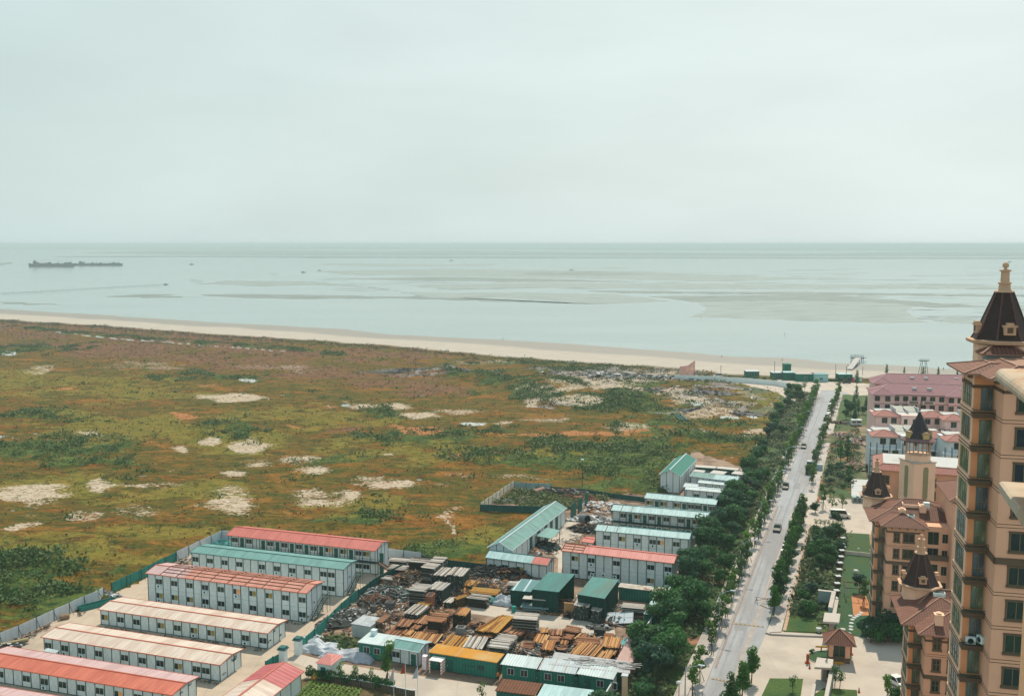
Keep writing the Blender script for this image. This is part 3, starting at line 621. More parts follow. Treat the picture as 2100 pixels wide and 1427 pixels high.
scrawl(B5[0], B5[3], 3.6, 2.2, 34, .7, 3); scrawl(B5[0], B5[3], 1.0, .9, 8, .4, 4)
B4 = prefab('single-storey barrack with cream roof and small end-wall writing, third row from the bottom left', (200.7,1248.6), (549,1298.6), 3.1, 6.7, lambda L: [(0, L, rf_cream, rf_cream)], wins=[0,2,4,7,9,11,13,15,17,19], rise=.45)
scrawl(B4[0], B4[3], 2.2, 2.5, 8, .3, 5); scrawl(B4[0], B4[3], .4, 1.2, 12, .5, 6); scrawl(B4[0], B4[3], 4.2, 1.0, 12, .4, 7)
B3 = prefab('two-storey barrack with peach roof ribbed by rusty bars', (297.6,1174.7), (628.8,1216.4), 5.95, 6.9, lambda L: [(0, L*.24, rf_pink, rf_pink), (L*.24, L, rf_peach, rf_peach)], wins=[1,3,5,7,9,11,13,15,17,19], rise=.65, purlins=(8, 6, 3.5, 35.), stair_r=True)
scrawl(B3[0], B3[3], 3.0, 3.0, 8, .3, 8); scrawl(B3[0], B3[3], .3, 1.0, 12, .5, 9)
B2 = prefab('two-storey barrack with teal green roof behind the peach-roofed one', (388.7,1132), (705,1167.9), 5.95, 6.3, lambda L: [(0, L, rf_teal, rf_teal)], trim=trim_g, wins=[0,2,4,6,9,11,13,15,17,18], rise=.55, stair_r=True)
scrawl(B2[0], B2[3], 2.6, 3.4, 8, .3, 10); scrawl(B2[0], B2[3], .3, 1.0, 14, .5, 11)
BT = prefab('two-storey barrack with salmon red roof and gallery along the grassland fence', (463.3,1096.7), (770,1129.5), 5.9, 7.4, lambda L: [(0, L, rf_salmon, rf_salmon)], wins=[0,2,5,7,9,11,13,15,17,18], doors=[1,4,6,8,10,12,14,16,20], rise=.95, gallery=True)
s = MB(); xb = BT[3]; s.bar((xb+.3,1.0,2.9),(xb+3.4,2.6,.1),.09,0,.25); s.bar((xb+.3,2.1,2.9),(xb+3.4,3.7,.1),.09,0,.25)
for i in range(11): q=i/10; s.bar((xb+.3+3.1*q,1.0+1.6*q,2.9-2.8*q),(xb+.3+3.1*q,2.1+1.6*q,2.9-2.8*q),.22,0,.04)
for q in (0,.5,1): s.bar((xb+.3+3.1*q,1.0+1.6*q,2.9-2.8*q),(xb+.3+3.1*q,1.0+1.6*q,3.8-2.8*q),.04)
s.bar((xb+.3,1.0,3.8),(xb+3.4,2.6,1.),.05); s.box(xb+.04,xb+.4,.6,2.4,2.82,2.9); s.bar((xb+.35,1.,0),(xb+.35,1.,2.85),.07)
s.build('staircase', [rust], BT[0]); scrawl(BT[0], BT[3], 3.6, 3.2, 7, .3, 12)
# right-hand group by the road
R1 = prefab('two-storey barrack with rose pink roof, nearest the green sheds', (1150.6,1128.6), (1382,1155), 5.9, 5.9, lambda L: [(0, 4.8, rf_peach, rf_peach), (4.8, L, rf_rose, rf_rose)], wins=[1,3,6,10,12], rise=.75, purlins=(2, 6, .1, 4.8), ac=[(6.5,1.),(9.,1.2),(11.5,1.1)])
R2 = prefab('two-storey barrack with pale blue roof behind the rose-roofed one', (1218.6,1087), (1414,1105.7), 5.9, 5.6, lambda L: [(0, L, rf_ice, rf_ice)], trim=trim_g, wins=[1,3,5,7,8,10], rise=.75, purlins=(2, 2, .1, 5.2))
R3 = prefab('two-storey barrack with pale blue roof and open gallery hung with laundry', (1251.4,1046), (1451.4,1064), 5.9, 6.6, lambda L: [(0, L, rf_ice, rf_ice)], trim=trim_g, wins=[1,3,5,7,9,11], doors=[2,4,6,10,12], rise=.75, gallery=True, purlins=(2, 2, .1, 5.2))
R4 = prefab('two-storey barrack with pale blue roof, farthest back of the blue-roofed rows', (1320.6,1021), (1468.6,1035), 5.9, 6.2, lambda L: [(0, L, rf_ice, rf_ice)], trim=trim_g, wins=[0,2,4,6,7,9], doors=[1,5,8], rise=.75, gallery=True)
R5 = prefab('low shed with flat white roof littered with planks', (1404.9,1003), (1494,1011), 3.2, 4.4, lambda L: [(0, L, rf_white, rf_white)], trim=trim_w, wins=[1,3,5], rise=.3, name='prefab_shed', group=None)
R6 = prefab('green-walled hut with a narrow white roof beneath the green-roofed office', (1431,989), (1491,995), 3.0, 3.2, lambda L: [(0, L, rf_white, rf_white)], trim=trim_w, wins=[1,3], doors=[2], rise=.25, name='prefab_shed', group=None)
R7 = prefab('site office with grey-green roof and white walls beside the trees', (1414,976), (1510,987.5), 3.6, 6.2, lambda L: [(0, L*.5, rf_teal2, rf_teal2), (L*.5, L, rf_ice, rf_teal2)], trim=trim_w, wins=[2,4,6], rise=.8, name='prefab_office', group=None)
R10 = prefab('small white gabled hut beside the big green-roofed hall', (1401,998), (1429,1001), 2.6, 4.5, lambda L: [(0, L, rf_white, rf_white)], trim=trim_w, wins=[1], rise=.7, name='prefab_shed', group=None)
L2 = prefab('single-storey barrack with pale blue roof whose right end is red', (994.3,1142.9), (1122.9,1159.4), 3.2, 5.4, lambda L: [(0, L*.74, rf_ice, rf_ice), (L*.74, L, rf_salmon, rf_salmon)], trim=trim_g, wins=[2,4], rise=.9)
R11 = prefab('small shed with red roof squeezed against the pale blue barrack', (1191,1110), (1217,1113.5), 3.0, 4.4, lambda L: [(0, L, rf_salmon, rf_salmon)], wins=[1], rise=.3, name='prefab_shed', group=None)
# halls whose ridge runs away from the camera: front gable faces us
def hall(label, e_fl, e_fr, e_br, ze, rise, mats_lr, trim, name='workshop_hall', cat='hall', opens=(), wpanel=None, wallh=None, o=.4):
    a, b, c = G(*e_fl, ze), G(*e_fr, ze), G(*e_br, ze); wv = b-a; Wd = wv.length; lv = c-b; Ln = lv.length
    rz = math.atan2(lv.y, lv.x); t = thing(name, label, cat, (b.x, b.y, 0), rz)   # x runs away along the ridge, y to the left
    mb = MB(); 
    mats = [mats_lr[0], mats_lr[1], trim]; ang = math.atan2(wv.y, wv.x)-rz; wl = Wd*abs(math.sin(ang)); zr = ze+rise
    for z_, fl in ((0, 0), (-.08, 1)):
        q1 = [(0,0,ze+z_),(Ln,0,ze+z_),(Ln,wl/2,zr+z_),(0,wl/2,zr+z_)]; q2 = [(0,wl/2,zr+z_),(Ln,wl/2,zr+z_),(Ln,wl,ze+z_),(0,wl,ze+z_)]
        mb.face(q1[::-1] if fl else q1, 1); mb.face(q2[::-1] if fl else q2, 0)
    mb.bar((0,wl/2,zr+.03), (Ln,wl/2,zr+.03), .35, 2, .07)
    for y in (0, wl): mb.bar((0,y,ze-.03), (Ln,y,ze-.03), .12, 2)
    for x in (0, Ln): mb.bar((x,0,ze-.02), (x,wl/2,zr-.02), .1, 2); mb.bar((x,wl/2,zr-.02), (x,wl,ze-.02), .1, 2)
    mb.build('roof', mats, t)
    W = MB(); W.box(o, Ln-o, o, wl-o, 0, ze-.04, 0)
    for x, s_ in ((o, -1), (Ln-o, 1)): 
        q = [(x, o, ze-.05), (x, wl/2, zr-.1), (x, wl-o, ze-.05)]; W.face(q if s_ > 0 else q[::-1], 0)
    k = max(2, round(wl/1.9))
    for i in range(k+1): y = o+(wl-2*o)*i/k; W.box(o-.035, o+.01, y-.07, y+.07, 0, ze+rise*(1-abs(y-wl/2)/(wl/2))-.15, 1)
    k = round(Ln/3.6)
    for i in range(k+1): x = o+(Ln-2*o)*i/k; W.box(x-.06, x+.06, o-.04, o+.01, 0, ze-.05, 1)
    W.build('wall', [wpan, gpost], t)
    for (x0, x1) in opens:
        d = MB(); d.box(x0, x1, o-.06, o-.045, 0, ze-.4); d.build('door', [doorm], t)
    return t, Ln, wl
HL = hall('long grey-green gabled workshop running away from the camera beside the grassland', (1000,1121.4), (1050,1129), (1162.9,1041.4), 4.2, 1.5, (rf_teal2, rf_teal2), trim_w, opens=[(48,52),(42,46.5),(54,57),(30,32),(26,28),(22,24),(17,19),(12,13.5)])
HG = hall('white hall with deep green gable roof at the far end of the compound', (1350.9,972.9), (1395.7,977), (1428.6,942), 5.0, 1.7, (rf_green, rf_green), trim_w)
# lean-to canopy on the workshop
def quad_roof(name, label, cat, pxs, zs, mat, wall=None, posts=True, t_=.08, group=None, thick=None, wallm=None, skip=()):
    P = [G(x, y, z) for (x, y), z in zip(pxs, zs)]; c = sum(P, Vector())/4; o = thing(name, label, cat, (c.x, c.y, 0), math.atan2((P[1]-P[0]).y, (P[1]-P[0]).x), group)
    Mi = (Matrix.Translation((c.x, c.y, 0)) @ Matrix.Rotation(math.atan2((P[1]-P[0]).y, (P[1]-P[0]).x), 4, 'Z')).inverted(); P = [Mi @ p for p in P]
    b = MB(); b.face(P, 0); b.face([p-Vector((0,0,t_)) for p in P][::-1], 0)
    for i in range(4): b.face([P[i]-Vector((0,0,t_)), P[(i+1)%4]-Vector((0,0,t_)), P[(i+1)%4], P[i]], 0)
    b.build('roof', [mat], o)
    if wallm:
        W = MB()
        for i in range(4):
            if i in skip: continue
            p, q = P[i]*.97, P[(i+1)%4]*.97; p.z = P[i].z-t_-.02; q.z = P[(i+1)%4].z-t_-.02
            W.face([(p.x,p.y,0),(q.x,q.y,0),tuple(q),tuple(p)], 0); W.face([tuple(p),tuple(q),(q.x,q.y,0),(p.x,p.y,0)], 0)
        W.build('wall', [wallm], o)
    if posts:
        for i in range(4):
            W = MB(); p = P[i]*.95; W.bar((p.x,p.y,0),(p.x,p.y,P[i].z-t_),.12); W.build('post', [dsteel], o)
    return o
quad_roof('lean_to_canopy', 'teal sheet canopy leaning against the long workshop', 'canopy', [(1098,1098),(1131,1104),(1149,1087),(1122,1081)], [3.3,3.1,3.1,3.4], rf_teal)
ctn_g = M('green_container_steel', SH(26,92,78), rough=.6, nv=.18, ns=.8, stripe=[(0, .55, .2, SH(18,74,64))])
dkg = M('dark_green_cladding', SH(16,70,60), rough=.7, nv=.2, stripe=[(0, .9, .05, SH(10,52,46))])
quad_roof('machine_shed', 'dark green shed with plain green sheet roof, left of the pair behind the lumber yard', 'shed', [(1090,1207.7),(1146,1213.4),(1179,1176.7),(1125.4,1172)], [4.6,4.6,5.4,5.4], roofmat('green_sheet_a', SL(44,138,128), SL(32,114,108), 1.1, .04, SL(54,130,124)), wallm=dkg, posts=False, skip=(1,))
quad_roof('machine_shed', 'green sheet-roofed shed with torn grey patches, right of the pair behind the lumber yard', 'shed', [(1183.8,1218),(1240,1227),(1269,1188),(1215,1182)], [4.6,4.6,5.4,5.4], roofmat('green_sheet_b', SL(58,146,136), SL(40,118,112), 1.1, .04, SL(92,138,120)), wallm=dkg, posts=False, skip=(3,))
quad_roof('lean_to_canopy', 'low blue-green translucent canopy at the left end of the green sheds', 'canopy', [(1046,1209),(1088,1213),(1117,1190),(1070,1186)], [3.4,3.4,3.6,3.6], roofmat('translucent_sheet', SL(96,150,148), SL(214,232,230), 2.2, .16), wallm=dkg, posts=False)
# far open car shelters: five flat pale roofs
k = 0
for (pl, pr, db, zz, nm) in [((1426.6,957),(1468.6,959.7),2.6,2.9,'long back one on the left'),((1468.6,959.6),(1511.4,963.5),2.6,2.9,'long back one on the right'),((1414.3,967),(1440,969.5),3.6,2.7,'front one on the left'),((1457,969),(1482.9,972),3.6,2.7,'front one in the middle'),((1501,970.5),(1527,973.5),3.6,2.7,'front one on the right')]:
    a, L, rz = eave(pl, pr, zz); t = thing('site_cabin', 'flat pale-roofed site cabin near the trees, '+nm, 'cabin', (a.x, a.y, 0), rz, 'flat-roofed cabins beyond the site office')
    b = MB(); b.box(-.2, L+.2, -.2, db+.2, zz-.15, zz, 0); b.build('roof', [M('bone_roof', SL(232,220,204), nv=.06)], t)
    b = MB(); b.box(0, L, 0, db, 0, zz-.16, 0); b.build('wall', [dkg], t)
    for j in range(int(L//2.4)): add_window(t, .5+j*2.4, 1., -.03, 1.2, .9)
# bottom gable hall with red and cream stripes
HB = hall('storehouse with patchy red and cream striped roof at the bottom edge', (440,1439), (531,1450), (623.7,1376), 3.3, 1.1, (rf_cream, rf_cream), M('coral_trim', SL(226,132,112)), name='storehouse', cat='storehouse')
b = MB(); Ln, wl = HB[1], HB[2]; x0 = Ln-6.5; e=.012
b.face([(x0,0,3.3+e),(Ln,0,3.3+e),(Ln,wl/2,4.4+e),(x0,wl/2,4.4+e)]); b.face([(x0,wl/2,4.4+e),(Ln,wl/2,4.4+e),(Ln,wl,3.3+e),(x0,wl,3.3+e)]); b.build('red_roof_sheets', [rf_crim], HB[0])
# gatekeeper booth
a, L, rz = eave((645.4,1358.6), (679.3,1364), 2.7); t = thing('gate_booth', 'small white booth with pink-red hipped roof beside the vegetable garden', 'booth', (a.x, a.y, 0), rz)
b = MB(); D_ = 4.2; zr=3.5; c1,c2=(L*.5-.3,D_/2,zr),(L*.5+.3,D_/2,zr)
b.face([(0,0,2.7),(L,0,2.7),c2,c1]); b.face([(L,0,2.7),(L,D_,2.7),c2]); b.face([(L,D_,2.7),(0,D_,2.7),c1,c2]); b.face([(0,D_,2.7),(0,0,2.7),c1]); b.face([(0,0,2.68),(0,D_,2.68),(L,D_,2.68),(L,0,2.68)]); b.build('roof', [rf_rose], t)
b = MB(); b.box(.3, L-.3, .3, D_-.3, 0, 2.67, 0); b.build('wall', [wpan], t); add_door(t, L*.3, 0, .28)
# porch under the cream barrack
quad_roof('porch_canopy', 'small white sheet porch in front of the second cream-roofed barrack', 'canopy', [(87,1334),(114,1339),(121,1333),(98,1328)], [1.9,1.9,2.1,2.1], rf_white)
# ================================================================ fences and walls
fen_g = M('grey_hoarding', SH(150,158,160), rough=.7, nv=.08, ns=.5, stripe=[(0, .5, .04, SH(120,130,132))])
fen_t = M('teal_hoarding', SH(28,98,88), rough=.7, nv=.2, ns=.6, stripe=[(0, .9, .1, SH(18,76,68))])
fen_d = M('dark_hoarding', SH(20,66,60), rough=.7, nv=.25, ns=.6, stripe=[(0, .9, .08, SH(12,50,46))])
def fence(name, label, pxs, h=2.3, mat=None, world=False, post_every=4.0, lean=True, cat='fence', postm=None, capm=None, thick=.06, ph=.1, capz=0.):
    P = [p if world else G(*p) for p in pxs]; o = thing(name, label, cat, P[0]); O = P[0]
    b = MB()
    for i in range(len(P)-1):
        a, c = P[i]-O, P[i+1]-O; d = c-a; L = d.length; T = Matrix.Translation(a) @ Matrix.Rotation(math.atan2(d.y, d.x), 4, 'Z'); n = max(1, round(L/post_every))
        pw = L/n
        for k in range(n):
            j = rnd.uniform(-.03, .03); b.box(k*pw, (k+1)*pw, -thick/2+j, thick/2+j, .05, h+rnd.uniform(-.05, .05), 0, T=T)
    b.build('panel', [mat or fen_g], o)
    for i in range(len(P)-1):
        a, c = P[i]-O, P[i+1]-O; d = c-a; L = d.length; T = Matrix.Translation(a) @ Matrix.Rotation(math.atan2(d.y, d.x), 4, 'Z'); n = max(1, round(L/post_every)); pw = L/n
        for k in range(n+(1 if i == len(P)-2 else 0)):
            q = MB(); q.box(k*pw-.06, k*pw+.06, -.09, .09, 0, h+ph, 0, T=T)
            if lean: q.bar(T @ Vector((k*pw, -.05, h*.8)), T @ Vector((k*pw, -1.1, .02)), .06)
            if capm: q.box(k*pw-.2, k*pw+.2, -.2, .2, h+ph, h+ph+.12, 1, T=T)
            q.build('post', [postm or dsteel]+([capm] if capm else []), o)
    if capm and capz:
        q = MB()
        for i in range(len(P)-1): q.bar(P[i]-O+Vector((0,0,h+.03)), P[i+1]-O+Vector((0,0,h+.03)), .22, 0, .08)
        q.build('coping', [capm], o)
    return o
fence('hoarding_fence', 'grey sheet hoarding between the wasteland and the barracks, bottom left', [(-200,1420),(0,1323),(38.6,1307),(111,1273),(203,1232),(213,1226)])
fence('hoarding_fence', 'teal sheet hoarding between the wasteland and the peach-roofed barrack', [(229,1217),(290,1188),(362,1151)], mat=fen_t)
fence('hoarding_fence', 'grey sheet hoarding behind the teal and salmon roofed barracks', [(362,1151),(455,1106),(500,1110)], mat=fen_g)
fence('hoarding_fence', 'short grey and dark hoarding right of the salmon-roofed barrack', [(792,1144),(865,1154)], mat=fen_g, h=2.4)
fence('hoarding_fence', 'dark hoarding closing the lumber yard on the wasteland side', [(866,1154),(930,1165),(996,1172)], mat=fen_d, h=1.8, lean=False)
fence('hoarding_fence', 'teal green hoarding dividing the barracks from the lumber yard', [(735,1228),(700,1258),(672,1287),(645,1312),(611,1343)], mat=fen_t, h=2.1, lean=False)
fence('hoarding_fence', 'dark green hoarding with sheets leaning on it, behind the barrack staircases', [(826,1172),(780,1196),(735,1228)], mat=fen_d, h=1.9, lean=False)
fence('hoarding_fence', 'short teal hoarding from the gate pillar to the striped storehouse', [(580,1358),(560,1368),(545,1378)], mat=fen_t, h=1.9, lean=False)
fence('yard_wall', 'low dark wall between the lumber yard and the tarpaulin heaps', [(612,1330),(668,1318),(745,1334)], mat=fen_d, h=.9, lean=False)
fence('hoarding_fence', 'old plank and sheet fence on the left of the scrap compound', [(985,1048),(1054,1001)], mat=M('weathered_board', SH(196,180,156), nv=.3, stripe=[(0, .4, .12, SH(110,110,96))]), h=2.3, lean=False, post_every=3)
fence('hoarding_fence', 'dark green hoarding in front of the scrap compound', [(985,1048),(1110,1052)], mat=fen_d, h=1.9, lean=False)
fence('hoarding_fence', 'blue-grey hoarding along the back of the scrap compound', [(1054,1003),(1130,1007)], mat=M('bluegrey_hoarding', SH(110,132,128), nv=.2), h=2.2, lean=False)
fence('hoarding_fence', 'dark hoarding running right from the scrap compound to the blue-roofed barrack', [(1130,1008),(1200,1013),(1262,1023),(1322,1030)], mat=fen_d, h=1.5, lean=False)
whitec = M('white_coping', SL(232,232,224), nv=.05)
wallm = M('estate_wall_stucco', SH(150,150,138), nv=.12)
fence('perimeter_wall', 'estate wall with white coping and posts between the yards and the wooded belt', [RD(r, -13.4) for r in range(-40, 212, 21)], world=True, mat=wallm, h=2.2, thick=.24, post_every=6.8, lean=False, postm=wallm, capm=whitec, capz=1, ph=.25, cat='wall')
fence('perimeter_wall', 'grey wall with pilasters curving behind the beach car park', [(1383,778.5),(1450,781),(1540,786),(1590,790.5),(1624,797)], mat=M('grey_block_wall', SH(176,186,182), nv=.08), h=2.6, thick=.25, post_every=5.5, lean=False, postm=M('grey_pilaster', SH(196,204,200)), cat='wall', ph=.1)
# gate pillars
for (x, y, lab) in ((612, 1341, 'white gate pillar with green cap at the end of the teal hoarding'), (581, 1361, 'white gate pillar with green cap by the striped storehouse')):
    t = thing('gate_pillar', lab, 'pillar', G(x, y), R(-17)); b = MB(); b.box(-.55, .55, -.55, .55, 0, 2.7); b.build('shaft', [wpan], t)
    b = MB(); b.box(-.75, .75, -.75, .75, 2.7, 2.9); b.prism([(-.6,-.6),(.6,-.6),(.6,.6),(-.6,.6)], 2.9, 3.15); b.build('cap', [trim_g], t)
# ================================================================ containers
def container(label, pl, pr, ze, D, roofm, wallm=None, wins=(), doors=(), name='office_container', over=.15, wavy=False, group=None, wk=1.2):
    a, L, rz = eave(pl, pr, ze); t = thing(name, label, 'container', (a.x, a.y, 0), rz, group)
    b = MB(); b.box(.1, L-.1, .15, D-.1, .1, ze-.1); b.build('wall', [wallm or ctn_g], t)
    b = MB()
    if wavy:
        n = int(L/.45)
        for i in range(n):
            x0, x1 = -over+i*(L+2*over)/n, -over+(i+1)*(L+2*over)/n; xm = (x0+x1)/2
            for u_, v_, za, zb in ((x0, xm, .0, .07), (xm, x1, .07, 0)):
                b.face([(u_,-over,ze+za),(v_,-over,ze+zb),(v_,D+over,ze+za*0+zb+.25),(u_,D+over,ze+za+.25)]); b.face([(u_,-over,ze+za-.05),(u_,D+over,ze+za+.2),(v_,D+over,ze+zb+.2),(v_,-over,ze+zb-.05)])
        b.box(.05, L-.05, .05, D-.05, ze-.12, ze-.02)
    else: b.box(-over*.5, L+over*.5, -over*.5, D+over*.5, ze-.08, ze+.04)
    b.build('roof', [roofm], t)
    for x in wins: add_window(t, x, 1.1, .12, wk, 1.15)
    for x in doors: add_door(t, x, .12, .13, .95, 2.1)
    return t, L
container('green cabin with white corrugated roof, leftmost of the bottom row of three', (1028,1361), (1099,1370.3), 2.8, 3.6, rf_white, wins=(1.0,3.3), doors=(6.0,), wavy=True, group='green office cabins')
container('green cabin with rust-streaked white roof, middle of the bottom row of three', (1105,1371.5), (1178,1381), 2.8, 3.9, roofmat('streaked_white_sheet', SL(214,224,220), SL(206,150,110), 2.1, .05), wins=(.9,3.1), doors=(5.6,), wavy=True, group='green office cabins')
container('green cabin with white corrugated roof, rightmost of the bottom row of three', (1184,1380.5), (1256,1392), 2.8, 3.9, rf_white, wins=(3.2,5.4), doors=(1.2,), wavy=True, group='green office cabins')
CY = container('long green office container with bright orange-yellow roof and striped porch', (879,1336.5), (1018.6,1358), 3.0, 3.6, M('ochre_roof', SL(232,160,58), nv=.1, ns=.5, col2=SL(224,176,104), thr=.6, stripe=[(0, 4.9, .02, SL(210,196,170))]), wins=())
t, L = CY; b = MB(); b.box(.8, .95, -1.6, -1.45, 0, 2.3); b.box(2.9, 3.05, -1.6, -1.45, 0, 2.3); b.box(.8, 3.05, -1.6, .1, 2.3, 2.45); b.box(2.95, 3.02, -1.45, .1, 0, 2.3)
b.build('porch', [M('candy_stripe', SH(226,226,216), stripe=[(2, .5, .4, SH(214,120,96))])], t); add_door(t, 1.4, .1, .12, .95, 2.1); add_door(t, 3.4, .1, .12, 1.0, 2.1)
b = MB(); r_ = random.Random(3)
for i in range(6):
    x = 6.2+i*.42; b.bar((x, .13, 1.6), (x+.28, .13, 1.75), .07); b.bar((x+.1, .13, 1.4), (x+.12, .13, 1.9), .07); b.bar((x, .13, 1.45), (x+.25, .13, 1.5), .06)
b.box(8.9, 10.1, .1, .13, 1.2, 2.0); b.build('lettering', [dsteel], t)
b = MB(); b.box(-1.0, -.2, -.6, .2, 0, 2.4); tag(place(b.build('notice_board', [M('pale_pink_panel', SH(206,180,180), nv=.2, ns=3)]), t.location, t.rotation_euler.z), 'pale pink notice panel standing left of the orange-roofed container', 'notice board')
G1 = container('green cabin with white sheet roof and a box on top, beside the wild grass patch', (734,1316), (797,1325), 2.9, 4.6, rf_white, wins=(1.0,3.0), doors=(5.0,))
b = MB(); b.box(.8, 1.7, 3.3, 4.2, 2.95, 3.9); b.build('roof_tank', [winf], G1[0])
a, L, rz = eave((797,1325.5), (857.5,1337), 2.8)
G2 = prefab('white cabin with blue-green gabled roof joined to the green cabin', (798,1326), (858,1337), 2.8, 4.8, lambda L: [(0, L, rf_teal2, rf_ice)], trim=trim_w, wins=[0], doors=[2], rise=.6, name='prefab_shed', group=None)
rustroof = M('brown_corrugated', SL(138,88,60), nv=.25, ns=1, stripe=[(0, .5, .35, SL(100,60,42))])
container('dark shed with brown rusted corrugated roof at the bottom edge', (1016,1415), (1101,1426), 2.9, 4.2, rustroof, wallm=dkg)
container('long shed with pale blue corrugated roof at the bottom edge', (1098,1428), (1205,1442), 2.9, 4.6, rf_ice, wallm=dkg)
container('grey hut with patchy white asbestos roof beside the rubble heap', (720,1278), (759,1284.5), 2.6, 4.4, M('asbestos_sheet', SL(206,208,204), nv=.2, ns=.7, stripe=[(0, 1.6, .04, SL(150,152,148))]), wallm=M('grey_plaster', SH(140,150,146), nv=.1), name='storage_hut')
container('long low container with plank-littered roof, behind the green sheds on the right', (1268,1203), (1362,1214), 2.7, 2.4, M('littered_roof', SL(222,206,186), nv=.2, ns=1, col2=SL(160,120,80), thr=.57, ns2=.8), doors=(9.6,))
# boundary containers seen end-on
def longbox(label, px4, z, roofm, wm, name='storage_container'): return quad_roof(name, label, 'container', px4, [z]*4, roofm, wallm=wm, posts=False, t_=.1)
longbox('green container with pale blue roof crossed by thin rods, against the estate wall', [(1320,1258),(1345,1259.5),(1358,1234),(1335,1231.5)], 3.0, rf_ice, ctn_g)
longbox('container roof heaped with yellow and white oddments, in the corner by the trees', [(1337,1231),(1357,1233),(1366,1212),(1346,1210)], 2.9, M('oddments_roof', SL(210,180,140), nv=.4, ns=2, col2=SL(232,226,214), thr=.5, ns2=1.4), ctn_g)
longbox('long pinkish flat-roofed store with rods on top, along the estate wall', [(1263,1354),(1299,1357),(1321,1299.5),(1293,1298.5)], 2.6, M('pinkish_roof', SL(222,180,164), nv=.12, ns=.4, stripe=[(0, 3.2, .03, SL(190,140,124))]), M('pink_wall', SH(170,140,124)))
LW = longbox('wide shed roof of weathered grey-white sheets strewn with strips, behind the green cabins', [(1126,1361),(1292,1380),(1293,1356),(1138,1336)], 3.0, M('weathered_white_sheet', SL(206,202,196), nv=.18, ns=.6, stripe=[(0, 1.9, .02, SL(150,146,140))], aniso=(.3, 2, 1)), dkg, name='open_shed')
b = MB(); r_ = random.Random(5)
for i in range(70):
    x = r_.uniform(-5, 6.3); y = r_.uniform(-1.3, 1.5); a_ = r_.uniform(-.25, .2); l_ = r_.uniform(1., 3.2); b.bar((x, y, 3.1), (x+l_*math.cos(a_), y+l_*math.sin(a_), 3.13), r_.uniform(.05, .16), r_.choice((0, 0, 1)), .05)
o = b.build('loose_strip_heap', [M('white_strip', SL(228,222,212), nv=.1), M('dark_strip', SL(104,92,84), nv=.2)]); place(o, (LW.location.x, LW.location.y, 0), LW.rotation_euler.z); tag(o, 'long pale strips scattered over the weathered shed roof', 'strips')
t = thing('gate_pillar', 'pale stone gate pillar with white cap beside the rightmost green cabin', 'pillar', G(1281,1437), R(-18)); b = MB(); b.box(-.4,.4,-.4,.4,0,4.2); b.build('shaft', [M('tan_stone', SH(190,160,130), nv=.1)], t); b = MB(); b.box(-.52,.52,-.52,.52,4.2,4.4); b.build('cap', [whitec], t)
# ================================================================ lumber stacks
wood = {'o': (SL(212,146,84), SL(232,176,112), SL(172,104,58)), 'b': (SL(186,122,82), SL(212,156,112), SL(140,86,58)), 'g': (SL(218,204,186), SL(240,230,214), SL(176,162,146)), 'y': (SL(226,156,58), SL(214,170,92), SL(170,108,50)), 'p': (SL(230,214,194), SL(240,228,210), SL(208,190,170))}
WM = {k: [M('timber_%s%d' % ({'o':'tan','b':'brown','g':'grey','y':'ochre','p':'pale'}[k], i), c, nv=.2, ns=2.5) for i, c in enumerate(v)]+[M('timber_dark', SL(86,64,48), nv=.25)] for k, v in wood.items()}
stackside_shade = {k: M('stack_side_shade_'+n, c, nv=.35, ns=3, stripe=[(2, .24, .5, d)]) for k, n, c, d in (('o','tan',SH(44,42,30),SH(8,24,20)),('b','brown',SH(44,42,32),SH(8,24,20)),('g','grey',SH(48,64,58),SH(8,30,26)),('y','ochre',SH(70,56,30),SH(24,34,26)),('p','pale',SH(54,70,62),SH(14,36,32)))}  # near-black layer stripes: shade in the gaps between boards, painted as colour
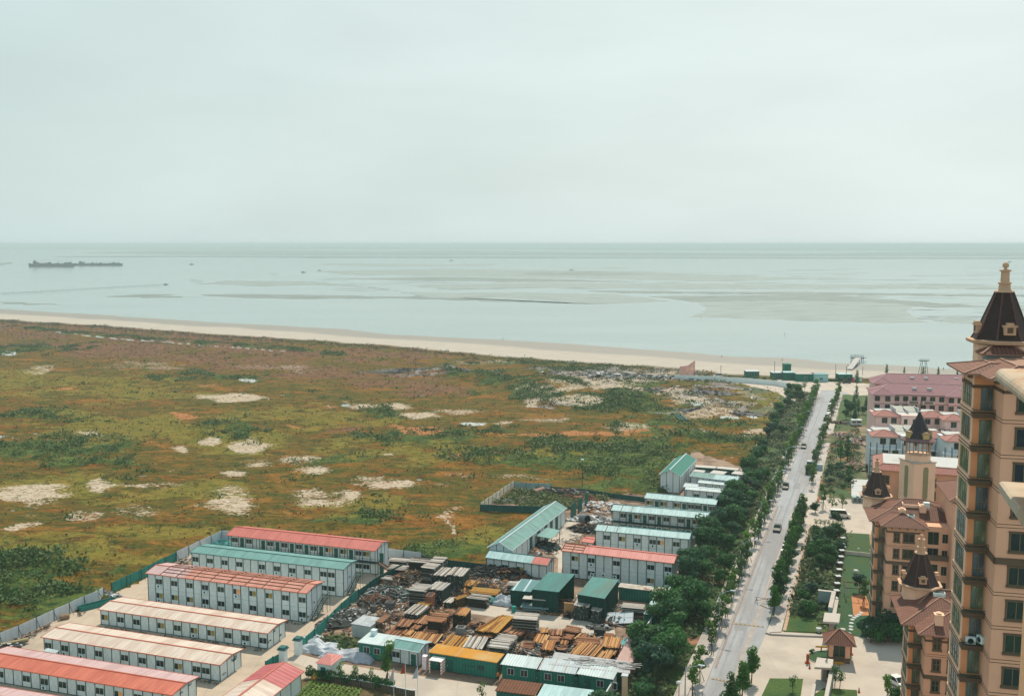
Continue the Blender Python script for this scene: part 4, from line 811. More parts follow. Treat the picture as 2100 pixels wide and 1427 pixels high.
def stack(label, pl, pr, h, D, k='o', along='y', bw=.15, mess=.3, gap=.16, group='timber stacks in the lumber yard', zb=0.):
    """pl/pr: front top edge as seen in the photo at height h"""
    a, L, rz = eave(pl, pr, h+zb); t = thing('lumber_stack', label, 'lumber stack', (a.x, a.y, zb), rz, group)
    r = random.Random(hash_s(label)); b = MB(); b.box(.12, L-.12, .15, D-.12, 0, h-.14); b.build('lower_layers', [stackside_shade[k]], t)  # solid core, its dark colour replaces the shade between boards
    b = MB()
    # protruding board ends on the front and the right face
    nz = max(1, int(h/.3))
    for lz in range(nz):
        z = .1+lz*(h-.25)/nz
        n = int(L/(bw*2.1))
        if along == 'y':
            for i in range(n):
                if r.random() < .4: x = .1+i*(L-.3)/n; b.box(x, x+bw*.8, r.uniform(-.12, .1), .4, z, z+.1, r.choice((0, 2, 3)))
        else:
            n2 = int(D/(bw*2.1))
            for i in range(n2):
                if r.random() < .4: y = .1+i*(D-.3)/n2; b.box(L-.4, L-.1+r.uniform(-.05, .2), y, y+bw*.8, z, z+.12, r.choice((0, 1, 2)))
            b.box(0, L, r.uniform(-.03, .05), .2, z, z+.07, r.choice((2, 3, 3)))
    W_, Ln = (L, D) if along == 'y' else (D, L)
    for layer in range(2):
        x = 0.
        while x < W_-bw*.6:
            ww = bw*r.uniform(.6, 1.35)
            if r.random() > gap:
                s0 = r.uniform(-mess, mess)*.8; s1 = Ln+r.uniform(-mess, mess)*.8; tw_ = r.uniform(-.05, .05)*mess*4; z = h-.13+layer*.06
                if along == 'y': T = Matrix.Translation((x, s0, z)) @ Matrix.Rotation(tw_*.15, 4, 'Z'); b.box(0, ww, 0, s1-s0, 0, .05+r.random()*.05, r.choice((0,0,1,1,2,2,3)), T=T)
                else: T = Matrix.Translation((s0, x, z)) @ Matrix.Rotation(tw_*.15, 4, 'Z'); b.box(0, s1-s0, 0, ww, 0, .05+r.random()*.05, r.choice((0,0,1,1,2,2,3)), T=T)
            x += ww+.015+r.random()*.04
    b.build('top_boards', WM[k], t)
    return t
def hash_s(s):
    v = 0
    for c in s: v = (v*31+ord(c)) & 0xffffff
    return v
q3 = lambda x, y: (700+x/4.364, 1100+y/4.364)
q4 = lambda x, y: (1020+x/4.365, 1100+y/4.365)
q8 = lambda x, y: (1080+x/7.63, 1240+y/7.63)
ST = [
 ('tan lumber stack with crooked boards, nearest behind the green cabin', q3(600,925), q3(850,950), .9, 4.2, 'o'),
 ('tan and yellow lumber stack directly behind the orange-roofed container', q3(862,990), q3(1060,1015), 1.3, 6.0, 'y'),
 ('grey plank stack behind the middle of the orange-roofed container', q3(1085,985), q3(1255,1000), 2.0, 5.0, 'g'),
 ('tall grey plank stack behind the right end of the orange-roofed container', q3(1310,985), q3(1480,1003), 2.4, 3.6, 'g', 'x'),
 ('grey plank stack just behind the tallest grey one near the leftmost white-roofed cabin', q3(1370,925), q3(1530,945), 2.2, 3.2, 'g', 'x'),
 ('brown lumber stack left of the two bright tan stacks by the lane', q3(1205,890), q3(1360,900), 1.0, 3.0, 'b', 'x'),
 ('bright tan stack of long battens, left of two beside the lane', q3(1195,830), q3(1275,850), 1.7, 8.0, 'y'),
 ('bright tan stack of long battens, right of two beside the lane', q3(1285,843), q3(1400,860), 1.7, 8.5, 'y'),
 ('reddish brown lumber stack right of the long batten stacks', q4(45,850), q4(200,885), 1.2, 3.4, 'b'),
 ('brown lumber stack in the middle left of the yard under the metal frame', q3(632,765), q3(770,780), 1.1, 4.0, 'b'),
 ('wide brown lumber stack in the middle of the yard, tallest of the brown ones', q3(765,750), q3(910,765), 2.6, 4.6, 'b', 'x'),
 ('small brown lumber stack beside the digger track', q3(480,795), q3(600,805), 1.1, 3.6, 'b'),
 ('grey-white plank stack left of the rust-coloured box', q3(556,680), q3(700,700), 1.9, 5.0, 'g'),
 ('ochre board pile against the rust-coloured box', q3(665,612), q3(770,625), 1.6, 2.2, 'y', 'x'),
 ('square stack of tangled tan boards at the left end of the lane', q3(990,690), q3(1115,703), 2.6, 3.6, 'o'),
 ('small tan stack, lower left of the middle group', q3(535,870), q3(620,880), .9, 2.2, 'o'),
 ('small pale brown stack, centre of the left group', q3(615,820), q3(680,830), .9, 2.0, 'b'),
 ('low brown stack of short boards in front of the tallest brown stack', q3(730,850), q3(835,862), 1.0, 2.8, 'b', 'x'),
 ('low brown board spread on the dirt left of the green cabin roof box', q3(380,880), q3(500,898), .5, 4.6, 'b'),
 ('tan boards lying just behind the white cabin roof', q3(470,920), q3(590,940), .7, 2.4, 'o'),
 ('low dark brown stack behind the lane end', q3(905,690), q3(985,700), .7, 2.8, 'b', 'x'),
 ('white-topped square plank stack beside the lane', q4(133,735), q4(350,752), 3.0, 3.6, 'p', 'x'),
 ('orange-brown stack left of the group right of the white-topped stack', q8(95,570), q8(300,590), 1.1, 3.6, 'o'),
 ('bright orange-brown stack with crosswise boards, front of the right group', q8(222,690), q8(420,705), 1.3, 4.0, 'o'),
 ('tan stack tucked against the white-topped plank stack', q8(215,425), q8(330,432), 1.1, 2.0, 'o'),
 ('brown stack top row, right of the white-topped plank stack', q8(370,455), q8(560,465), 1.1, 2.6, 'b'),
 ('rust-brown stack top row beside the concrete lane', q8(560,395), q8(780,440), 1.4, 2.6, 'b', 'x'),
 ('small brown stack in the second row of the right group', q8(365,560), q8(500,570), 1.0, 2.4, 'b', 'x'),
 ('small reddish stack at the right end of the second row', q8(530,600), q8(640,610), 1.1, 2.4, 'o'),
 ('dark brown cross-laid stack between the second and third rows', q8(560,520), q8(690,540), 1.3, 2.4, 'b', 'x'),
 ('small rust-brown stack behind the weathered shed roof', q8(490,690), q8(610,700), 1.0, 2.2, 'b', 'x'),
 ('large tan stack right behind the weathered shed roof, widest of the right group', q8(670,745), q8(1045,815), 1.6, 5.4, 'o'),
 ('tan stack of split boards in the top right row', q8(740,515), q8(880,545), 1.3, 2.6, 'o'),
 ('long dark brown stack with loose rods, centre of the right group', q8(760,620), q8(1110,650), 1.5, 3.8, 'b', 'x'),
 ('square bright tan stack beside the blue tarpaulin', q8(1165,640), q8(1440,665), 1.6, 4.6, 'o'),
 ('tan stack in the front right corner by the pinkish store', q8(1070,810), q8(1300,850), 1.2, 3.2, 'o'),
 ('pale tan stack with one white plank on the front right', q8(1215,745), q8(1385,770), 1.2, 2.6, 'o'),
 ('small brown stack at the back near the barrow', q8(1215,495), q8(1370,510), 1.3, 1.8, 'b', 'x'),
 ('low red-brown board pile on the left of the right group', q8(-60,660), q8(75,670), .9, 2.6, 'b', 'x'),
 ('tall grey shuttering stack, front left of the back row', q3(600,475), q3(745,490), 3.4, 4.0, 'g', 'x'),
 ('wide grey shuttering stack with fanned sides, front right of the back row', q3(770,462), q3(905,480), 3.2, 4.4, 'g'),
 ('tall pale-topped shuttering stack near the salmon-roofed barrack', q3(710,272), q3(830,287), 3.4, 3.6, 'p', 'x'),
 ('pale-topped shuttering stack at the very back of the lumber yard', q3(785,222), q3(905,232), 3.2, 3.8, 'p', 'x'),
 ('grey shuttering stack along the dark hoarding', q3(600,222), q3(765,235), 2.8, 3.2, 'g', 'x'),
 ('grey plank stack strewn with bleached sticks, left of the back pair', q3(800,335), q3(940,350), 2.4, 5.0, 'g'),
 ('tall grey plank stack bristling with battens, right of the back pair', q3(945,338), q3(1090,350), 3.2, 5.0, 'g'),
 ('low pale board pile beside the yellow wooden crate', q3(910,580), q3(980,592), 1.3, 3.0, 'p'),
 ('yellowish wooden crate of boards beside the grey pipe stack', q3(1000,545), q3(1040,560), 2.0, 3.0, 'y'),
 ('ochre formwork pile, left of the bundles in front of the black rail heap', q3(1070,430), q3(1200,445), 1.0, 3.2, 'y'),
 ('orange formwork boards with grey gutters on top', q3(1140,495), q3(1390,520), 1.1, 3.2, 'y', 'x'),
 ('brown formwork spread behind the long grey bundle', q3(1120,520), q3(1400,560), .6, 3.0, 'b', 'x'),
 ('long bundle of grey-green tubes beside the lane', q3(1125,545), q3(1300,565), 1.9, 2.6, 'g', 'x'),
 ('pale timber stack in the gap by the translucent canopy', q3(1480,430), q3(1590,440), 1.4, 2.6, 'p', 'x'),
 ('weathered plank slab stack in front of the littered container', q4(1110,632), q4(1310,650), 2.4, 3.4, 'p', 'x'),
 ('bleached plank stack leaning at the right green shed', q4(680,610), q4(820,625), 3.0, 3.4, 'g'),
 ('narrow bleached stack right of the leaning planks at the green shed', q4(835,655), q4(925,665), 2.6, 3.0, 'g'),
]
for s_ in ST: stack(*s_[:5], k=s_[5], along=s_[6] if len(s_) > 6 else 'y', mess=.45 if s_[5] in 'gob' else .2)
for (lab, pl, pr, h, D) in (('pale scaffold planks stacked at the end of the dividing hoarding', q3(410,285), q3(560,300), 1.5, 3.), ('low stack of grey sheets beside the dividing hoarding', q3(350,375), q3(440,388), 1.2, 2.4), ('loose pale planks along the back hoarding by the salmon-roofed barrack', q3(420,215), q3(590,228), 1.3, 2.6)):
    stack(lab, pl, pr, h, D, 'g', 'x', mess=.5)
# ================================================================ heaps, tarpaulins, junk
def heap(label, px, rx, ry, h, mats, n=120, seed=1, sz=(.1, 1.), name='scrap_heap', cat='heap', rz=-.3, flatk=.12, base=True, mode='mix'):
    c = G(*px); r = random.Random(seed); b = MB(); q = 10
    if base:
        prof = [(1.0, 0), (.85, .3), (.55, .65), (.2, .85), (.01, .9)]; i0 = len(b.v); b.lathe([(p_[0], p_[1]*h*.8) for p_ in prof], 14)
        for i in range(i0, len(b.v)): v = b.v[i]; k = 1+.25*math.sin(v[0]*7+v[1]*5+seed); b.v[i] = (v[0]*rx*k, v[1]*ry*k, v[2]*(1+.2*math.sin(v[0]*9)))
    for i in range(n):
        a_ = r.uniform(0, 6.28); d = math.sqrt(r.random()); x, y = rx*d*math.cos(a_), ry*d*math.sin(a_); z = h*(1-d*d)*r.uniform(.55, 1.05)+.05
        l_ = r.uniform(*sz)*(1 if mode != 'stick' else 2.2); w_ = l_*r.uniform(.05, .15) if mode == 'stick' else l_*r.uniform(.3, .9)
        T = Matrix.Translation((x, y, z)) @ Matrix.Rotation(r.uniform(0, 3.14), 4, 'Z') @ Matrix.Rotation(r.uniform(-.5, .5), 4, 'X') @ Matrix.Rotation(r.uniform(-.4, .4), 4, 'Y')
        b.box(-l_/2, l_/2, -w_/2, w_/2, -flatk*l_/3, flatk*l_/3, 1+r.randrange(len(mats)-1), T=T)
    return tag(place(b.build(name, mats), c, rz), label, cat)
j_d = M('dark_scrap', SL(62,66,60), nv=.4, ns=2); j_w = M('white_scrap', SL(226,224,216), nv=.15); j_g = M('grey_scrap', SL(126,122,114), nv=.2); j_b = M('brown_scrap', SL(150,104,74), nv=.3); j_t = M('teal_scrap', SL(70,128,116), nv=.2); j_s = M('sandy_rubble', SL(196,160,132), nv=.25); j_k = M('black_rail', SL(44,56,52), nv=.3)
heap('grey and white rubbish heap along the teal hoarding', (703,1272), 6.5, 3.2, 1.8, [j_d, j_g, j_w, j_d, j_g], 420, 1, (.15, .7), 'rubbish_heap', rz=.9)
heap('brown heap of reinforcement offcuts beside the dividing hoarding', (772,1236), 4., 3., 1.6, [j_d, j_b, j_b, j_g], 220, 2, mode='stick')
heap('scaffold pole tangle with greenery below the shuttering stacks', (800,1220), 6.5, 3.5, 1.6, [j_d, j_g, j_d, j_w, j_t], 260, 3, mode='stick')
heap('long heap of splintered timber running up to the back hoarding', (828,1192), 7.5, 2.8, 1.8, [j_d, j_b, M('splintered_timber', SL(190,160,120), nv=.2), j_d], 300, 4, mode='stick', rz=.9)
heap('black rail and girder heap in front of the red-and-blue roofed barrack', (1010,1176), 6.5, 3.2, 1.6, [j_k, j_k, j_d, j_g], 200, 5, (.6, 1.6), mode='stick')
heap('second black girder heap beside the translucent canopy', (1045,1180), 5., 2.8, 1.8, [j_k, j_k, j_b], 150, 6, (.5, 1.4), mode='stick')
heap('brown scaffold clamps and rods in front of the green tarpaulin heap', (985,1209), 5., 2.4, 1.1, [j_d, j_b, j_b, j_d], 160, 7, mode='stick')
heap('scrap pile with blue-green sheet beside the scaffold drums', (868,1226), 4.5, 2.4, 1.2, [j_d, j_g, j_t, j_g], 160, 8, (.2, .9))
heap('tangled cable and wire heap by the tilted white panel', (1262,1273), 5., 2.6, 1.0, [j_d, j_g, j_b, j_d], 240, 9, mode='stick')
heap('mixed junk spilling from the right green shed', (1240,1248), 3., 4.5, 1.4, [j_d, j_w, j_g, j_b, j_t], 200, 10, (.2, .8))
heap('white and brown demolition debris between the workshop and the barracks', (1235,1040), 7.5, 5.5, .9, [j_s, j_w, j_s, j_w, j_b], 260, 11, (.5, 1.8), 'debris_heap')
heap('bright white sheet debris beside the pale blue roofed barrack', (1212,1066), 6., 3.5, .8, [j_w, j_w, j_w, j_g], 150, 12, (.5, 1.8), 'debris_heap')
heap('dark machinery scrap with a drum in front of the red-roofed shed', (1204,1087), 5., 3., 1.8, [j_d, j_d, j_b, j_g, j_k], 220, 13, (.3, 1.2))
heap('dark clutter under the teal canopy of the workshop', (1118,1123), 3.6, 3.4, 1.5, [j_d, j_d, j_g, j_t], 160, 14, (.3, 1.2))
heap('pale boxes and clutter at the near corner of the workshop', (1098,1133), 3., 2., 1.1, [j_s, j_w, j_b], 60, 15, (.4, 1.))
heap('rusty pipe bundle heap inside the scrap compound', (1188,1022), 7., 2.4, 1.2, [j_b, j_b, j_d], 120, 16, mode='stick')
heap('dark drum pile in the scrap compound grass', (1070,1028), 3., 2., 1.0, [j_d, j_d, j_g], 60, 17, (.3, .9))
heap('scrap timber row along the back of the scrap compound', (1165,1012), 9., 2., 1.6, [j_d, j_g, j_b, j_w], 160, 18, mode='stick')
heap('junk beside the estate wall near the pipe racks', (1228,1287), 2.6, 1.4, .7, [j_g, j_w, j_d], 60, 19, (.2, .7))
heap('black and grey rubbish row along the grassland fence, bottom left', (12,1328), 3.2, 1.2, .8, [j_d, j_d, j_g, j_w], 90, 20, (.2, .8), 'rubbish_heap', rz=.5)
heap('white rubbish strewn outside the gap in the hoarding', (216,1219), 4., 1.5, .6, [j_g, j_w, j_w, j_d], 100, 21, (.2, .8), 'rubbish_heap')
heap('clutter beside the left end of the teal-roofed barrack', (385,1152), 2.5, 2., 1., [j_s, j_w, j_t, j_d], 50, 22, (.3, .9))
heap('grey concrete rubble mound in the wasteland by the beach road', (1470,848), 22, 6, 2.0, [M('grey_rubble', SL(136,130,122), nv=.3, ns=.4), j_g, M('grey_green_rubble', SL(120,120,108), nv=.3), j_g], 320, 23, (.8, 2.6), 'rubble_mound')
heap('long grey rubble mound nearest the painted hoarding', (1405,805), 26, 9, 2.0, [M('grey_rubble', (0,0,0)), j_g, M('grey_green_rubble', (0,0,0)), j_g], 380, 24, (.8, 2.6), 'rubble_mound')
heap('white rubble and sheeting dumped on the shore side of the wasteland', (1240,770), 40, 12, 1.6, [M('grey_rubble', (0,0,0)), j_w, j_g, M('grey_green_rubble', (0,0,0))], 260, 25, (1., 3.4), 'rubble_mound', base=False)
heap('white plastic and rubble strip below the beach wall', (1470,796), 26, 4, 1.0, [M('grey_rubble', (0,0,0)), j_w, j_g, M('grey_green_rubble', (0,0,0))], 130, 26, (.6, 2.), 'rubble_mound', base=False)
heap('grey mound with white lumps beside the sandy track', (1330,775), 36, 9, 1.6, [M('grey_rubble', (0,0,0)), j_g, j_w, M('grey_green_rubble', (0,0,0))], 260, 27, (.8, 2.8), 'rubble_mound', base=False)
heap('long dark grey earth bank at the edge of the red plants', (890,764), 38, 5, 3.2, [M('grey_green_rubble', (0,0,0)), j_g, M('grey_rubble', (0,0,0))], 300, 28, (.8, 2.4), 'rubble_mound', rz=-.05)
def tarp(label, px, rx, ry, h, mat, seed, rz=-.3):
    c = G(*px); b = MB(); n, m_ = 22, 16; i0 = 0
    for j in range(m_+1):
        for i in range(n+1):
            u_, v_ = i/n*2-1, j/m_*2-1; f = max(0, 1-(abs(u_)**2.6))*max(0, 1-(abs(v_)**2.6)); z = h*f**.6*(.65+.5*noise.noise(Vector((u_*2.2+seed, v_*2.2, 0))))+.18*abs(noise.noise(Vector((u_*7, v_*7, seed))))
            b.v.append((u_*rx*(1+.12*noise.noise(Vector((u_*2, v_*2, seed+5)))), v_*ry*(1+.2*noise.noise(Vector((v_*2, u_*3, seed+9)))), max(.02, z)))
    for j in range(m_):
        for i in range(n): b.f.append((j*(n+1)+i, j*(n+1)+i+1, (j+1)*(n+1)+i+1, (j+1)*(n+1)+i)); b.m.append(0)
    return tag(place(b.build('tarpaulin', [mat]), c, rz), label, 'tarpaulin')
tw_ = M('white_tarpaulin', SL(226,228,226), rough=.6, nv=.1, ns=1.); tb_ = M('blue_green_tarpaulin', SL(70,150,140), rough=.6, nv=.15)
tarp('crumpled white tarpaulin over goods, left of two beside the gate', (656,1331), 4.2, 2.2, 1.9, tw_, 1)
tarp('grey-white tarpaulin over long bundles, right of two in front of the green cabin', (716,1345), 5., 2.2, 1.6, M('grey_white_tarpaulin', SL(206,206,206), rough=.6, nv=.2, ns=1.5), 2)
tarp('small torn white sheet heap by the low dark wall', (650,1312), 3., 1.4, 1.0, tw_, 3)
tarp('white tarpaulin draped over a heap between the lumber and the green shed', (1033,1236), 2.2, 1.8, 2.0, tw_, 4)
tarp('teal tarpaulin sagging beside the white one near the green shed', (1016,1235), 2.2, 1.5, 1.3, tb_, 5)
tarp('flat blue-green tarpaulin on the ground by the pinkish store', (1276,1316), 1.8, 2.2, .25, M('cyan_tarpaulin', SL(96,176,176), rough=.6), 6)
tarp('teal sheet over goods behind the teal-roofed barrack', (463,1118), 3.5, 2., 1.4, tb_, 7)
tarp('white sheet lying in the scrap compound grass', (1029,1026), 4.2, 1.6, .6, tw_, 8)
tarp('blackish tarpaulin mound against the dividing hoarding', (707,1262), 1.8, 1.4, 1.6, j_d, 9, .8)
# tilted white panel, flatbed racks, rust box, drums
b = MB(); b.box(-2.6, 2.6, -1.7, 1.7, 0, .08); 
for i in range(4): b.box(-2.6+i*1.7, -2.55+i*1.7, -1.7, 1.7, .08, .11, 1)
for i in range(3): b.box(-2.6, 2.6, -1.7+i*1.6, -1.66+i*1.6, .08, .11, 1)
o = b.build('wall_panel', [M('white_panel', SL(226,234,230), nv=.06), j_g]); o.location = G(1271,1276)+Vector((0,0,.9)); o.rotation_euler = (.32, -.12, -.2); tag(o, 'white framed wall panel tilted on the cable heap', 'panel')
def rack(label, px, w_, d_, h_, rz):
    t = thing('sheet_rack', label, 'rack', G(*px), rz); b = MB(); b.box(-w_/2, w_/2, -d_/2, d_/2, h_, h_+.1); b.build('top_sheet', [M('cream_sheet_board', SL(232,220,200), nv=.06)], t)
    b = MB(); b.box(-w_/2-.4, w_/2+.6, -d_/2-.2, d_/2+.3, .9, 1.1); b.box(-w_/2, w_/2, -d_/2, d_/2, .4, .6); b.build('shelf', [M('pale_teal_sheet', SL(150,180,174), nv=.15)], t)
    for sx in (-1, 1):
        for sy in (-1, 1): b = MB(); b.bar((sx*w_*.4, sy*d_*.4, 0), (sx*w_*.4, sy*d_*.4, h_), .1); b.build('leg', [dsteel], t)
rack('open rack with a cream top sheet in front of the left green shed', (1097,1252), 4.6, 2.0, 2.6, R(-12))
for (x, y, lab, w_, h_, d_, mt_) in ((883,1246,'upright rust-coloured box beside the ochre boards',1.3,2.8,2.2,M('rust_box', SL(176,112,84), nv=.15)),(945,1296,'small open white-edged bin on the dirt',1.6,1.1,1.4,M('bin_grey', SL(180,176,166), nv=.1)),(767,1252,'small grey crate on the edge of the dirt track',1.2,1.1,1.1,j_g),(800,1247,'concrete block bin beside the scaffold heap',1.6,1.4,1.4,j_g),(1230,1301,'blue-black barrow box on the concrete lane',2.0,1.2,1.2,j_d),(1166,1262,'tan plywood sheet box at the end of the left green shed',1.8,2.6,.3,M('plywood', SL(212,160,104), nv=.1))):
    b = MB(); b.box(-w_/2, w_/2, -d_/2, d_/2, 0, h_-.1); b.box(-w_/2-.04, w_/2+.04, -d_/2-.04, d_/2+.04, h_-.1, h_, 1); b.box(-w_/2+.15, w_/2-.15, -d_/2+.15, d_/2-.15, h_, h_+.01, 2)
    tag(place(b.build('storage_box', [mt_, mt_, j_d]), G(x, y), R(-15)), lab, 'box')
b = MB(); b.lathe([(.45, 0), (.45, 1.1), (.4, 1.15)], 12); tag(place(b.build('waste_bin', [M('bin_teal', SH(30,110,100), nv=.1)]), G(1054,1254)), 'dark teal drum bin beside the left green shed', 'bin')
b = MB(); b.lathe([(1.3, 0), (1.3, 1.8), (1.0, 2.2), (.9, 2.2)], 14, ms=[0, 0, 1]); o = b.build('mixer_drum', [M('drum_grey', SL(150,150,146), nv=.2), j_k]); o.location = G(1194,1077)+Vector((0,0,1.8)); o.rotation_euler = (R(80), 0, R(35)); tag(o, 'grey concrete mixer drum lying on the machinery scrap', 'drum')
# black digger-like compactor beside the asbestos-roofed hut
t = thing('scaffold_tower', 'dark narrow scaffold stand with planks beside the asbestos-roofed hut', 'scaffold', G(786,1300), R(70)); b = MB()
for x in (-1.6, 1.6):
    for y in (-.6, .6): b.bar((x, y, 0), (x, y, 3.), .1)
for z in (.8, 1.8, 2.9):
    b.bar((-1.6, -.6, z), (1.6, -.6, z), .08); b.bar((-1.6, .6, z), (1.6, .6, z), .08)
b.build('frame', [j_k], t); b = MB(); b.box(-1.8, 1.8, -.7, .7, 2.9, 3.05); b.box(-1.2, -.3, -.75, .75, 1.6, 2.1); b.build('deck', [j_b], t)
# spare pipes and trough near the left fence
for (x, y, lab, l_, r__, rz, mt_) in ((30,1320,'yellow-tan pipe lying near the bottom left fence',4.5,.35,.62,M('tan_pipe', SL(206,180,130))),(133,1269,'short brown drum lying by the left fence',1.6,.5,.6,M('brown_drum', SL(176,140,104))),(1106,1010,'pink-brown tank lying in the scrap compound',5.,.7,.9,M('pinkish_tank', SL(196,150,130)))):
    b = MB(); b.tube([(-l_/2,0,r__),(l_/2,0,r__)], r__, 12); tag(place(b.build('pipe', [mt_], smooth=False), G(x, y), rz), lab, 'pipe')
t = thing('boat_trough', 'long dark green trough lying by the left fence near the third barrack', 'trough', G(200,1243), R(45)); b = MB(); b.box(-3.6, 3.6, -.7, -.6, 0, .9); b.box(-3.6, 3.6, .6, .7, 0, .9); b.box(-3.6, -3.5, -.6, .6, 0, .9); b.box(3.5, 3.6, -.6, .6, 0, .9); b.box(-3.5, 3.5, -.6, .6, .1, .2); b.build('hull', [fen_t], t)
# three dark green pipes in the wasteland
for i in range(3):
    pa_, pb_ = G(1379+i*7, 850+i*.6), G(1396+i*7, 865+i*.6); L_ = (pb_-pa_).length; b = MB(); b.tube([(0,0,.55),(L_,0,.55)], .5, 10); tag(place(b.build('pipe', [fen_d]), pa_, math.atan2((pb_-pa_).y, (pb_-pa_).x)), 'long dark green pipe on the wasteland, %s of three from the left' % NTH[i], 'pipe', 'dark green pipes')
# yard light pole + poles in the wasteland
for (x, y, h_, lab) in ((1194,1001,8.5,'tall thin yard light pole behind the scrap compound'),):
    t = thing('yard_light_pole', lab, 'light pole', G(x, y)); b = MB(); b.tube([(0,0,0),(0,0,h_)], [.12,.07], 6); b.build('pole', [dsteel], t); b = MB(); b.box(-.4,.4,-.2,.2,h_-.1,h_+.35); b.build('lamp', [winf], t)

# loose boards and offcuts trodden into the yard (uncountable)
def litter(nm, label, polypx, n, seed, mats, l0=.3, l1=2.2, z=.02, clear=()):
    P = [G(*q) for q in polypx]; pa = [(p.x, p.y) for p in P]; r = random.Random(seed); b = MB(); c = 0; xs = [p.x for p in P]; ys = [p.y for p in P]
    while c < n:
        x, y = r.uniform(min(xs), max(xs)), r.uniform(min(ys), max(ys))
        if not inpoly(np.array([x]), np.array([y]), pa)[0]: continue
        if noise.noise(Vector((x*.25, y*.25, seed))) < -.12: continue
        c += 1; l_ = r.uniform(l0, l1); T = Matrix.Translation((x, y, z+r.uniform(.02, .35))) @ Matrix.Rotation(r.choice((R(-17), R(72), r.uniform(0, 3.1)))+r.uniform(-.15, .15), 4, 'Z') @ Matrix.Rotation(r.uniform(-.12, .12), 4, 'Y')
        b.box(-l_/2, l_/2, -.08, .08, 0, .07, r.randrange(len(mats)), T=T)
    tag(b.build(nm, mats), label, 'litter', kind='stuff')
litter('yard_litter', 'loose boards and offcuts lying between the lumber stacks', [(735,1232),(690,1275),(700,1296),(860,1325),(1010,1345),(1120,1350),(1290,1370),(1310,1310),(1200,1300),(1050,1285),(940,1262),(860,1262),(960,1235),(1060,1240),(1120,1262),(1300,1285),(1330,1250),(1000,1185),(840,1165)], 3600, 31, [j_b, j_d, j_g, j_d, WM['o'][0], WM['g'][1]])
litter('yard_litter', 'planks and rubble strewn around the workshop lane', [(1180,1035),(1260,1040),(1250,1100),(1195,1120),(1160,1130),(1120,1145),(1130,1110),(1165,1060)], 350, 32, [j_g, j_d, j_s, j_w, j_b])
litter('weed_litter', 'dark debris and weeds edging the concrete yard', [(0,1326),(111,1277),(203,1236),(212,1242),(115,1288),(0,1340)], 160, 33, [j_d, j_d, j_g, j_b], .2, .9)

for (lab, pts, n, sd_) in (('dust and scraps along the foot of the second cream-roofed barrack', [(86,1346),(452,1400),(446,1404),(84,1352)], 130, 34), ('scraps and weeds along the foot of the third row barrack', [(205,1285),(548,1333),(540,1338),(203,1291)], 150, 35), ('weeds and oddments along the foot of the peach-roofed barrack', [(300,1225),(628,1279),(620,1284),(300,1232)], 130, 36)):
    litter('weed_litter', lab, pts, n, sd_, [j_d, j_g, j_t, j_b], .1, .6)
litter('weed_litter', 'scraps lying about the workshop yard behind the lumber', [(866,1160),(996,1176),(1010,1200),(880,1180)], 200, 37, [j_d, j_d, j_k, j_b, j_g])
for i_, (c_, r_x, r_y, h_, sd_, mts) in enumerate((((905,1215),4,2.2,1.3,51,[j_d,j_d,j_g,j_k]),((960,1222),3,1.6,.9,52,[j_d,WM['y'][0],WM['b'][0],j_d]),((905,1265),2.4,1.4,.8,53,[j_d,WM['b'][1],j_d]),((985,1290),3.2,2.,.9,54,[j_d,WM['b'][0],j_k,j_g]),((1082,1300),3,1.6,.9,55,[j_d,j_g,WM['b'][0]]),((1130,1335),4.5,1.6,.9,56,[j_d,j_g,WM['g'][0],j_k]),((1090,1345),4.5,1.6,.9,57,[j_d,j_g,WM['g'][1],j_b]),((1190,1262),3,1.6,1.2,58,[j_d,j_k,j_g]),((1062,1226),3,1.6,1.2,59,[j_k,j_k,j_d]),((800,1268),3.2,1.4,.8,60,[j_d,j_b,j_g]))):
    heap('low tangle of scrap timber and rods '+['between the wide grey stack and the crate', 'in front of the ochre formwork boards', 'between the tangled board stack and the brown stacks', 'left of the bright batten stacks', 'left of the white-topped plank stack', 'behind the middle green cabin', 'behind the leftmost green cabin', 'in front of the leaning planks', 'left of the dark green shed wall', 'beside the grey block bins'][i_], c_, r_x, r_y, h_, mts, 110, sd_, (.3, 1.3), mode='stick')
# ================================================================ right side ground and road furniture
sheet('right_pavement', [G(1571,1297),G(1590,1252),RD(48,6.9),RD(103,6.9),RD(103,9.8),RD(60,9.8),G(1602,1296)], pave, .13, True)
sheet('right_pavement', [RD(123,7),RD(123,9.9),RD(215,9.9),RD(215,7)], pave, .13, True)
sheet('right_pavement', [RD(232,7),RD(232,10),RD(345,10),RD(345,7)], pave, .13, True)
sheet('pavement_edge_strip', [RD(31,9.8),RD(31,10.4),RD(103,10.4),RD(103,9.8)], pinkp, .1, True)
sheet('forecourt', [(1571,1298),(1602,1295),(1690,1300),(1757,1298),(1850,1312),(1900,1440),(1900,1520),(1480,1520),(1505,1427),(1540,1370)], conc2, .012)
sheet('upper_forecourt', [(1618,1060),(1650,1012),(1700,1020),(1745,1024),(1860,1032),(1860,1100),(1735,1092),(1655,1084)], conc2, .01)
sheet('side_lane', [RD(103,7),RD(123,7),RD(123,12),RD(104,12)], conc2, .008, True)
sheet('hedge_bed', [RD(30.5,10.1),RD(36.5,10.2),RD(103,10.2),G(1733,1092),G(1719,1190),G(1710,1255),G(1697,1296)], rough_g, .08, True)
sheet('lawn', [(1733,1092),(1782,1095),(1800,1310),(1745,1303),(1700,1298),(1719,1190)], lawn2, .05)
sheet('sandpit', [(1746,1222),(1775,1218),(1790,1262),(1750,1262)], M('sandpit_floor', SL(226,150,98), nv=.15), .08)
sheet('lower_lawn', [(1579,1391),(1647,1392),(1640,1440),(1630,1500),(1540,1500),(1562,1427)], lawn, .1)
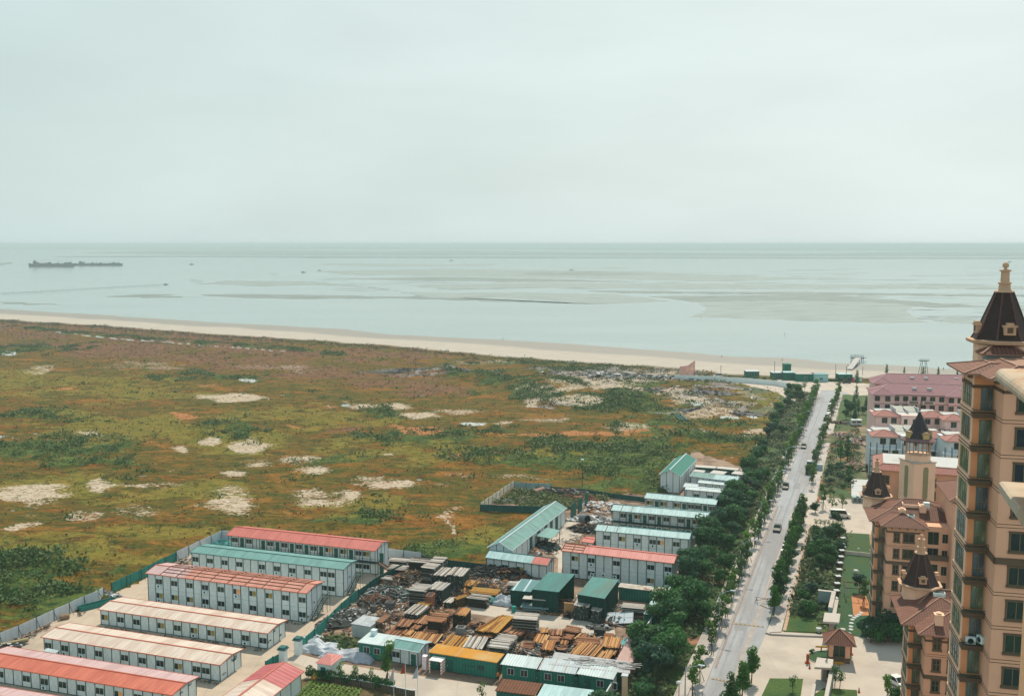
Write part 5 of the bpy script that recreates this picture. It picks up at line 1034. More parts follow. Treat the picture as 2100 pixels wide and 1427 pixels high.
sheet('lower_lawn', [(1690,1411),(1757,1415),(1765,1500),(1650,1500),(1665,1427)], lawn, .1)
sheet('flower_garden', [RD(123.5,10.2),RD(170,10.2),G(1750,925),G(1757,985),G(1745,1020),G(1690,1012)], orangeg, .05, True)
sheet('upper_garden', [RD(188,10.5),RD(215,10.5),G(1758,870),G(1770,905),G(1752,925)], orangeg, .05, True)
sheet('shade_garden', [RD(236,10.5),RD(338,10.5),G(1788,812),G(1790,870),G(1735,868)], lawn, .05, True)
sheet('building_pad', [(1746,984),(1791,986),(1790,1022),(1746,1020)], M('white_screed', SL(232,226,214), nv=.08, col2=SL(214,206,192), thr=.6, ns2=.3), .35)
sheet('beach_road', [(1385,781),(1450,785),(1540,792),(1590,803),(1622,822),(1660,826),(1680,800),(1720,800),(1760,815),(1800,806),(2300,835),(2300,785),(1790,782),(1600,781),(1500,775),(1400,766)], conc2, .012)
sheet('road_corner', [RD(300,5),RD(345,0),RD(352,-14),RD(395,-30),RD(395,60),RD(352,30),RD(338,10)], asph, .006, True)
# kerbs
def kerb(nm, pts, w=.16, z=.17, lab=None):
    b = MB()
    for i in range(len(pts)-1): b.bar(pts[i]+Vector((0,0,z/2)), pts[i+1]+Vector((0,0,z/2)), w, 0, z)
    o = b.build(nm, [kerbm]); struct(o)
kerb('kerb', [RD(r, -.02) for r in range(-60, 353, 12)])
kerb('kerb', [RD(r, 7.03) for r in range(49, 100, 10)]+[RD(103,7.03)])
kerb('kerb', [RD(123,7.03),RD(150,7.03),RD(185,7.03),RD(215,7.03)]); kerb('kerb', [RD(232,7.03),RD(280,7.03),RD(345,7.03)])
kerb('kerb', [RD(-60,-4.0),RD(100,-4.0),RD(340,-4.0)])
kerb('kerb', [G(1571,1298),G(1580,1301),G(1640,1304),G(1694,1306)], .5, .3)
kerb('kerb', [RD(123,7),RD(121,8.5),RD(119.5,11),G(1690,1012)], .3, .25)
kerb('kerb', [G(1561,1241),G(1603,1122)], .3, .16); kerb('kerb', [G(1561,1241),G(1582,1249)], .3, .16)
# painted dashes of the speed bumps
ym = M('yellow_bump', SL(222,180,110), nv=.2); dkbump = M('dark_bump', SL(150,132,120))
for (x0, y0, x1, y1, lab) in ((1503,1278,1567,1285,'upper'),(1458,1391,1507,1399,'lower')):
    a, c = G(x0, y0), G(x1, y1); t = thing('speed_bump', 'yellow and grey striped speed bump across the road, the %s of two' % lab, 'speed bump', a, math.atan2((c-a).y, (c-a).x)); L = (c-a).length; b = MB(); n = 14
    for i in range(n): b.prism([(i*L/n,-.2),((i+1)*L/n-.03,-.2),((i+1)*L/n-.03,.2),(i*L/n,.2)], .0, .05, i % 2)
    b.build('strip', [ym, dkbump], t)
# tyre-dust track down the road + patches
dust = M('dusty_track', SL(200,182,164), nv=.15, ns=.6)
r_ = random.Random(11)
def strip(nm, r0, r1, nfun, w, z, mat, seed=0):
    k = int((r1-r0)/2.0); b = MB(); R2 = random.Random(seed); L_, Rr = [], []
    for i in range(k+1):
        r = r0+(r1-r0)*i/k; n = nfun(r); L_.append(RD(r, n-w*R2.uniform(.35, .6), z)); Rr.append(RD(r, n+w*R2.uniform(.35, .6), z))
    for i in range(k): b.face([Rr[i], Rr[i+1], L_[i+1], L_[i]])
    o = b.build(nm, [mat]); struct(o)
strip('dust_track', -20, 90, lambda r: 4.1+.012*r, .7, .006, dust, 1); strip('dust_track', 90, 200, lambda r: 5.2-.004*r, .45, .006, M('grey_dust', SL(190,176,164), nv=.15), 2)
strip('dust_track', 10, 120, lambda r: .55, .5, .006, M('kerb_dust', SL(176,156,142), nv=.2), 3)
for k_, (nn, ra_, rb2, mm) in enumerate(((1.6,-20,120,0),(3.1,20,170,0),(5.9,60,210,1),(2.3,150,330,0),(5.2,200,340,1))): strip('tyre_track', ra_, rb2, (lambda q: (lambda r: q+.12*math.sin(r*.05)))(nn), .42, .004, M('tyre_darkening', SL(176,172,168), nv=.12, ns=.4), 20+k_)
for (r_0, n_0, a_, b_) in ((28,2.2,4,2.4),(64,4.8,6,1.8),(96,1.4,3,2.2),(142,3.6,8,2.0),(12,5.4,3,1.6)):
    strip('road_patch', r_0, r_0+a_, (lambda q: (lambda r: q))(n_0), b_, .0055, M('asphalt_patch', SL(170,166,162), nv=.1, ns=.8), int(r_0))
# ================================================================ trees
bark = M('tree_bark', SH(60,58,44), nv=.3, ns=4)
def leafmat(n, c1, c2, ns=.9, tr=.36, ov=.3): return M(n, c1, rough=.6, spec=.2, nv=.35, ns=ns, col2=c2, thr=.52, ns2=ns*.7, soft=.15, trans=tr, ov=ov)
lf_dark = leafmat('belt_foliage', (.018,.10,.03), (.048,.155,.042)); lf_blue = leafmat('bluish_foliage', (.022,.095,.05), (.04,.13,.055))
lf_mid = leafmat('young_tree_foliage', (.05,.15,.03), (.10,.20,.035)); lf_street = leafmat('street_tree_foliage', (.022,.11,.022), (.06,.17,.026)); lf_yel = leafmat('yellowing_foliage', (.16,.15,.04), (.10,.14,.04))
def crown(blobs, n, leaf, seed, up=.35):
    r = random.Random(seed); vs = [b_[3]*b_[4]*b_[5] for b_ in blobs]; b = MB()
    for i in range(n):
        c = r.choices(blobs, vs)[0]
        while True:
            x, y, z = r.uniform(-1,1), r.uniform(-1,1), r.uniform(-1,1); d = x*x+y*y+z*z
            if d < 1 and r.random() < .25+.75*d: break
        k = 1+.22*noise.noise(Vector((x*2.2+seed, y*2.2, z*2.2+c[2])))
        p = Vector((c[0]+x*c[3]*k, c[1]+y*c[4]*k, c[2]+z*c[5]*k)); nrm = Vector((x+r.uniform(-.7,.7), y+r.uniform(-.7,.7), z+up+r.uniform(-.6,.6))).normalized()
        q = nrm.to_track_quat('Z', 'Y'); s = leaf*r.uniform(.55, 1.35); a = r.uniform(0, 6.28); e1 = q @ Vector((math.cos(a), math.sin(a), 0))*s; e2 = q @ Vector((-math.sin(a), math.cos(a), .25*r.uniform(-1,1)))*s*.62
        b.face([p-e1, p+e2*.9-e1*.1, p+e1, p-e2*.9+e1*.1])
    return b
def blobs_round(r, Rr, z0, z1, n):
    o = []
    for i in range(n):
        a = r.uniform(0, 6.28); d = Rr*r.uniform(.25, .72); z = r.uniform(z0, z1); s = Rr*r.uniform(.32, .58); o.append((d*math.cos(a), d*math.sin(a), z, s, s, s*r.uniform(.6, .95)))
    o.append((0, 0, (z0+z1)/2+.3, Rr*.55, Rr*.55, (z1-z0)*.5)); return o
def tree_proto(key, h, blobs, n, leaf, lmat, seed, trunk_r=.14, stakes=False, limbs=5, lean=.15):
    """returns dict name->mesh"""
    r = random.Random(seed); tb = MB(); x = r.uniform(-lean, lean); y = r.uniform(-lean, lean)
    tb.tube([(0,0,-.1),(x*.4,y*.4,h*.3),(x,y,h*.6),(x*1.2,y*1.2,h*.85)], [trunk_r*1.25, trunk_r, trunk_r*.65, trunk_r*.25], 6)
    for b_ in blobs[:limbs]: tb.tube([(x*.5,y*.5,h*.32),(b_[0]*.5,b_[1]*.5,(h*.35+b_[2])/2),(b_[0]*.9,b_[1]*.9,b_[2])], [trunk_r*.55, trunk_r*.35, trunk_r*.12], 4)
    d = {'trunk': tb.mesh('trunk', [bark]), 'crown': crown(blobs, n, leaf, seed).mesh('crown', [lmat])}
    if stakes:
        s = MB()
        for i in range(3): a = i*2.09+.5; s.bar((.75*math.cos(a), .75*math.sin(a), 0), (.08*math.cos(a), .08*math.sin(a), 1.9), .07)
        d['stakes'] = s.mesh('stakes', [bark])
    return d
PROTO = {}
for i in range(5):
    r = random.Random(40+i); h = (6.6,7.4,6.0,7.8,5.6)[i]; Rr = (2.9,3.1,2.6,2.7,2.9)[i]
    PROTO['belt%d' % i] = tree_proto('belt', h, blobs_round(r, Rr, h*.42, h*.86, 8), 1500, .30, lf_dark if i != 3 else lf_blue, 50+i, .16, limbs=6)
for i in range(3):
    r = random.Random(60+i); bl = [(r.uniform(-.4,.4), r.uniform(-.4,.4), 2.6+k*.65, 1.35-k*.13+r.uniform(-.15,.15), 1.35-k*.13, .66) for k in range(6)]
    PROTO['street%d' % i] = tree_proto('street', 6.6, bl, 1200, .21, lf_street, 70+i, .09, stakes=False, limbs=3)
    bl = [(r.uniform(-.5,.5), r.uniform(-.5,.5), 2.7+k*.6, r.uniform(.5,.95), r.uniform(.5,.95), .5) for k in range(6)]
    PROTO['young%d' % i] = tree_proto('young', 5.8, bl, 620, .19, lf_mid, 80+i, .07, stakes=True, limbs=4)
r = random.Random(99)
PROTO['yellow'] = tree_proto('yellow', 4.6, blobs_round(r, 2.0, 2.2, 3.9, 6), 420, .22, lf_yel, 98, .08, limbs=5)
PROTO['shrub'] = tree_proto('shrub', 2.0, blobs_round(r, 1.3, .7, 1.4, 6), 520, .17, lf_dark, 97, .06, limbs=3)
PROTO['shrubpale'] = tree_proto('shrubp', 2.0, blobs_round(r, 1.4, .7, 1.3, 6), 520, .17, lf_blue, 96, .06, limbs=3)
PROTO['conifer'] = tree_proto('conifer', 7.5, [(0,0,1.2+k*.85, 1.35-k*.15, 1.35-k*.15, .7) for k in range(8)], 1100, .22, lf_blue, 95, .12, limbs=0)
PROTO['poplar'] = tree_proto('poplar', 9.5, [(r.uniform(-.3,.3),r.uniform(-.3,.3),2.4+k*.95, 1.35-k*.1, 1.35-k*.1, .8) for k in range(7)], 700, .26, lf_dark, 94, .12, limbs=2)
PROTO['sapling'] = tree_proto('sapling', 3.4, [(r.uniform(-.5,.5), r.uniform(-.5,.5), 1.4+k*.45, .6, .6, .4) for k in range(4)], 150, .17, lf_mid, 93, .05, limbs=4)
def tree(kind, p, label, s=1., rz=None, name='tree', cat='tree', group=None, rr_=rnd):
    if p.y < 125 and abs(p.x) < 1: return
    t = thing(name, label, cat, p, rr_.uniform(0, 6.28) if rz is None else rz, group); t.scale = (s*rr_.uniform(.93,1.07), s*rr_.uniform(.93,1.07), s)
    for k, me in PROTO[kind].items():
        o = bpy.data.objects.new(k, me); COL.objects.link(o); o.parent = t
    return t
# right row of dense street trees
rows = [(1587,1263),(1595,1240),(1599,1218),(1606,1199),(1613,1181),(1618,1163),(1623,1143.5),(1627.5,1125.5),(1633,1110),(1637,1092),(1641,1080),(1645,1070)]
for i, q in enumerate(rows): tree('street%d' % (i % 3), G(*q), 'dense dark street tree in the right-hand row, %s from the near end' % nth(i), 1.18 if i else 1.0, name='street_tree', cat='tree', group='dense street trees along the right pavement')
for i, (q, lab, s) in enumerate((((1541,1399),'rounded dense tree at the forecourt corner, upper of the two by the road',1.0),((1522,1437),'rounded dense tree cut by the bottom edge beside the road',1.05),((1500,1460),'dense tree mostly below the bottom edge beside the road',1.0))):
    tree('street%d' % i, G(*q), lab, s, name='street_tree')
# left row with stakes
for i in range(58):
    r = -14+5.95*i; n = -1.15+(.15 if i % 2 else -.1)
    if r > 340: break
    p = RD(r+rnd.uniform(-.5,.5), n); x, y = Pnp(np.array(p.x), np.array(p.y), np.array(0.))
    if y > 1440 or i in (4, 15, 29): continue
    tree('young%d' % (i % 3), p, 'thin staked street tree on the left pavement, %s up from the bottom edge' % nth(i-1), rnd.uniform(1.0, 1.28)*(1 if i < 40 else 1.15), name='street_tree', group='staked street trees along the left pavement')
# further right row
for i, (x, y, k, s) in enumerate([(1665,1003,'young0',1.),(1668,988,'young1',1.),(1671,962,'young2',1.05),(1676,948,'young0',1.),(1679,938,'young1',1.),(1682,925,'young0',1.1),(1686,914,'young1',1.15),(1689,905,'young2',1.1),(1694,893,'young0',1.1),(1698,878,'yellow',1.1),(1705,862,'young1',1.),(1708,850,'young2',1.1),(1711,843,'young0',1.1),(1714,836,'young1',1.15),(1716,829,'young2',1.15),(1719,822,'young0',1.1),(1721,815,'young1',1.2)]):
    tree(k, G(x, y), ('yellowing' if k == 'yellow' else 'light green staked')+' street tree on the far right pavement, %s from the near end' % nth(i), s*1.05, name='street_tree', group=None if k == 'yellow' else 'staked street trees along the far right pavement')
# wooded belt
LAMPS = [(r, -1.1) for r in (-9.4, 24.7, 57.5, 92.5, 127, 161, 196, 231, 266, 301, 330)]
belt = []
r = -26.
rb = random.Random(21)
while r < 338:
    for n0 in ((-11.6, -8.6, -5.9) if r < 62 else (-11.2, -7.2)):
        if rb.random() < (.14 if r > 0 else .25) : continue
        rr2 = r+rb.uniform(-1.6, 1.6)+(2.4 if n0 > -9 else 0); n = n0+rb.uniform(-1.3, 1.3)+(0.0 if r < 200 else -1.0)
        if 13 < rr2 < 19 and n > -8.5: continue
        if -40 < rr2 < 8 and n > -7.2: continue
        if 42 < rr2 < 52 and n > -8: continue
        if r > 150 and n0 > -9 and rb.random() < .72: continue
        belt.append((rr2, n))
    r += 4.8 if r < 170 else 7.4
belt.sort()
for i, (r, n) in enumerate(belt):
    p = RD(r, n); k = rb.choice(['belt0','belt1','belt2','belt3','belt4'])
    li = min(range(len(LAMPS)), key=lambda j: abs(LAMPS[j][0]-r)); side = 'against the estate wall' if n < -9.4 else 'on the pavement side'
    tree(k, p, 'bushy belt tree %s, %s up from the bottom edge' % (side, nth(i)), rb.choice((.58,.7,.8,.9,.98,1.06))*rb.uniform(.95,1.05)*(1. if r < 140 else .82), name='belt_tree', group='trees of the wooded belt', rr_=rb)
# lamps
def lamp(p, label, rz):
    t = thing('street_lamp', label, 'street lamp', p, rz, 'street lamps along the left pavement'); b = MB(); b.tube([(0,0,0),(0,0,4),(0,0,8.2)], [.13,.10,.07], 8); b.lathe([(.2,0),(.2,.35)], 8); b.tube([(0,0,7.6),(1.0,0,8.35),(2.1,0,8.75)], .055, 6); b.build('pole', [M('galvanised_grey', SL(188,204,204), nv=.05, rough=.5)], t)
    b = MB(); b.box(1.9,2.9,-.16,.16,8.70,8.84); b.build('lamp_head', [M('lamp_white', SL(226,234,230), nv=.03)], t); return t
for i, (r, n) in enumerate(LAMPS): lamp(RD(r, n), 'grey street lamp with single arm over the road, %s up from the bottom edge' % nth(i), RA-math.pi/2)
t = thing('garden_lamp', 'short white-headed garden lamp in the undergrowth at the bottom edge', 'lamp', G(1392,1440)); b = MB(); b.tube([(0,0,0),(0,0,3.2)], .06, 6); b.build('pole', [dsteel], t); b = MB(); b.lathe([(.1,3.1),(.5,3.3),(.3,3.5),(.05,3.55)], 10); b.build('lamp_head', [whitec], t)
# shrubs and other planting on the right
rs = random.Random(5)
hs = sorted([(40+rs.random()*60, 12.+rs.random()*6.5) for i in range(34)])
hs = [q for q in hs if not (q[0] < 64 and q[1] > 13.5)]
for i, (r, n) in enumerate(hs): tree('shrub' if i % 3 else 'shrubpale', RD(r, n), 'dense green shrub in the hedge bed by the near pavement, %s from the near end' % nth(i), rs.uniform(.8, 1.75), name='shrub', cat='shrub', group='massed shrubs in the near hedge bed', rr_=rs)
for i in range(5):
    r = 70+i*6.8; tree('belt%d' % (i % 5), RD(r, 15.5+rs.uniform(-1.2,1.2)), 'dark broad tree in the bed between pavement and estate fence, %s from the near end' % nth(i), .58, name='garden_tree', rr_=rs)
for i, (x, y, k, s, lab) in enumerate([(1714,1074,'belt4',.6,'small dark tree in front of the white minibus on the upper forecourt'),(1738,946,'poplar',1.0,'tall dark tree pair beside the flower garden, right one'),(1724,948,'poplar',.85,'tall dark tree pair beside the flower garden, left one'),(1688,1043,'young0',1.1,'light green staked tree left on the forecourt island'),(1706,1048,'sapling',1.5,'thin staked tree middle of the forecourt island'),(1727,1046,'sapling',1.5,'thin bare staked tree at the right tip of the forecourt island'),(1672,1052,'belt4',.55,'yellow-green bushy tree at the pavement end of the forecourt island'),
  (1753,862,'conifer',.9,'dark conifer beside the lane of stepping stones, nearest one'),(1760,850,'poplar',.8,'tall tree at the right of the shade garden'),(1745,852,'belt1',.9,'broad dark tree in the middle of the shade garden'),(1738,842,'belt0',.8,'broad dark tree behind the middle of the shade garden'),(1751,836,'conifer',.9,'blue-green conifer in the shade garden'),(1756,822,'poplar',.8,'tallest poplar-like tree at the far right of the shade garden'),(1770,850,'belt2',.7,'dark tree at the garden edge by the pink houses'),(1776,838,'conifer',.8,'conifer at the garden edge by the pink houses'),(1735,860,'belt3',.6,'low bluish tree at the near end of the shade garden'),
  (1772,1240,'young1',.9,'loose leafy tree beside the sandpit near the stepping stones'),(1762,1215,'belt3',.55,'pale vine-like tree over the sandpit pergola'),(1694,1392,'conifer',.5,'dark palm-like shrub in front of the lower white canopy'),(1712,1406,'sapling',1.2,'leafy sapling right of the lower white canopy'),(1722,1411,'sapling',1.,'leggy sapling at the edge of the lower lawn'),(1626,1418,'sapling',.9,'small bare sapling on the left lower lawn'),(1820,1440,'young2',.8,'tree with reddish leaves at the bottom edge by the apartment block'),(1834,1440,'shrub',1.4,'dark bush at the bottom edge beside the white car'),
  (1757,792,'poplar',.95,'slim tree beside the beach containers'),(1818,769,'poplar',.7,'slim tree on the beach edge above the pink roofs, first from the left'),(1854,768,'poplar',.5,'slim tree on the beach edge above the pink roofs, second from the left'),(1893,771,'poplar',.62,'slim tree on the beach edge above the pink roofs, third from the left'),(1924,772,'poplar',.62,'slim tree on the beach edge above the pink roofs, fourth from the left'),(1963,775,'poplar',.55,'slim tree on the beach edge above the pink roofs, nearest the tower'),
  (1637,813,'belt1',.85,'dark tree at the far end of the wooded belt beside the beach road'),(1650,802,'sapling',1.6,'small round tree on the pavement by the beach road'),(1703,1385,'shrub',.9,'dark shrub at the foot of the lower canopy'),(1700,1330,'shrub',.5,'clipped shrub on the guardhouse island'),(1664,1340,'shrub',.45,'clipped shrub at the left tip of the guardhouse island')]):
    tree(k, G(x, y), lab, s, name='tree' if k != 'shrub' else 'shrub', cat='tree' if k != 'shrub' else 'shrub', rr_=rs)
for i, (x, y, s, lab) in enumerate([(795,1408,1.25,'small tree with spreading crown between the garden and the service lane'),(763,1395,.7,'small bushy sapling above the garden fence'),(728,1392,.8,'yellowish sapling above the garden hedge'),(699,1390,.9,'sapling right beside the white booth'),(988,1438,1.,'bright green bushy sapling at the bottom edge beside the rusty-roofed shed')]):
    tree('sapling' if i else 'young0', G(x, y), lab, s, rr_=rs)
for i in range(12):
    tree('shrub', G(640+i*14, 1389+i*2.1), 'dark bushy shrub in the hedge behind the vegetable beds, %s from the left' % NTH[i], rs.uniform(.75, 1.05), name='shrub', cat='shrub', group='hedge behind the vegetable beds', rr_=rs)
for i in range(7): tree('sapling', G(1673+i*9, 1080+i*.9), 'reddish bare-stemmed shrub on the near edge of the upper forecourt, %s from the left' % NTH[i], .7, name='shrub', cat='shrub', group='red-stemmed shrubs by the upper forecourt', rr_=rs)
for i in range(10): tree('shrub', G(1786+(i % 5)*14.5, 1303+(i//5)*14), 'dark shrub in shade below the farther apartment block, %s row, %s from the left' % (('back','front')[i//5], NTH[i % 5]), rs.uniform(1.5, 2.3), name='shrub', cat='shrub', group='shrubs in the shade of the apartment blocks', rr_=rs)
fgs = sorted([(955+rs.random()*52, 1690+rs.random()*60) for i in range(26)], reverse=True)
for i, (y_, x_) in enumerate(fgs):
    tree('shrubpale' if i % 2 else 'shrub', G(x_, y_), 'low shrub in the flower garden beside the road, %s from the near end' % nth(i), rs.uniform(.5, 1.1), name='shrub', cat='shrub', group='low shrubs of the flower garden', rr_=rs)
# vegetable beds, garden fence, flags
sheet('garden_soil', [(618,1392),(700,1392),(845,1420),(850,1500),(560,1500),(600,1430)], M('garden_earth', SL(120,100,60), nv=.3), .02)
r9 = random.Random(8); b = MB()
A_, B_ = G(640,1398), G(740,1416); C_ = G(602,1440)
for j in range(13):
    for i in range(60):
        p = A_+(B_-A_)*(j/12)+(C_-A_)*(i/59*1.3); 
        for q in range(5):
            d = Vector((r9.uniform(-.22,.22), r9.uniform(-.22,.22), .1+r9.uniform(0,.3))); s = r9.uniform(.12,.24); a = r9.uniform(0, 3.1); n_ = Vector((r9.uniform(-.5,.5), r9.uniform(-.5,.5), 1)).normalized().to_track_quat('Z','Y'); e1 = n_ @ Vector((math.cos(a)*s, math.sin(a)*s, 0)); e2 = n_ @ Vector((-math.sin(a)*s, math.cos(a)*s, 0))*.7
            c_ = p+d; b.face([c_-e1, c_-e2, c_+e1, c_+e2])
tag(b.build('vegetable_rows', [leafmat('vegetable_leaf', (.14,.24,.035), (.09,.18,.03), 2., .2, 0)]), 'rows of bright green vegetables in the garden at the bottom edge', 'vegetables', kind='stuff')
fence('garden_fence', 'low dark fence with white rail between the vegetable beds and the lane', [(684,1397),(770,1412),(850,1428)], mat=M('dark_mesh', SH(52,52,44), nv=.3, stripe=[(0,.3,.5,SH(90,80,64))]), h=1.0, lean=False, post_every=3, capm=whitec, capz=1)
for (x, y, h_, lab, fc) in ((808,1440,5.6,'white flag hanging on the left flagpole at the bottom edge',SL(226,214,206)),(832,1432,6.2,'orange-red flag hanging on the middle flagpole',SL(206,86,48)),(857,1445,6.4,'white and blue flag hanging on the right flagpole',SL(214,226,236))):
    t = thing('flagpole', lab, 'flagpole', G(x, y)); b = MB(); b.tube([(0,0,0),(0,0,h_)], .045, 6); b.build('pole', [winf], t); b = MB(); P_ = []
    for k in range(7): z = h_-.2-k*.3; wv_ = .12+.09*k; P_.append(((-.03,.02*math.sin(k),z),(-wv_*1.3,.12*math.sin(k*1.3),z-.12)))
    for k in range(6): b.face([P_[k][0],P_[k][1],P_[k+1][1],P_[k+1][0]]); b.face([(v[0],v[1]+.02,v[2]) for v in (P_[k+1][0],P_[k+1][1],P_[k][1],P_[k][0])])
    b.build('flag', [M('flag_'+('white','red','blue')[(x > 810)+(x > 840)], fc, nv=.1)], t)
# estate fence posts
pst = M('brown_pier', SH(70,56,46), nv=.2)
pp = [(1728.4,1117),(1727.2,1130),(1726.1,1143),(1724.4,1156),(1722.4,1169),(1720.7,1183),(1718.5,1197),(1716.5,1212),(1715,1227),(1712,1243)]
t = thing('estate_fence', 'dark railings with white-capped brown piers between the hedge bed and the lawn', 'fence', G(*pp[0])); O = G(*pp[0])
for q in pp:
    p = G(*q)-O; b = MB(); b.box(p.x-.4,p.x+.4,p.y-.4,p.y+.4,0,1.7); b.box(p.x-.55,p.x+.55,p.y-.55,p.y+.55,1.7,1.85,1); b.build('pier', [pst, whitec], t)
for i in range(len(pp)-1):
    a, c = G(*pp[i])-O, G(*pp[i+1])-O; b = MB(); b.bar(a+Vector((0,0,1.4)), c+Vector((0,0,1.4)), .05); b.bar(a+Vector((0,0,.2)), c+Vector((0,0,.2)), .05)
    for k in range(1, 16): p = a.lerp(c, k/16); b.bar(p, p+Vector((0,0,1.5)), .03)
    b.build('railing', [dsteel], t)
fence('garden_wall', 'low grey wall and railings crossing the lawn to the farther apartment block', [(1733,1136),(1760,1139),(1784,1142)], mat=wallm, h=.9, thick=.2, lean=False, postm=wallm, capm=whitec, ph=.8, post_every=9)
for i, (x, y) in enumerate(sorted([(1744,1262),(1748,1270),(1746,1277),(1745,1284),(1745,1290),(1741,1298),(1752,1266),(1757,1263),(1762,1260),(1766,1256)], key=lambda q: -q[1])):
    b = MB(); b.lathe([(.45, 0), (.43, .06)], 10); tag(place(b.build('stepping_stone', [whitec]), G(x, y, .05)), 'round pale stepping stone by the sandpit, %s from the near end' % NTH[i], 'stepping stone', 'stepping stones by the sandpit')
# shade garden stepping beams
for i in range(18):
    b = MB(); b.box(-.7,.7,-.2,.2,0,.15); p = G(1766.5+i*.35, 862-i*3.0, .05); tag(place(b.build('paving_bar', [pinkp]), p, RA-1.57), 'pale paving bar in the ladder-like garden path, %s from the near end' % NTH[i], 'paving bar', 'paving bars of the garden path')
t = thing('pergola', 'dark pergola above the orange sandpit by the farther apartment block', 'pergola', G(1760,1225), R(-14)); b = MB()
for x in (-2.5,0,2.5): b.bar((x,-2,2.6),(x,2,2.6),.12)
b.bar((-2.8,-1.8,2.5),(2.8,-1.8,2.5),.14); b.bar((-2.8,1.8,2.5),(2.8,1.8,2.5),.14); b.build('beams', [pst], t)
for x in (-2.5, 2.5):
    for y in (-1.8, 1.8): b = MB(); b.bar((x,y,0),(x,y,2.5),.14); b.build('post', [whitec], t)
# gate canopies + walls
crw = M('cream_render', SL(228,212,192), nv=.06); crs = M('grey_render', SH(110,128,124), nv=.08)
def lwall(label, pts, h, w=.9):
    P = [G(*q, h) for q in pts]; P = [Vector((p.x, p.y, 0)) for p in P]; b = MB()
    for i in range(len(P)-1):
        a, c = P[i]-P[0], P[i+1]-P[0]; d = c-a; T = Matrix.Translation(a) @ Matrix.Rotation(math.atan2(d.y, d.x), 4, 'Z'); b.box(-.2, d.length+.2, -w/2+i*.004, w/2, 0, h-i*.003, 0, 1, T=T)
    tag(place(b.build('screen_wall', [crs, crw]), P[0]), label, 'wall')
lwall('L-shaped grey screen wall with pale coping in the hedge bed', [(1680,1209),(1710,1212.5),(1703,1244)], 3.2, .8)
lwall('short cream-topped wall running into the upper canopy', [(1716,1229),(1711,1256)], 2.6, .7)
lwall('narrow white-topped wall leading to the lower canopy, left one', [(1706,1370),(1692,1440)], 2.2, .6)
lwall('narrow white-topped wall leading off the bottom edge beside the lower lawn', [(1670,1402),(1664,1440)], 1.0, .5)
for (lab, px4, zt, col) in (('white flat gate canopy on one column, upper side of the forecourt', [(1687.6,1273.5),(1720.7,1275.7),(1723.5,1257.7),(1691,1255)], 3.6, (1704,1290)), ('white flat gate canopy half hidden by a shrub, lower side of the forecourt', [(1670,1367),(1707,1369),(1709,1351),(1676,1347)], 3.0, (1700,1392))):
    P = [G(*q, zt) for q in px4]; c = sum(P, Vector())/4; c.z = 0; t = thing('gate_canopy', lab, 'canopy', c); b = MB(); b.prism([(p.x-c.x, p.y-c.y) for p in P], zt-.35, zt-.001); b.prism([((p.x-c.x)*.93, (p.y-c.y)*.93) for p in P], zt, zt+.01); b.build('slab', [crw], t)
    b = MB(); b.box(-.35,.35,-.35,.35,0,zt-.36); b.build('column', [M('grey_brown_column', SH(120,112,100), nv=.1)], t)
# ================================================================ apartment blocks
def tilem(n, c, seam): return (M(n+'_front', c, rough=.75, nv=.22, ns=1.4, stripe=[(0, .36, .3, seam), (2, .115, .22, tuple(v*.55 for v in seam))]), M(n+'_side', c, rough=.75, nv=.18, ns=.8, stripe=[(1, .9, .1, tuple(v*.5 for v in seam)), (2, .115, .12, seam)]))
TB = tilem('brown_tile', SL(152,98,76), SL(104,66,54)); TP = tilem('pink_tile', SL(188,132,134), SL(160,104,110)); TR = tilem('coral_tile', SL(208,138,122), SL(186,112,100))
ridge_m = M('ridge_tile', SL(192,146,120), nv=.15)
def hip(mb, x0, x1, y0, y1, z0, rise, m=(0, 1, 2), ov=0., th=.14, run=None, gab=()):
    w, l = x1-x0, y1-y0; q = run or min(w, l)/2; zt = z0+rise
    a, b_ = (x0+q, x1-q), (y0+q, y1-q)
    c = [(x0,y0,z0),(x1,y0,z0),(x1,y1,z0),(x0,y1,z0)]; t = [(a[0],b_[0],zt),(a[1],b_[0],zt),(a[1],b_[1],zt),(a[0],b_[1],zt)]
    mb.face([c[0],c[1],t[1],t[0]], m[0]); mb.face([c[1],c[2],t[2],t[1]], m[1]); mb.face([c[2],c[3],t[3],t[2]], m[0]); mb.face([c[3],c[0],t[0],t[3]], m[1])
    if run: mb.face(t, m[2])
    mb.box(x0, x1, y0, y1, z0-th, z0-.004, m[2])
    for i in range(4): mb.bar(c[i], t[i], .16, m[2])
    mb.bar(t[0], t[2], .16, m[2])
    for i in range(4):
        if not run: continue
        mb.bar(t[i], t[(i+1)%4], .16, m[2])
def walls(n, c, ns=.25): return M(n, c, rough=.9, nv=.05, ns=ns, col2=tuple(v*.93 for v in c), thr=.56, ns2=.3)
w_or = walls('orange_stucco', SH(178,138,112)); w_lt = walls('light_stucco', SH(196,160,134)); w_deep = walls('deep_orange_stucco', SH(180,126,88))
bnd = M('brown_band', SH(78,66,52), nv=.1); fr_g = M('green_window_frame', SH(74,80,62), nv=.1); fr_y = M('olive_frame', SH(96,92,68), nv=.1); glz = M('curtained_glass', (.06,.11,.095), rough=.15, spec=.7, nv=.5, ns=1.6, col2=(.22,.24,.2), thr=.58, ns2=1.1, ov=.3, aniso=(1, 1, .3))
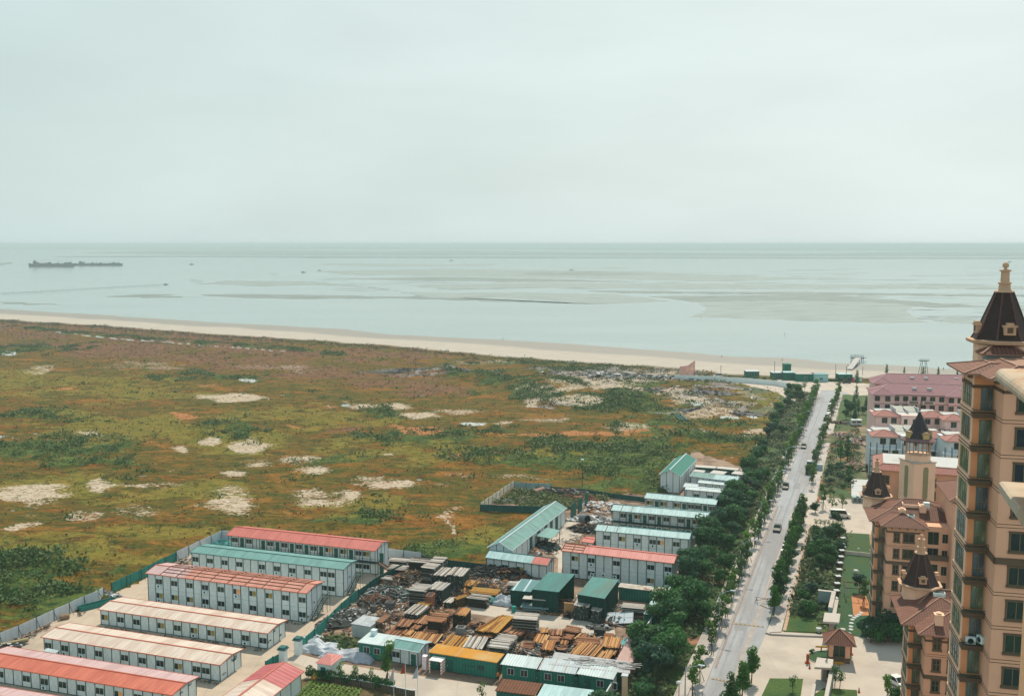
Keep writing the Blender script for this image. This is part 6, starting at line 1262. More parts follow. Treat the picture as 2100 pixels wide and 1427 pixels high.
def win2(par, x, z, w_, h_, y=0., nx=2, rot=0., surround=True, gm=None, loc=None, trans=None, nm='window', cross=None):
    gm = gm or glass; key = ('w2', round(w_, 2), round(h_, 2), nx, surround, gm.name, cross)
    if key not in MATS:
        b = MB(); b.box(0, w_, -.02, .03, 0, h_, 1)
        pw = w_/nx
        for i in range(nx+1): b.box(min(w_-.05, max(0, i*pw-.025)), min(w_, i*pw+.03), -.055, -.021, 0, h_, 0)
        for z_ in [0, h_-.05]+([cross*h_] if cross else []): b.box(0.051, w_-.051, -.052, -.022, z_, z_+.05, 0)
        if surround: b.box(-.16, w_+.16, -.14, .0, h_+.001, h_+.14, 2); b.box(-.18, w_+.18, -.2, .0, -.2, -.001, 2); b.box(-.13, -.001, -.05, .0, 0, h_, 2); b.box(w_+.001, w_+.13, -.05, .0, 0, h_, 2)
        MATS[key] = b.mesh('window', [fr_y, gm, bnd])
    o = bpy.data.objects.new(nm, MATS[key]); COL.objects.link(o); o.parent = par; o.location = loc or (x, y, z); o.rotation_euler = (0, 0, rot); return o
def spire(par, x, y, zc, r=2.35, hc=4.6, drum=2.6, rc=None):
    b = MB(); b.lathe([(r*1.04, zc-drum), (r*1.04, zc-.25)], 8, (x, y), a0=R(22.5)); b.build('spire_drum', [w_lt], par)
    b = MB(); b.lathe([(r*1.06, zc-.25), (r*1.32, zc-.1), (r*1.34, zc+.18), (r*1.2, zc+.22)], 8, (x, y), a0=R(22.5)); b.build('spire_cornice', [M('spire_stone', SH(156,128,102), nv=.12)], par)
    b = MB(); b.lathe([(r*1.14, zc+.2), (r*.92, zc+1.1), (r*.34, zc+hc)], 8, (x, y), a0=R(22.5))
    for k in range(8): a = R(22.5)+k*math.pi/4; b.bar((x+r*1.14*math.cos(a), y+r*1.14*math.sin(a), zc+.2), (x+r*.92*math.cos(a), y+r*.92*math.sin(a), zc+1.12), .13, 1); b.bar((x+r*.92*math.cos(a), y+r*.92*math.sin(a), zc+1.1), (x+r*.34*math.cos(a), y+r*.34*math.sin(a), zc+hc), .12, 1)
    cone = b.build('spire_roof', [M('dark_red_tile', (.045,.022,.018), rough=.55, nv=.3, ns=2, stripe=[(2, .22, .25, (.012,.012,.011))]), M('hip_tile', (.12,.06,.05), nv=.2)], par)
    b = MB(); z = zc+hc; b.lathe([(.92,z),(.86,z+.12),(.55,z+.25),(.5,z+.75),(.6,z+.8),(.58,z+.92),(.4,z+1.0),(.37,z+1.9),(.52,z+1.95),(.52,z+2.08),(.12,z+2.15),(.12,z+2.25)], 12, (x, y)); b.ball((x, y, z+2.5), .3)
    b.build('finial', [M('spire_stone', (0,0,0))], cone, smooth=False)
    for k in (-1, 0, 1, 2):
        a = R(-90)+k*R(90)+R(2); rr_ = r*.98; zz = zc+.75; b = MB(); T = Matrix.Translation((x+rr_*math.cos(a), y+rr_*math.sin(a), zz)) @ Matrix.Rotation(a+math.pi/2, 4, 'Z')
        b.box(-.5,.5,-.12,.5,0,.75,0,T=T); b.box(-.62,.62,-.2,.3,.75,.9,0,T=T); b.box(-.3,.3,-.18,.3,.9,1.12,0,T=T); b.box(-.25,.25,-.14,-.121,.2,.7,1,T=T); b.build('dormer_medallion', [M('spire_stone', (0,0,0)), bnd], cone)
def apartment(label, org, rz, F0, nf, eave_z, xr, wcols, hipsA, hipsB, spires=(), recess=None, aci=(), ybk=12., bay=(3.6, 6.95), bandk=(4,), rise=.6, name='apartment_block', zb=0., wall_z1=None, e3=3.05, bw=1.63, bl=4.2):
    t = thing(name, label, 'apartment block', (org[0], org[1], 0), rz); top = eave_z-.1
    W = MB(); fp = [(0,0),(xr,0),(xr,ybk),(1.2,ybk),(1.2,e3+bl+.3),(-bw,e3+bl+.3),(-bw,e3),(0,e3)]
    W.prism(fp, 0, top, 0)
    W.box(-bw-.06, -bw-.001, e3+.0, e3+.5, 0, top-.01, 1); W.box(-bw-.06, -bw-.001, e3+bl-.4, e3+bl+.3, 0, top-.01, 1)
    W.face([(-bw+.03, e3-.006, 0), (-.03, e3-.006, 0), (-.03, e3-.006, top-.02), (-bw+.03, e3-.006, top-.02)], 2)
    for k in range(nf):
        F = F0-2.95*k
        if F < 0: break
        for dz in (-.1, -.38): W.box(-.03, xr-.01, -.025, -.002, F+dz-.025, F+dz+.025, 3); W.box(-.025, -.002, 0.001, e3-.3, F+dz-.025, F+dz+.025, 3)
        W.box(-bw-.16, -bw-.002, e3-.05, e3+bl, F+.05, F+.3, 1); W.box(-bw-.2, -bw-.161, e3-.08, e3+bl, F+.0, F+.08, 3); W.box(-bw-.2, -bw-.161, e3-.08, e3+bl, F-.32, F-.24, 3); W.box(-bw-.13, -bw-.002, e3-.02, e3+bl, F-.5, F+.04, 1)
    for k in bandk: F = F0-2.95*k-.6; W.box(-.12, xr-.02, -.12, -.003, F, F+.55, 3); W.box(-.12, -.003, -.12, e3-.3, F+.001, F+.549, 3)
    W.box(-.1, xr-.02, -.1, -.003, eave_z-1.35, eave_z-1.1, 3); W.box(-.1, -.003, -.1, e3, eave_z-1.351, eave_z-1.101, 3); W.box(-bw-.12, -bw-.003, e3-.1, e3+bl, eave_z-1.35, eave_z-1.1, 3); W.box(-bw-.1, 0, e3-.1, e3-.007, eave_z-1.349, eave_z-1.099, 3)
    W.build('wall', [w_or, w_lt, w_deep, bnd], t)
    Rf = MB()
    for h_ in hipsA: hip(Rf, *h_[:6], run=h_[6] if len(h_) > 6 else None)
    Rf.build('roof', [TB[0], TB[1], ridge_m], t)
    sf = MB()
    for h_ in hipsA:
        x = h_[0]+.5
        while x < min(h_[1], 9): sf.box(x, x+.25, h_[2]+.15, h_[2]+1.1, h_[4]-.42, h_[4]-.145); x += 1.3
    sf.build('eave_brackets', [bnd], t)
    for k in range(nf):
        F = F0-2.95*k
        if F < 1: break
        for (x, w_) in wcols: win2(t, x, F+.6, w_, 1.55, gm=glass, cross=.0 if w_ > 1.2 else .55)
        # bay window on the left face
        win2(t, 0, 0, bay[1]-bay[0], 2.05, nx=4, rot=-math.pi/2, loc=(-bw-.02, bay[1], F+.4), surround=False, gm=glz, cross=.38, nm='bay_window')
        # french window
        win2(t, -1.08, F+.15, 1.0, 2.15, y=e3-.02, nx=2, surround=False, gm=glz, cross=.35, nm='french_window')
        s = MB(); s.box(-bw-.12, .06, e3-.75, e3-.008, F-.42, F-.12, 0); s.box(-bw-.2, .12, e3-.85, e3-.008, F-.12, F+.02, 0); s.build('ledge', [bnd], t)
        s = MB(); s.bar((-bw-.1, e3-.78, F+.32), (.04, e3-.78, F+.32), .04); s.bar((-bw-.1, e3-.05, F+.32), (-bw-.1, e3-.78, F+.32), .04)
        for i in range(12): x = -bw-.08+i*.155; s.bar((x, e3-.78, F+.02), (x, e3-.78, F+.32), .035)
        s.build('railing', [M('dark_green_iron', SH(30,60,52), nv=.1)], t)
        if k in aci:
            for (x, ry_) in ((-1.4, 0), (-.25, 1.2)):
                s = MB(); s.box(0, .8, -.3, 0, 0, .62); s.lathe([(.25, 0), (.25, .02)], 12, (.38, 0), 1); s.v = s.v[:8]+[(v[0], -.305-v[2], v[1]+.3) for v in s.v[8:]]
                q = s.build('air_conditioner', [winf, j_k], t); q.location = (x, e3-.35, F+.1 if not ry_ else F+.35); q.rotation_euler = (0, 0, -ry_)
    for sp in spires: spire(t, *sp)
    return t
ROT = R(-13)
T0 = apartment('tall orange-stucco apartment tower cut by the right edge', (40.8, 80), ROT, 57.55, 20, 61.0, 13, [(1.1,1.45),(5.2,1.45),(8.2,1.2)], [(-2.7,8,2.05,9.2,61.0,.62,2.6),(-1.45,13,-1.5,9.6,61.0,.8,2.7)], None, spires=[(2.6, 12.2, 62.9)], aci=(7,), ybk=16, bandk=(4, 10))
b = MB(); b.box(1.0, 11, 9.3, 15.5, 60.9, 61.4, 0); b.box(.6, 3.6, 9.0, 10.6, 61.4, 62.1, 0); hip(b, .1, 4.1, 8.6, 11.0, 62.0, .75, (1, 2, 3)); b.build('roof_deck', [M('roof_lead', SH(104,124,120)), TB[0], TB[1], ridge_m], T0)
T1 = apartment('orange-stucco block with brown tiled roof and spire, next to the tall tower at bottom', (55.7, 126.4), R(-14), 17.2, 6, 20.2, 12, [(1.0,.9),(2.9,1.5)], [(-2.9,9,1.8,13.5,20.2,2.2),(-1.2,14,-1.3,8.5,20.2,1.8),(-1.5,12,6,14,20.2,2.6)], None, spires=[(.8, 11.5, 22.9)], bandk=(1,), ybk=14, bl=4.6)
T2 = apartment('orange-stucco apartment block with brown tiled roof, farther back with a belvedere tower behind it', (66.8, 169.2), R(-14), 18.85, 7, 22.4, 5.5, [(1.2,.85),(2.75,1.75)], [(-2.9,6.8,1.8,11,22.4,1.5),(-1.3,6.8,-1.3,7,22.4,1.7),(-1.5,13,4,15,22.4,2.6)], None, spires=[(-.4, 14.6, 24.0)], bandk=(1,), ybk=15)
b = MB(); b.prism([(5.5,1.4),(16,1.4),(16,15),(5.5,15)], 0, 22.2, 0); b.prism([(10.5,-1.2),(18,-1.2),(18,11),(10.5,11)], 0, 27.6, 0); b.box(5.6, 10.5, .9, 1.39, 16.2, 17.1, 1); b.build('rear_wing_wall', [w_or, bnd], T2)
b = MB(); hip(b, 9.6, 19, -2.2, 12, 27.9, 1.9); b.box(10.2, 18.2, -1.6, 11.4, 27.4, 27.75, 2); b.build('rear_wing_roof', [TB[0], TB[1], ridge_m], T2)
for k in range(7):
    win2(T2, 7.0, 18.85-2.95*k+.1, 1.8, 2.3, y=1.39, surround=False, gm=glass); win2(T2, 9.4, 18.85-2.95*k+.5, .9, 1.6, y=1.37, surround=False, gm=glass)
    win2(T2, 14.5, 22.85-2.95*k+.5, .9, 1.6, y=-1.22, gm=glass)
for (X_, Y_) in ((2.2, 2.6), (6.2, 6.0)):
    b = MB(); b.box(X_, X_+1.1, Y_, Y_+1.1, 22.6, 24.5); b.box(X_-.08, X_+1.18, Y_-.08, Y_+1.18, 24.5, 24.62); b.lathe([(.3, 24.62), (.45, 24.8), (.1, 24.95)], 8, (X_+.55, Y_+.55)); b.build('chimney', [w_lt], T2)
b = MB(); b.box(3.4, 6.4, 7.2, 7.4, 23.3, 24.45); b.box(3.4, 6.4, 10.3, 10.5, 23.3, 24.75); b.box(3.4, 3.6, 7.4, 10.3, 23.3, 24.6); b.box(6.2, 6.4, 7.4, 10.3, 23.3, 24.6); b.build('lightwell_parapet', [w_lt], T2)
b = MB(); b.box(6.9, 7.9, 6.2, 7.1, 24.2, 25.2); b.build('air_conditioner', [winf], T2)
b = MB(); b.box(3.6, 4.7, 1.6, 2.6, 23.2, 23.9); b.box(3.7, 4.6, 1.7, 2.5, 23.9, 23.93, 1); b.build('skylight', [winf, glass], T2)
b = MB(); b.box(1.2, 2.2, .6, 1.5, 20.6, 22.3); b.box(1.1, 2.3, .5, 1.6, 22.3, 22.42); b.lathe([(.3, 22.42), (.42, 22.6), (.1, 22.75)], 8, (1.7, 1.05)); b.build('chimney', [w_lt], T1)
b = MB(); b.box(2.2, 3.8, 8.4, 9.3, 22.2, 22.75); b.box(2.3, 3.7, 8.5, 9.2, 22.75, 22.78, 1); b.build('skylight', [winf, glass], T1)
T2.location = (70.3, 178.0, -3.8); T2.scale = (1.052,)*3
# photographer's own building: a neighbouring wing with two cream ledges
cr = M('weathered_cream_plaster', SL(226,202,170), nv=.12, ns=1.5, col2=SL(212,156,104), thr=.6, ns2=.9, soft=.14)
t = thing('apartment_block', 'near cream-plastered building wing with projecting ledges at the right edge', 'building', (13.35, 24.6, 0), R(-18)); b = MB(); b.box(0, 9, -14, 0, 0, 78); b.build('wall', [M('stippled_cream_wall', SH(190,144,106), nv=.12, ns=6)], t)
def profile_bar(b, prof, y0, y1, m=0):
    n = len(prof)
    for k in range(n): p, q = prof[k], prof[(k+1)%n]; b.face([(p[0],y0,p[1]),(q[0],y0,q[1]),(q[0],y1,q[1]),(p[0],y1,p[1])], m)
    b.face([(p[0],y1,p[1]) for p in prof], m); b.face([(p[0],y0,p[1]) for p in prof][::-1], m)
z_ = 68.72; pr = [(1.5, z_), (-.62, z_)]+[(-.62-.2*math.sin(math.pi*k/8), z_-.2+.2*math.cos(math.pi*k/8)) for k in range(9)]+[(-.5, z_-.55), (1.5, z_-.55)]
b = MB(); profile_bar(b, pr, -1.2, .9); profile_bar(b, pr, -4, -1.24); b.box(-.55, 1.5, -1.25, -1.19, z_-.5, z_-.03); b.build('ledge', [cr], t)
z_ = 65.72; pr = [(1.5, z_), (-.55, z_), (-.62, z_-.05), (-.62, z_-.26), (-.5, z_-.34), (-.3, z_-.62), (1.5, z_-.62)]
b = MB(); profile_bar(b, pr, -4, .7); b.build('ledge', [cr], t)
# ---- belvedere tower and block behind
vz = at(1875, 951, 213); t = thing('belvedere_tower', 'square orange tower with arched panels, columned lantern and dark pointed roof', 'tower', (vz.x, vz.y, 0), R(12)); zt = vz.z; s5 = 5.4
b = MB(); b.box(0, s5, 0, s5, 0, zt, 0); b.box(-.2, s5+.2, -.2, s5+.2, zt, zt+.22, 1); b.build('shaft', [w_lt, crw], t)
for (rot, lx, ly) in ((0, 0, -.02), (-math.pi/2, -.02, s5)):
    b = MB(); pts = []; w2, h2 = .62, 3.1
    for k in range(13): a = math.pi*k/12; pts.append((w2*math.cos(a), h2+w2*math.sin(a)))
    for k in range(13): a = math.pi+math.pi*k/12; pts.append((w2*math.cos(a), -h2+w2*math.sin(a)))
    n = len(pts); b.face([(p[0], -.06, p[1]) for p in pts]); 
    for k in range(n): p, q = pts[k], pts[(k+1)%n]; b.face([(p[0],-.06,p[1]),(p[0],.01,p[1]),(q[0],.01,q[1]),(q[0],-.06,q[1])])
    o = b.build('arched_panel', [M('olive_panel', SH(112,108,78), nv=.08)], t); o.rotation_euler = (0, 0, rot); o.location = (lx+(s5*.55 if rot == 0 else 0), ly-(s5*.5 if rot else 0), zt-4.6)
cx = s5/2; b = MB(); b.lathe([(2.7, zt+.2), (2.75, zt+1.4), (2.85, zt+1.45), (2.85, zt+1.6), (2.6, zt+1.6)], 8, (cx, cx), a0=R(22.5)); b.build('parapet', [w_lt], t)
for k in range(16):
    a = R(22.5)/2+k*math.pi/8; b = MB(); b.tube([(cx+2.55*math.cos(a), cx+2.55*math.sin(a), zt+1.6), (cx+2.55*math.cos(a), cx+2.55*math.sin(a), zt+4.5)], .15, 6); b.build('column', [M('spire_stone', (0,0,0))], t)
b = MB(); b.lathe([(2.5, zt+4.4), (3.6, zt+4.55), (3.85, zt+4.8), (2.95, zt+5.35), (2.5, zt+6.2), (.25, zt+11.0), (.2, zt+11.2)], 8, (cx, cx), a0=R(22.5), ms=[0, 0, 1, 2, 2, 2]); b.tube([(cx,cx,zt+11), (cx,cx,zt+12.8)], .06, 5, 0); b.ball((cx,cx,zt+11.6), .22); b.build('lantern_roof', [bnd, M('purple_brown_eave', SL(150,110,104), nv=.15), M('slate_purple_tile', (.035,.024,.032), rough=.6, nv=.25, stripe=[(2, .3, .25, (.015,.012,.016))])], t)
for k in range(4):
    a = R(45)+k*R(90)+R(45); b = MB(); T = Matrix.Translation((cx+2.3*math.cos(a), cx+2.3*math.sin(a), zt+5.4)) @ Matrix.Rotation(a+math.pi/2, 4, 'Z'); b.box(-.75,.75,-.5,.4,0,1.1,0,T=T); b.box(-.9,.9,-.6,.3,1.1,1.28,1,T=T); b.box(-.5,.5,-.58,.3,1.28,1.5,1,T=T); b.build('dormer_medallion', [M('dormer_olive', SH(150,132,84)), M('dormer_cap', SL(214,176,130))], t)
p0 = at(1789.8, 962, 222); t = thing('apartment_block', 'low orange block with flat white roof and tiled edge, behind the belvedere tower', 'apartment block', (p0.x, p0.y, 0), R(-20))
b = MB(); b.box(.9, 34, .9, 15, 0, p0.z-.2); b.build('wall', [w_or], t); b = MB(); hip(b, 0, 35, 0, 16, p0.z, 1.1, (0, 1, 2), run=2.2); b.box(2.3, 32.7, 2.3, 13.7, p0.z+1.1, p0.z+1.2, 3); b.build('roof', [TR[0], TR[1], ridge_m, M('white_screed', (0,0,0))], t)
for k in range(6):
    for f in range(6): win2(t, 2.+k*5, p0.z-3.2-2.95*f, 1.6, 1.7, y=.88, gm=glass)
# ---- pink villas
vw = walls('pinkish_stucco', SH(188,158,148), 1); vt = M('mauve_trim', SH(128,98,98))
def villa(label, pl, Yd, Ln, D_, rot, eavepx, nf=6, name='apartment_row'):
    p = at(pl[0], eavepx, Yd); t = thing(name, label, 'apartment block', (p.x, p.y, 0), rot); ez = p.z; seg = [(0,7,0),(7,25,1),(25,42,0),(42,Ln,1)]
    b = MB()
    for x0, x1, q in seg: b.box(x0+.6, x1+(.6 if x1 < Ln else -.6), 1.2+q*1.4, D_, 0, ez-.05-q*.004, 0)
    for f in range(nf):
        for x0, x1, q in seg: b.box(x0+.55, x1+.5, 1.12+q*1.4, 1.2+q*1.4-.002, ez-.6-3.0*f, ez-.35-3.0*f, 1)
    b.build('wall', [vw, vt], t)
    b = MB(); hip(b, 0, Ln, 1.0, D_+1, ez, 3.0)
    hip(b, -.4, 7.6, -.6, 9, ez-.12, 2.0); hip(b, 24.2, 42.6, -.6, 17, ez-.12, 3.4)
    for x in (14, 19, 30, 36, 47, 52): b.box(x, x+1.5, 4.2, 5.2, ez+1.3, ez+2.1, 3)
    b.box(13, 21, 2.6, 3.2, ez+.4, ez+.75, 4); b.box(46, 54, 2.6, 3.2, ez+.4, ez+.75, 4); b.build('roof', [TP[0], TP[1], M('pink_ridge', SL(214,170,172)), whitec, glass], t)
    for f in range(nf):
        z = ez-2.6-3.0*f
        for x0, x1, q in seg:
            xs = [x0+(x1-x0)*(i+.5)/(2 if x1-x0 < 9 else 6) for i in range(2 if x1-x0 < 9 else 6)]
            for x in xs: win2(t, x-.8, z, 1.7, 1.8, y=1.1+q*1.4, surround=False, gm=glass)
        if f in (0, 1):
            for x in (12, 17): s = MB(); s.box(x, x+4, .9, 2.4, z-.7, z+.3, 0); s.box(x+.5, x+3.5, .88, .9, z-.5, z+.2, 1); s.build('balcony', [vw, fr_g], t)
    return t
villa('pink-roofed apartment row with arched windows, nearer of the two', (1790, 0), 342, 62, 14, R(-11), 808)
villa('pink-roofed apartment row of which mostly the roof shows, nearest the beach', (1791.7, 0), 371, 64, 13, R(-11), 785.5, nf=6)
def duplex(label, px, eavepx, Yd, Ln, rot, scaf=False, flat=True):
    p = at(px, eavepx, Yd); ez = p.z; t = thing('villa', label, 'villa', (p.x, p.y, 0), rot)
    b = MB(); b.box(.8, Ln-.8, 1, 13, 0, ez-.05, 0); b.box(8.6, 14.6, -.6, 1.5, 0, ez+.6, 0); b.box(-.6, Ln, -2.6, 1, 0, ez-3.4, 0); b.build('wall', [M('grey_white_wall', SH(166,172,170), nv=.1) if scaf else vw], t)
    b = MB(); hip(b, 0, 8.4, 0, 8, ez, 1.6); hip(b, 14.8, Ln, 0, 8, ez, 1.6); b.box(8.2, 15, 1.5, 12, ez+.2, ez+.5, 3); b.box(2, 22, 8, 13.5, ez+.3, ez+.6, 3)
    b.box(7.6, 7.9, 5, 12.5, ez+.3, ez+2.0, 3); b.box(15.2, 15.5, 5, 12.5, ez+.3, ez+2.0, 3); b.box(11.3, 11.6, 3, 12.5, ez+.3, ez+1.6, 3); b.build('roof', [TR[0], TR[1], ridge_m, M('white_screed', (0,0,0))], t)
    b = MB(); b.face([(8,7,ez+.6),(11.2,7,ez+.6),(11.2,11.5,ez+1.9),(8,11.5,ez+1.9)]); b.face([(11.7,7,ez+.6),(15.1,7,ez+.6),(15.1,11.5,ez+1.9),(11.7,11.5,ez+1.9)]); b.build('solar_panel', [M('teal_solar', SL(36,92,84), rough=.4)], t)
    for f in range(3 if ez > 9 else 2):
        for x in (2.6, 5.6, 16.4, 19.6): win2(t, x, ez-2.5-3*f, 1.8, 1.9, y=.98 if f == 0 else -2.62, surround=False, gm=glass)
    for x in (9.4, 12.2): win2(t, x, ez-2.4, 1.1, 1.7, y=-.62, surround=False, gm=glass)
    if scaf:
        s = MB()
        for i in range(14):
            x = -1.2+i*1.9
            for y in (-3.6, -4.6): s.bar((x, y, 0), (x, y, ez-1), .13)
        for z in (1.8, 3.6, 5.4, 7.2): s.bar((-1.2, -3.6, z), (24, -3.6, z), .12); s.bar((-1.2, -4.6, z), (24, -4.6, z), .12); s.box(-1.2, 24, -4.6, -3.6, z-.05, z-.01, 1)
        s.build('scaffolding', [dsteel, M('plank_dark', SH(80,84,76))], t)
    return t
duplex('white-walled villa wrapped in scaffolding with coral roof corners', 1788.6, 895, 300, 24, R(-9), True)
duplex('pink and coral villa pair with teal solar panels, behind the scaffolded one', 1793.6, 853, 326, 24, R(-9))
duplex('coral-roofed villa beside the tower, half hidden by it, farther one', 1935, 862, 316, 24, R(-9))
duplex('coral-roofed villa beside the tower with scaffolding, nearer one', 1940, 905, 285, 24, R(-9), True)
t = thing('scaffold_tower', 'tall dark scaffold tower at the left corner of the scaffolded villa', 'scaffold', G(1783,962), R(-9)); b = MB()
for x in (0, 1.5, 3):
    for y in (0, 1.5): b.bar((x,y,0),(x,y,11),.1)
for k in range(9): 
    z = 1+k*1.2; b.bar((0,0,z),(3,0,z),.08); b.bar((0,1.5,z),(3,1.5,z),.08); b.bar((0,0,z),(0,1.5,z),.08); b.bar((0,0,z),(1.5,0,z+1.2),.06)
b.build('frame', [j_k], t)
for j, (x, y, lab) in enumerate(((1925,962,'dark scaffold hoist right of the belvedere tower'),)):
    t = thing('scaffold_tower', lab, 'scaffold', G(x, y), R(-9)); b = MB()
    for q in (0, 1.6, 3.2):
        for w_ in (0, 1.5): b.bar((q,w_,0),(q,w_,13),.12)
    for k in range(11): z = .8+k*1.2; b.bar((0,0,z),(3.2,0,z),.09); b.bar((0,0,z),(1.6,0,z+1.2),.07); b.bar((0,1.5,z),(3.2,1.5,z),.08)
    b.build('frame', [j_k], t)
heap('excavated soil and rubble by the scaffolded villa', (1770,962), 6, 3, 1.8, [M('dug_soil', (0,0,0)), j_s, j_g], 120, 41, (.4, 1.3), 'soil_heap')
heap('rubble and boards on the broken pavement between the two street tree rows', (1730,893), 5, 3.4, 1.0, [j_s, j_s, j_g, j_b, j_w], 180, 42, (.4, 1.4), 'rubble_heap')
heap('construction debris along the fence of the pink houses', (1772,905), 6, 9, 1.2, [j_s, j_w, j_g, j_b], 200, 43, (.4, 1.5), 'rubble_heap')
heap('dark planter soil and stones beside the far pavement', (1727,868), 6, 3, 1.0, [j_d, j_b, j_g], 120, 44, (.3, 1.2), 'soil_heap')
heap('round topped stone heap and plants in the flower garden', (1752,955), 3, 4, 1.6, [j_s, j_g, j_b], 90, 45, (.3, .9), 'soil_heap')
for i in range(4): b = MB(); b.box(-.9,.9,-.8,.8,0,1.5); b.box(-.7,.7,-.81,-.8,.2,1.3,1); tag(place(b.build('concrete_block', [crs, j_g]), G(1754+i*8.6, 1029+i*.6), R(-8)), 'grey concrete cube beside the white building pad, %s of four from the left' % NTH[i], 'concrete block', 'concrete cubes by the building pad')
# guard house
gp = G(1699, 1357); t = thing('guard_house', 'small guardhouse with brown tiled pyramid roof on the forecourt island', 'guardhouse', gp, R(-14)); L_ = 3.5
b = MB(); b.box(0, L_, 0, 3.2, 0, 1.0, 1); b.box(0, .7, 0, .5, 1, 3.4); b.box(2.7, L_, 0, .5, 1, 3.4); b.box(0, .7, 2.7, 3.2, 1, 3.4); b.box(2.7, L_, 2.7, 3.2, 1, 3.4); b.box(-.1, L_+.1, -.1, 3.3, 3.3, 3.6, 2); b.build('wall', [w_or, bnd, bnd], t)
win2(t, .75, 1.05, 1.9, 2.1, y=.2, surround=False, gm=glass); b = MB(); hip(b, -.9, L_+.9, -.9, 4.1, 3.6, 1.9); b.build('roof', [TB[0], TB[1], ridge_m], t)
cI = G(1702,1348); b = MB(); b.prism([(4.1*math.cos(a*.1745), 2.9*math.sin(a*.1745)) for a in range(36)], 0, .12); tag(place(struct(b.build('island_kerb', [kerbm])), cI, R(10)), None, None)
b = MB(); b.prism([(3.9*math.cos(a*.1745), 2.7*math.sin(a*.1745)) for a in range(36)], .1, .2); struct(place(b.build('island_grass', [lawn2]), cI, R(10)))
orm = M('orange_paint', SL(196,92,48), nv=.1); yem = M('yellow_paint', SL(232,176,60), nv=.1)
for (x, y, lab, l2) in ((1656,1359,'orange barrier post left of the guardhouse', 1), (1744,1341,'orange barrier post right of the guardhouse', 1)):
    t = thing('barrier_gate', lab, 'barrier', G(x, y), R(-14)); b = MB(); b.box(-.22,.22,-.22,.22,.15,1.6); b.box(-.45,.45,-.4,.4,0,.15); b.build('post', [orm], t)
for (x, y, lab, rz) in ((1684,1335,'yellow barrier arm left of the guardhouse',-.1),(1717,1362,'yellow kerb bar at the foot of the guardhouse',-.2)):
    b = MB(); b.box(-1.,1.,-.12,.12,.75 if rz > -.15 else .1,1.0 if rz > -.15 else .5); b.box(-.1,.1,-.1,.1,0,.75 if rz > -.15 else .1); tag(place(b.build('traffic_barrier', [yem]), G(x, y), rz), lab, 'barrier')
for (x, y, lab) in ((1660.4,1370,'small orange traffic cone left of the guardhouse'),(1761.5,1419,'small orange traffic cone at the corner of the lower lawn')):
    t = thing('traffic_cone', lab, 'traffic cone', G(x, y)); b = MB(); b.box(-.22,.22,-.22,.22,0,.05); b.lathe([(.17,.05),(.04,.85)], 10); b.build('cone', [orm], t)
for (x, y, lab) in ((1679,1296,'white mushroom-shaped bollard on the kerb left of the canopy column'),(1728,1298,'white-topped dark planter right of the canopy column'),(1755,1176,'round white lawn light on the shaded mown lawn')):
    b = MB(); b.lathe([(.25,0),(.2,.5),(.6,.6),(.5,.85),(.05,.95)], 10); tag(place(b.build('bollard', [whitec]), G(x, y)), lab, 'bollard')
t = thing('garden_swing', 'empty metal-framed garden swing in the shade of the apartment block', 'swing', G(1810,1312), R(-20)); b = MB()
for x in (-1.3, 1.3): b.bar((x,-.7,0),(x,0,2.1),.07); b.bar((x,.7,0),(x,0,2.1),.07)
b.bar((-1.4,0,2.1),(1.4,0,2.1),.08); b.build('frame', [j_b], t); b = MB(); b.box(-.9,.9,-.25,.25,.5,.58); b.box(-.9,.9,.2,.28,.55,1.0); b.bar((-.85,0,.55),(-.85,0,2.1),.03); b.bar((.85,0,.55),(.85,0,2.1),.03); b.build('seat', [j_b], t)
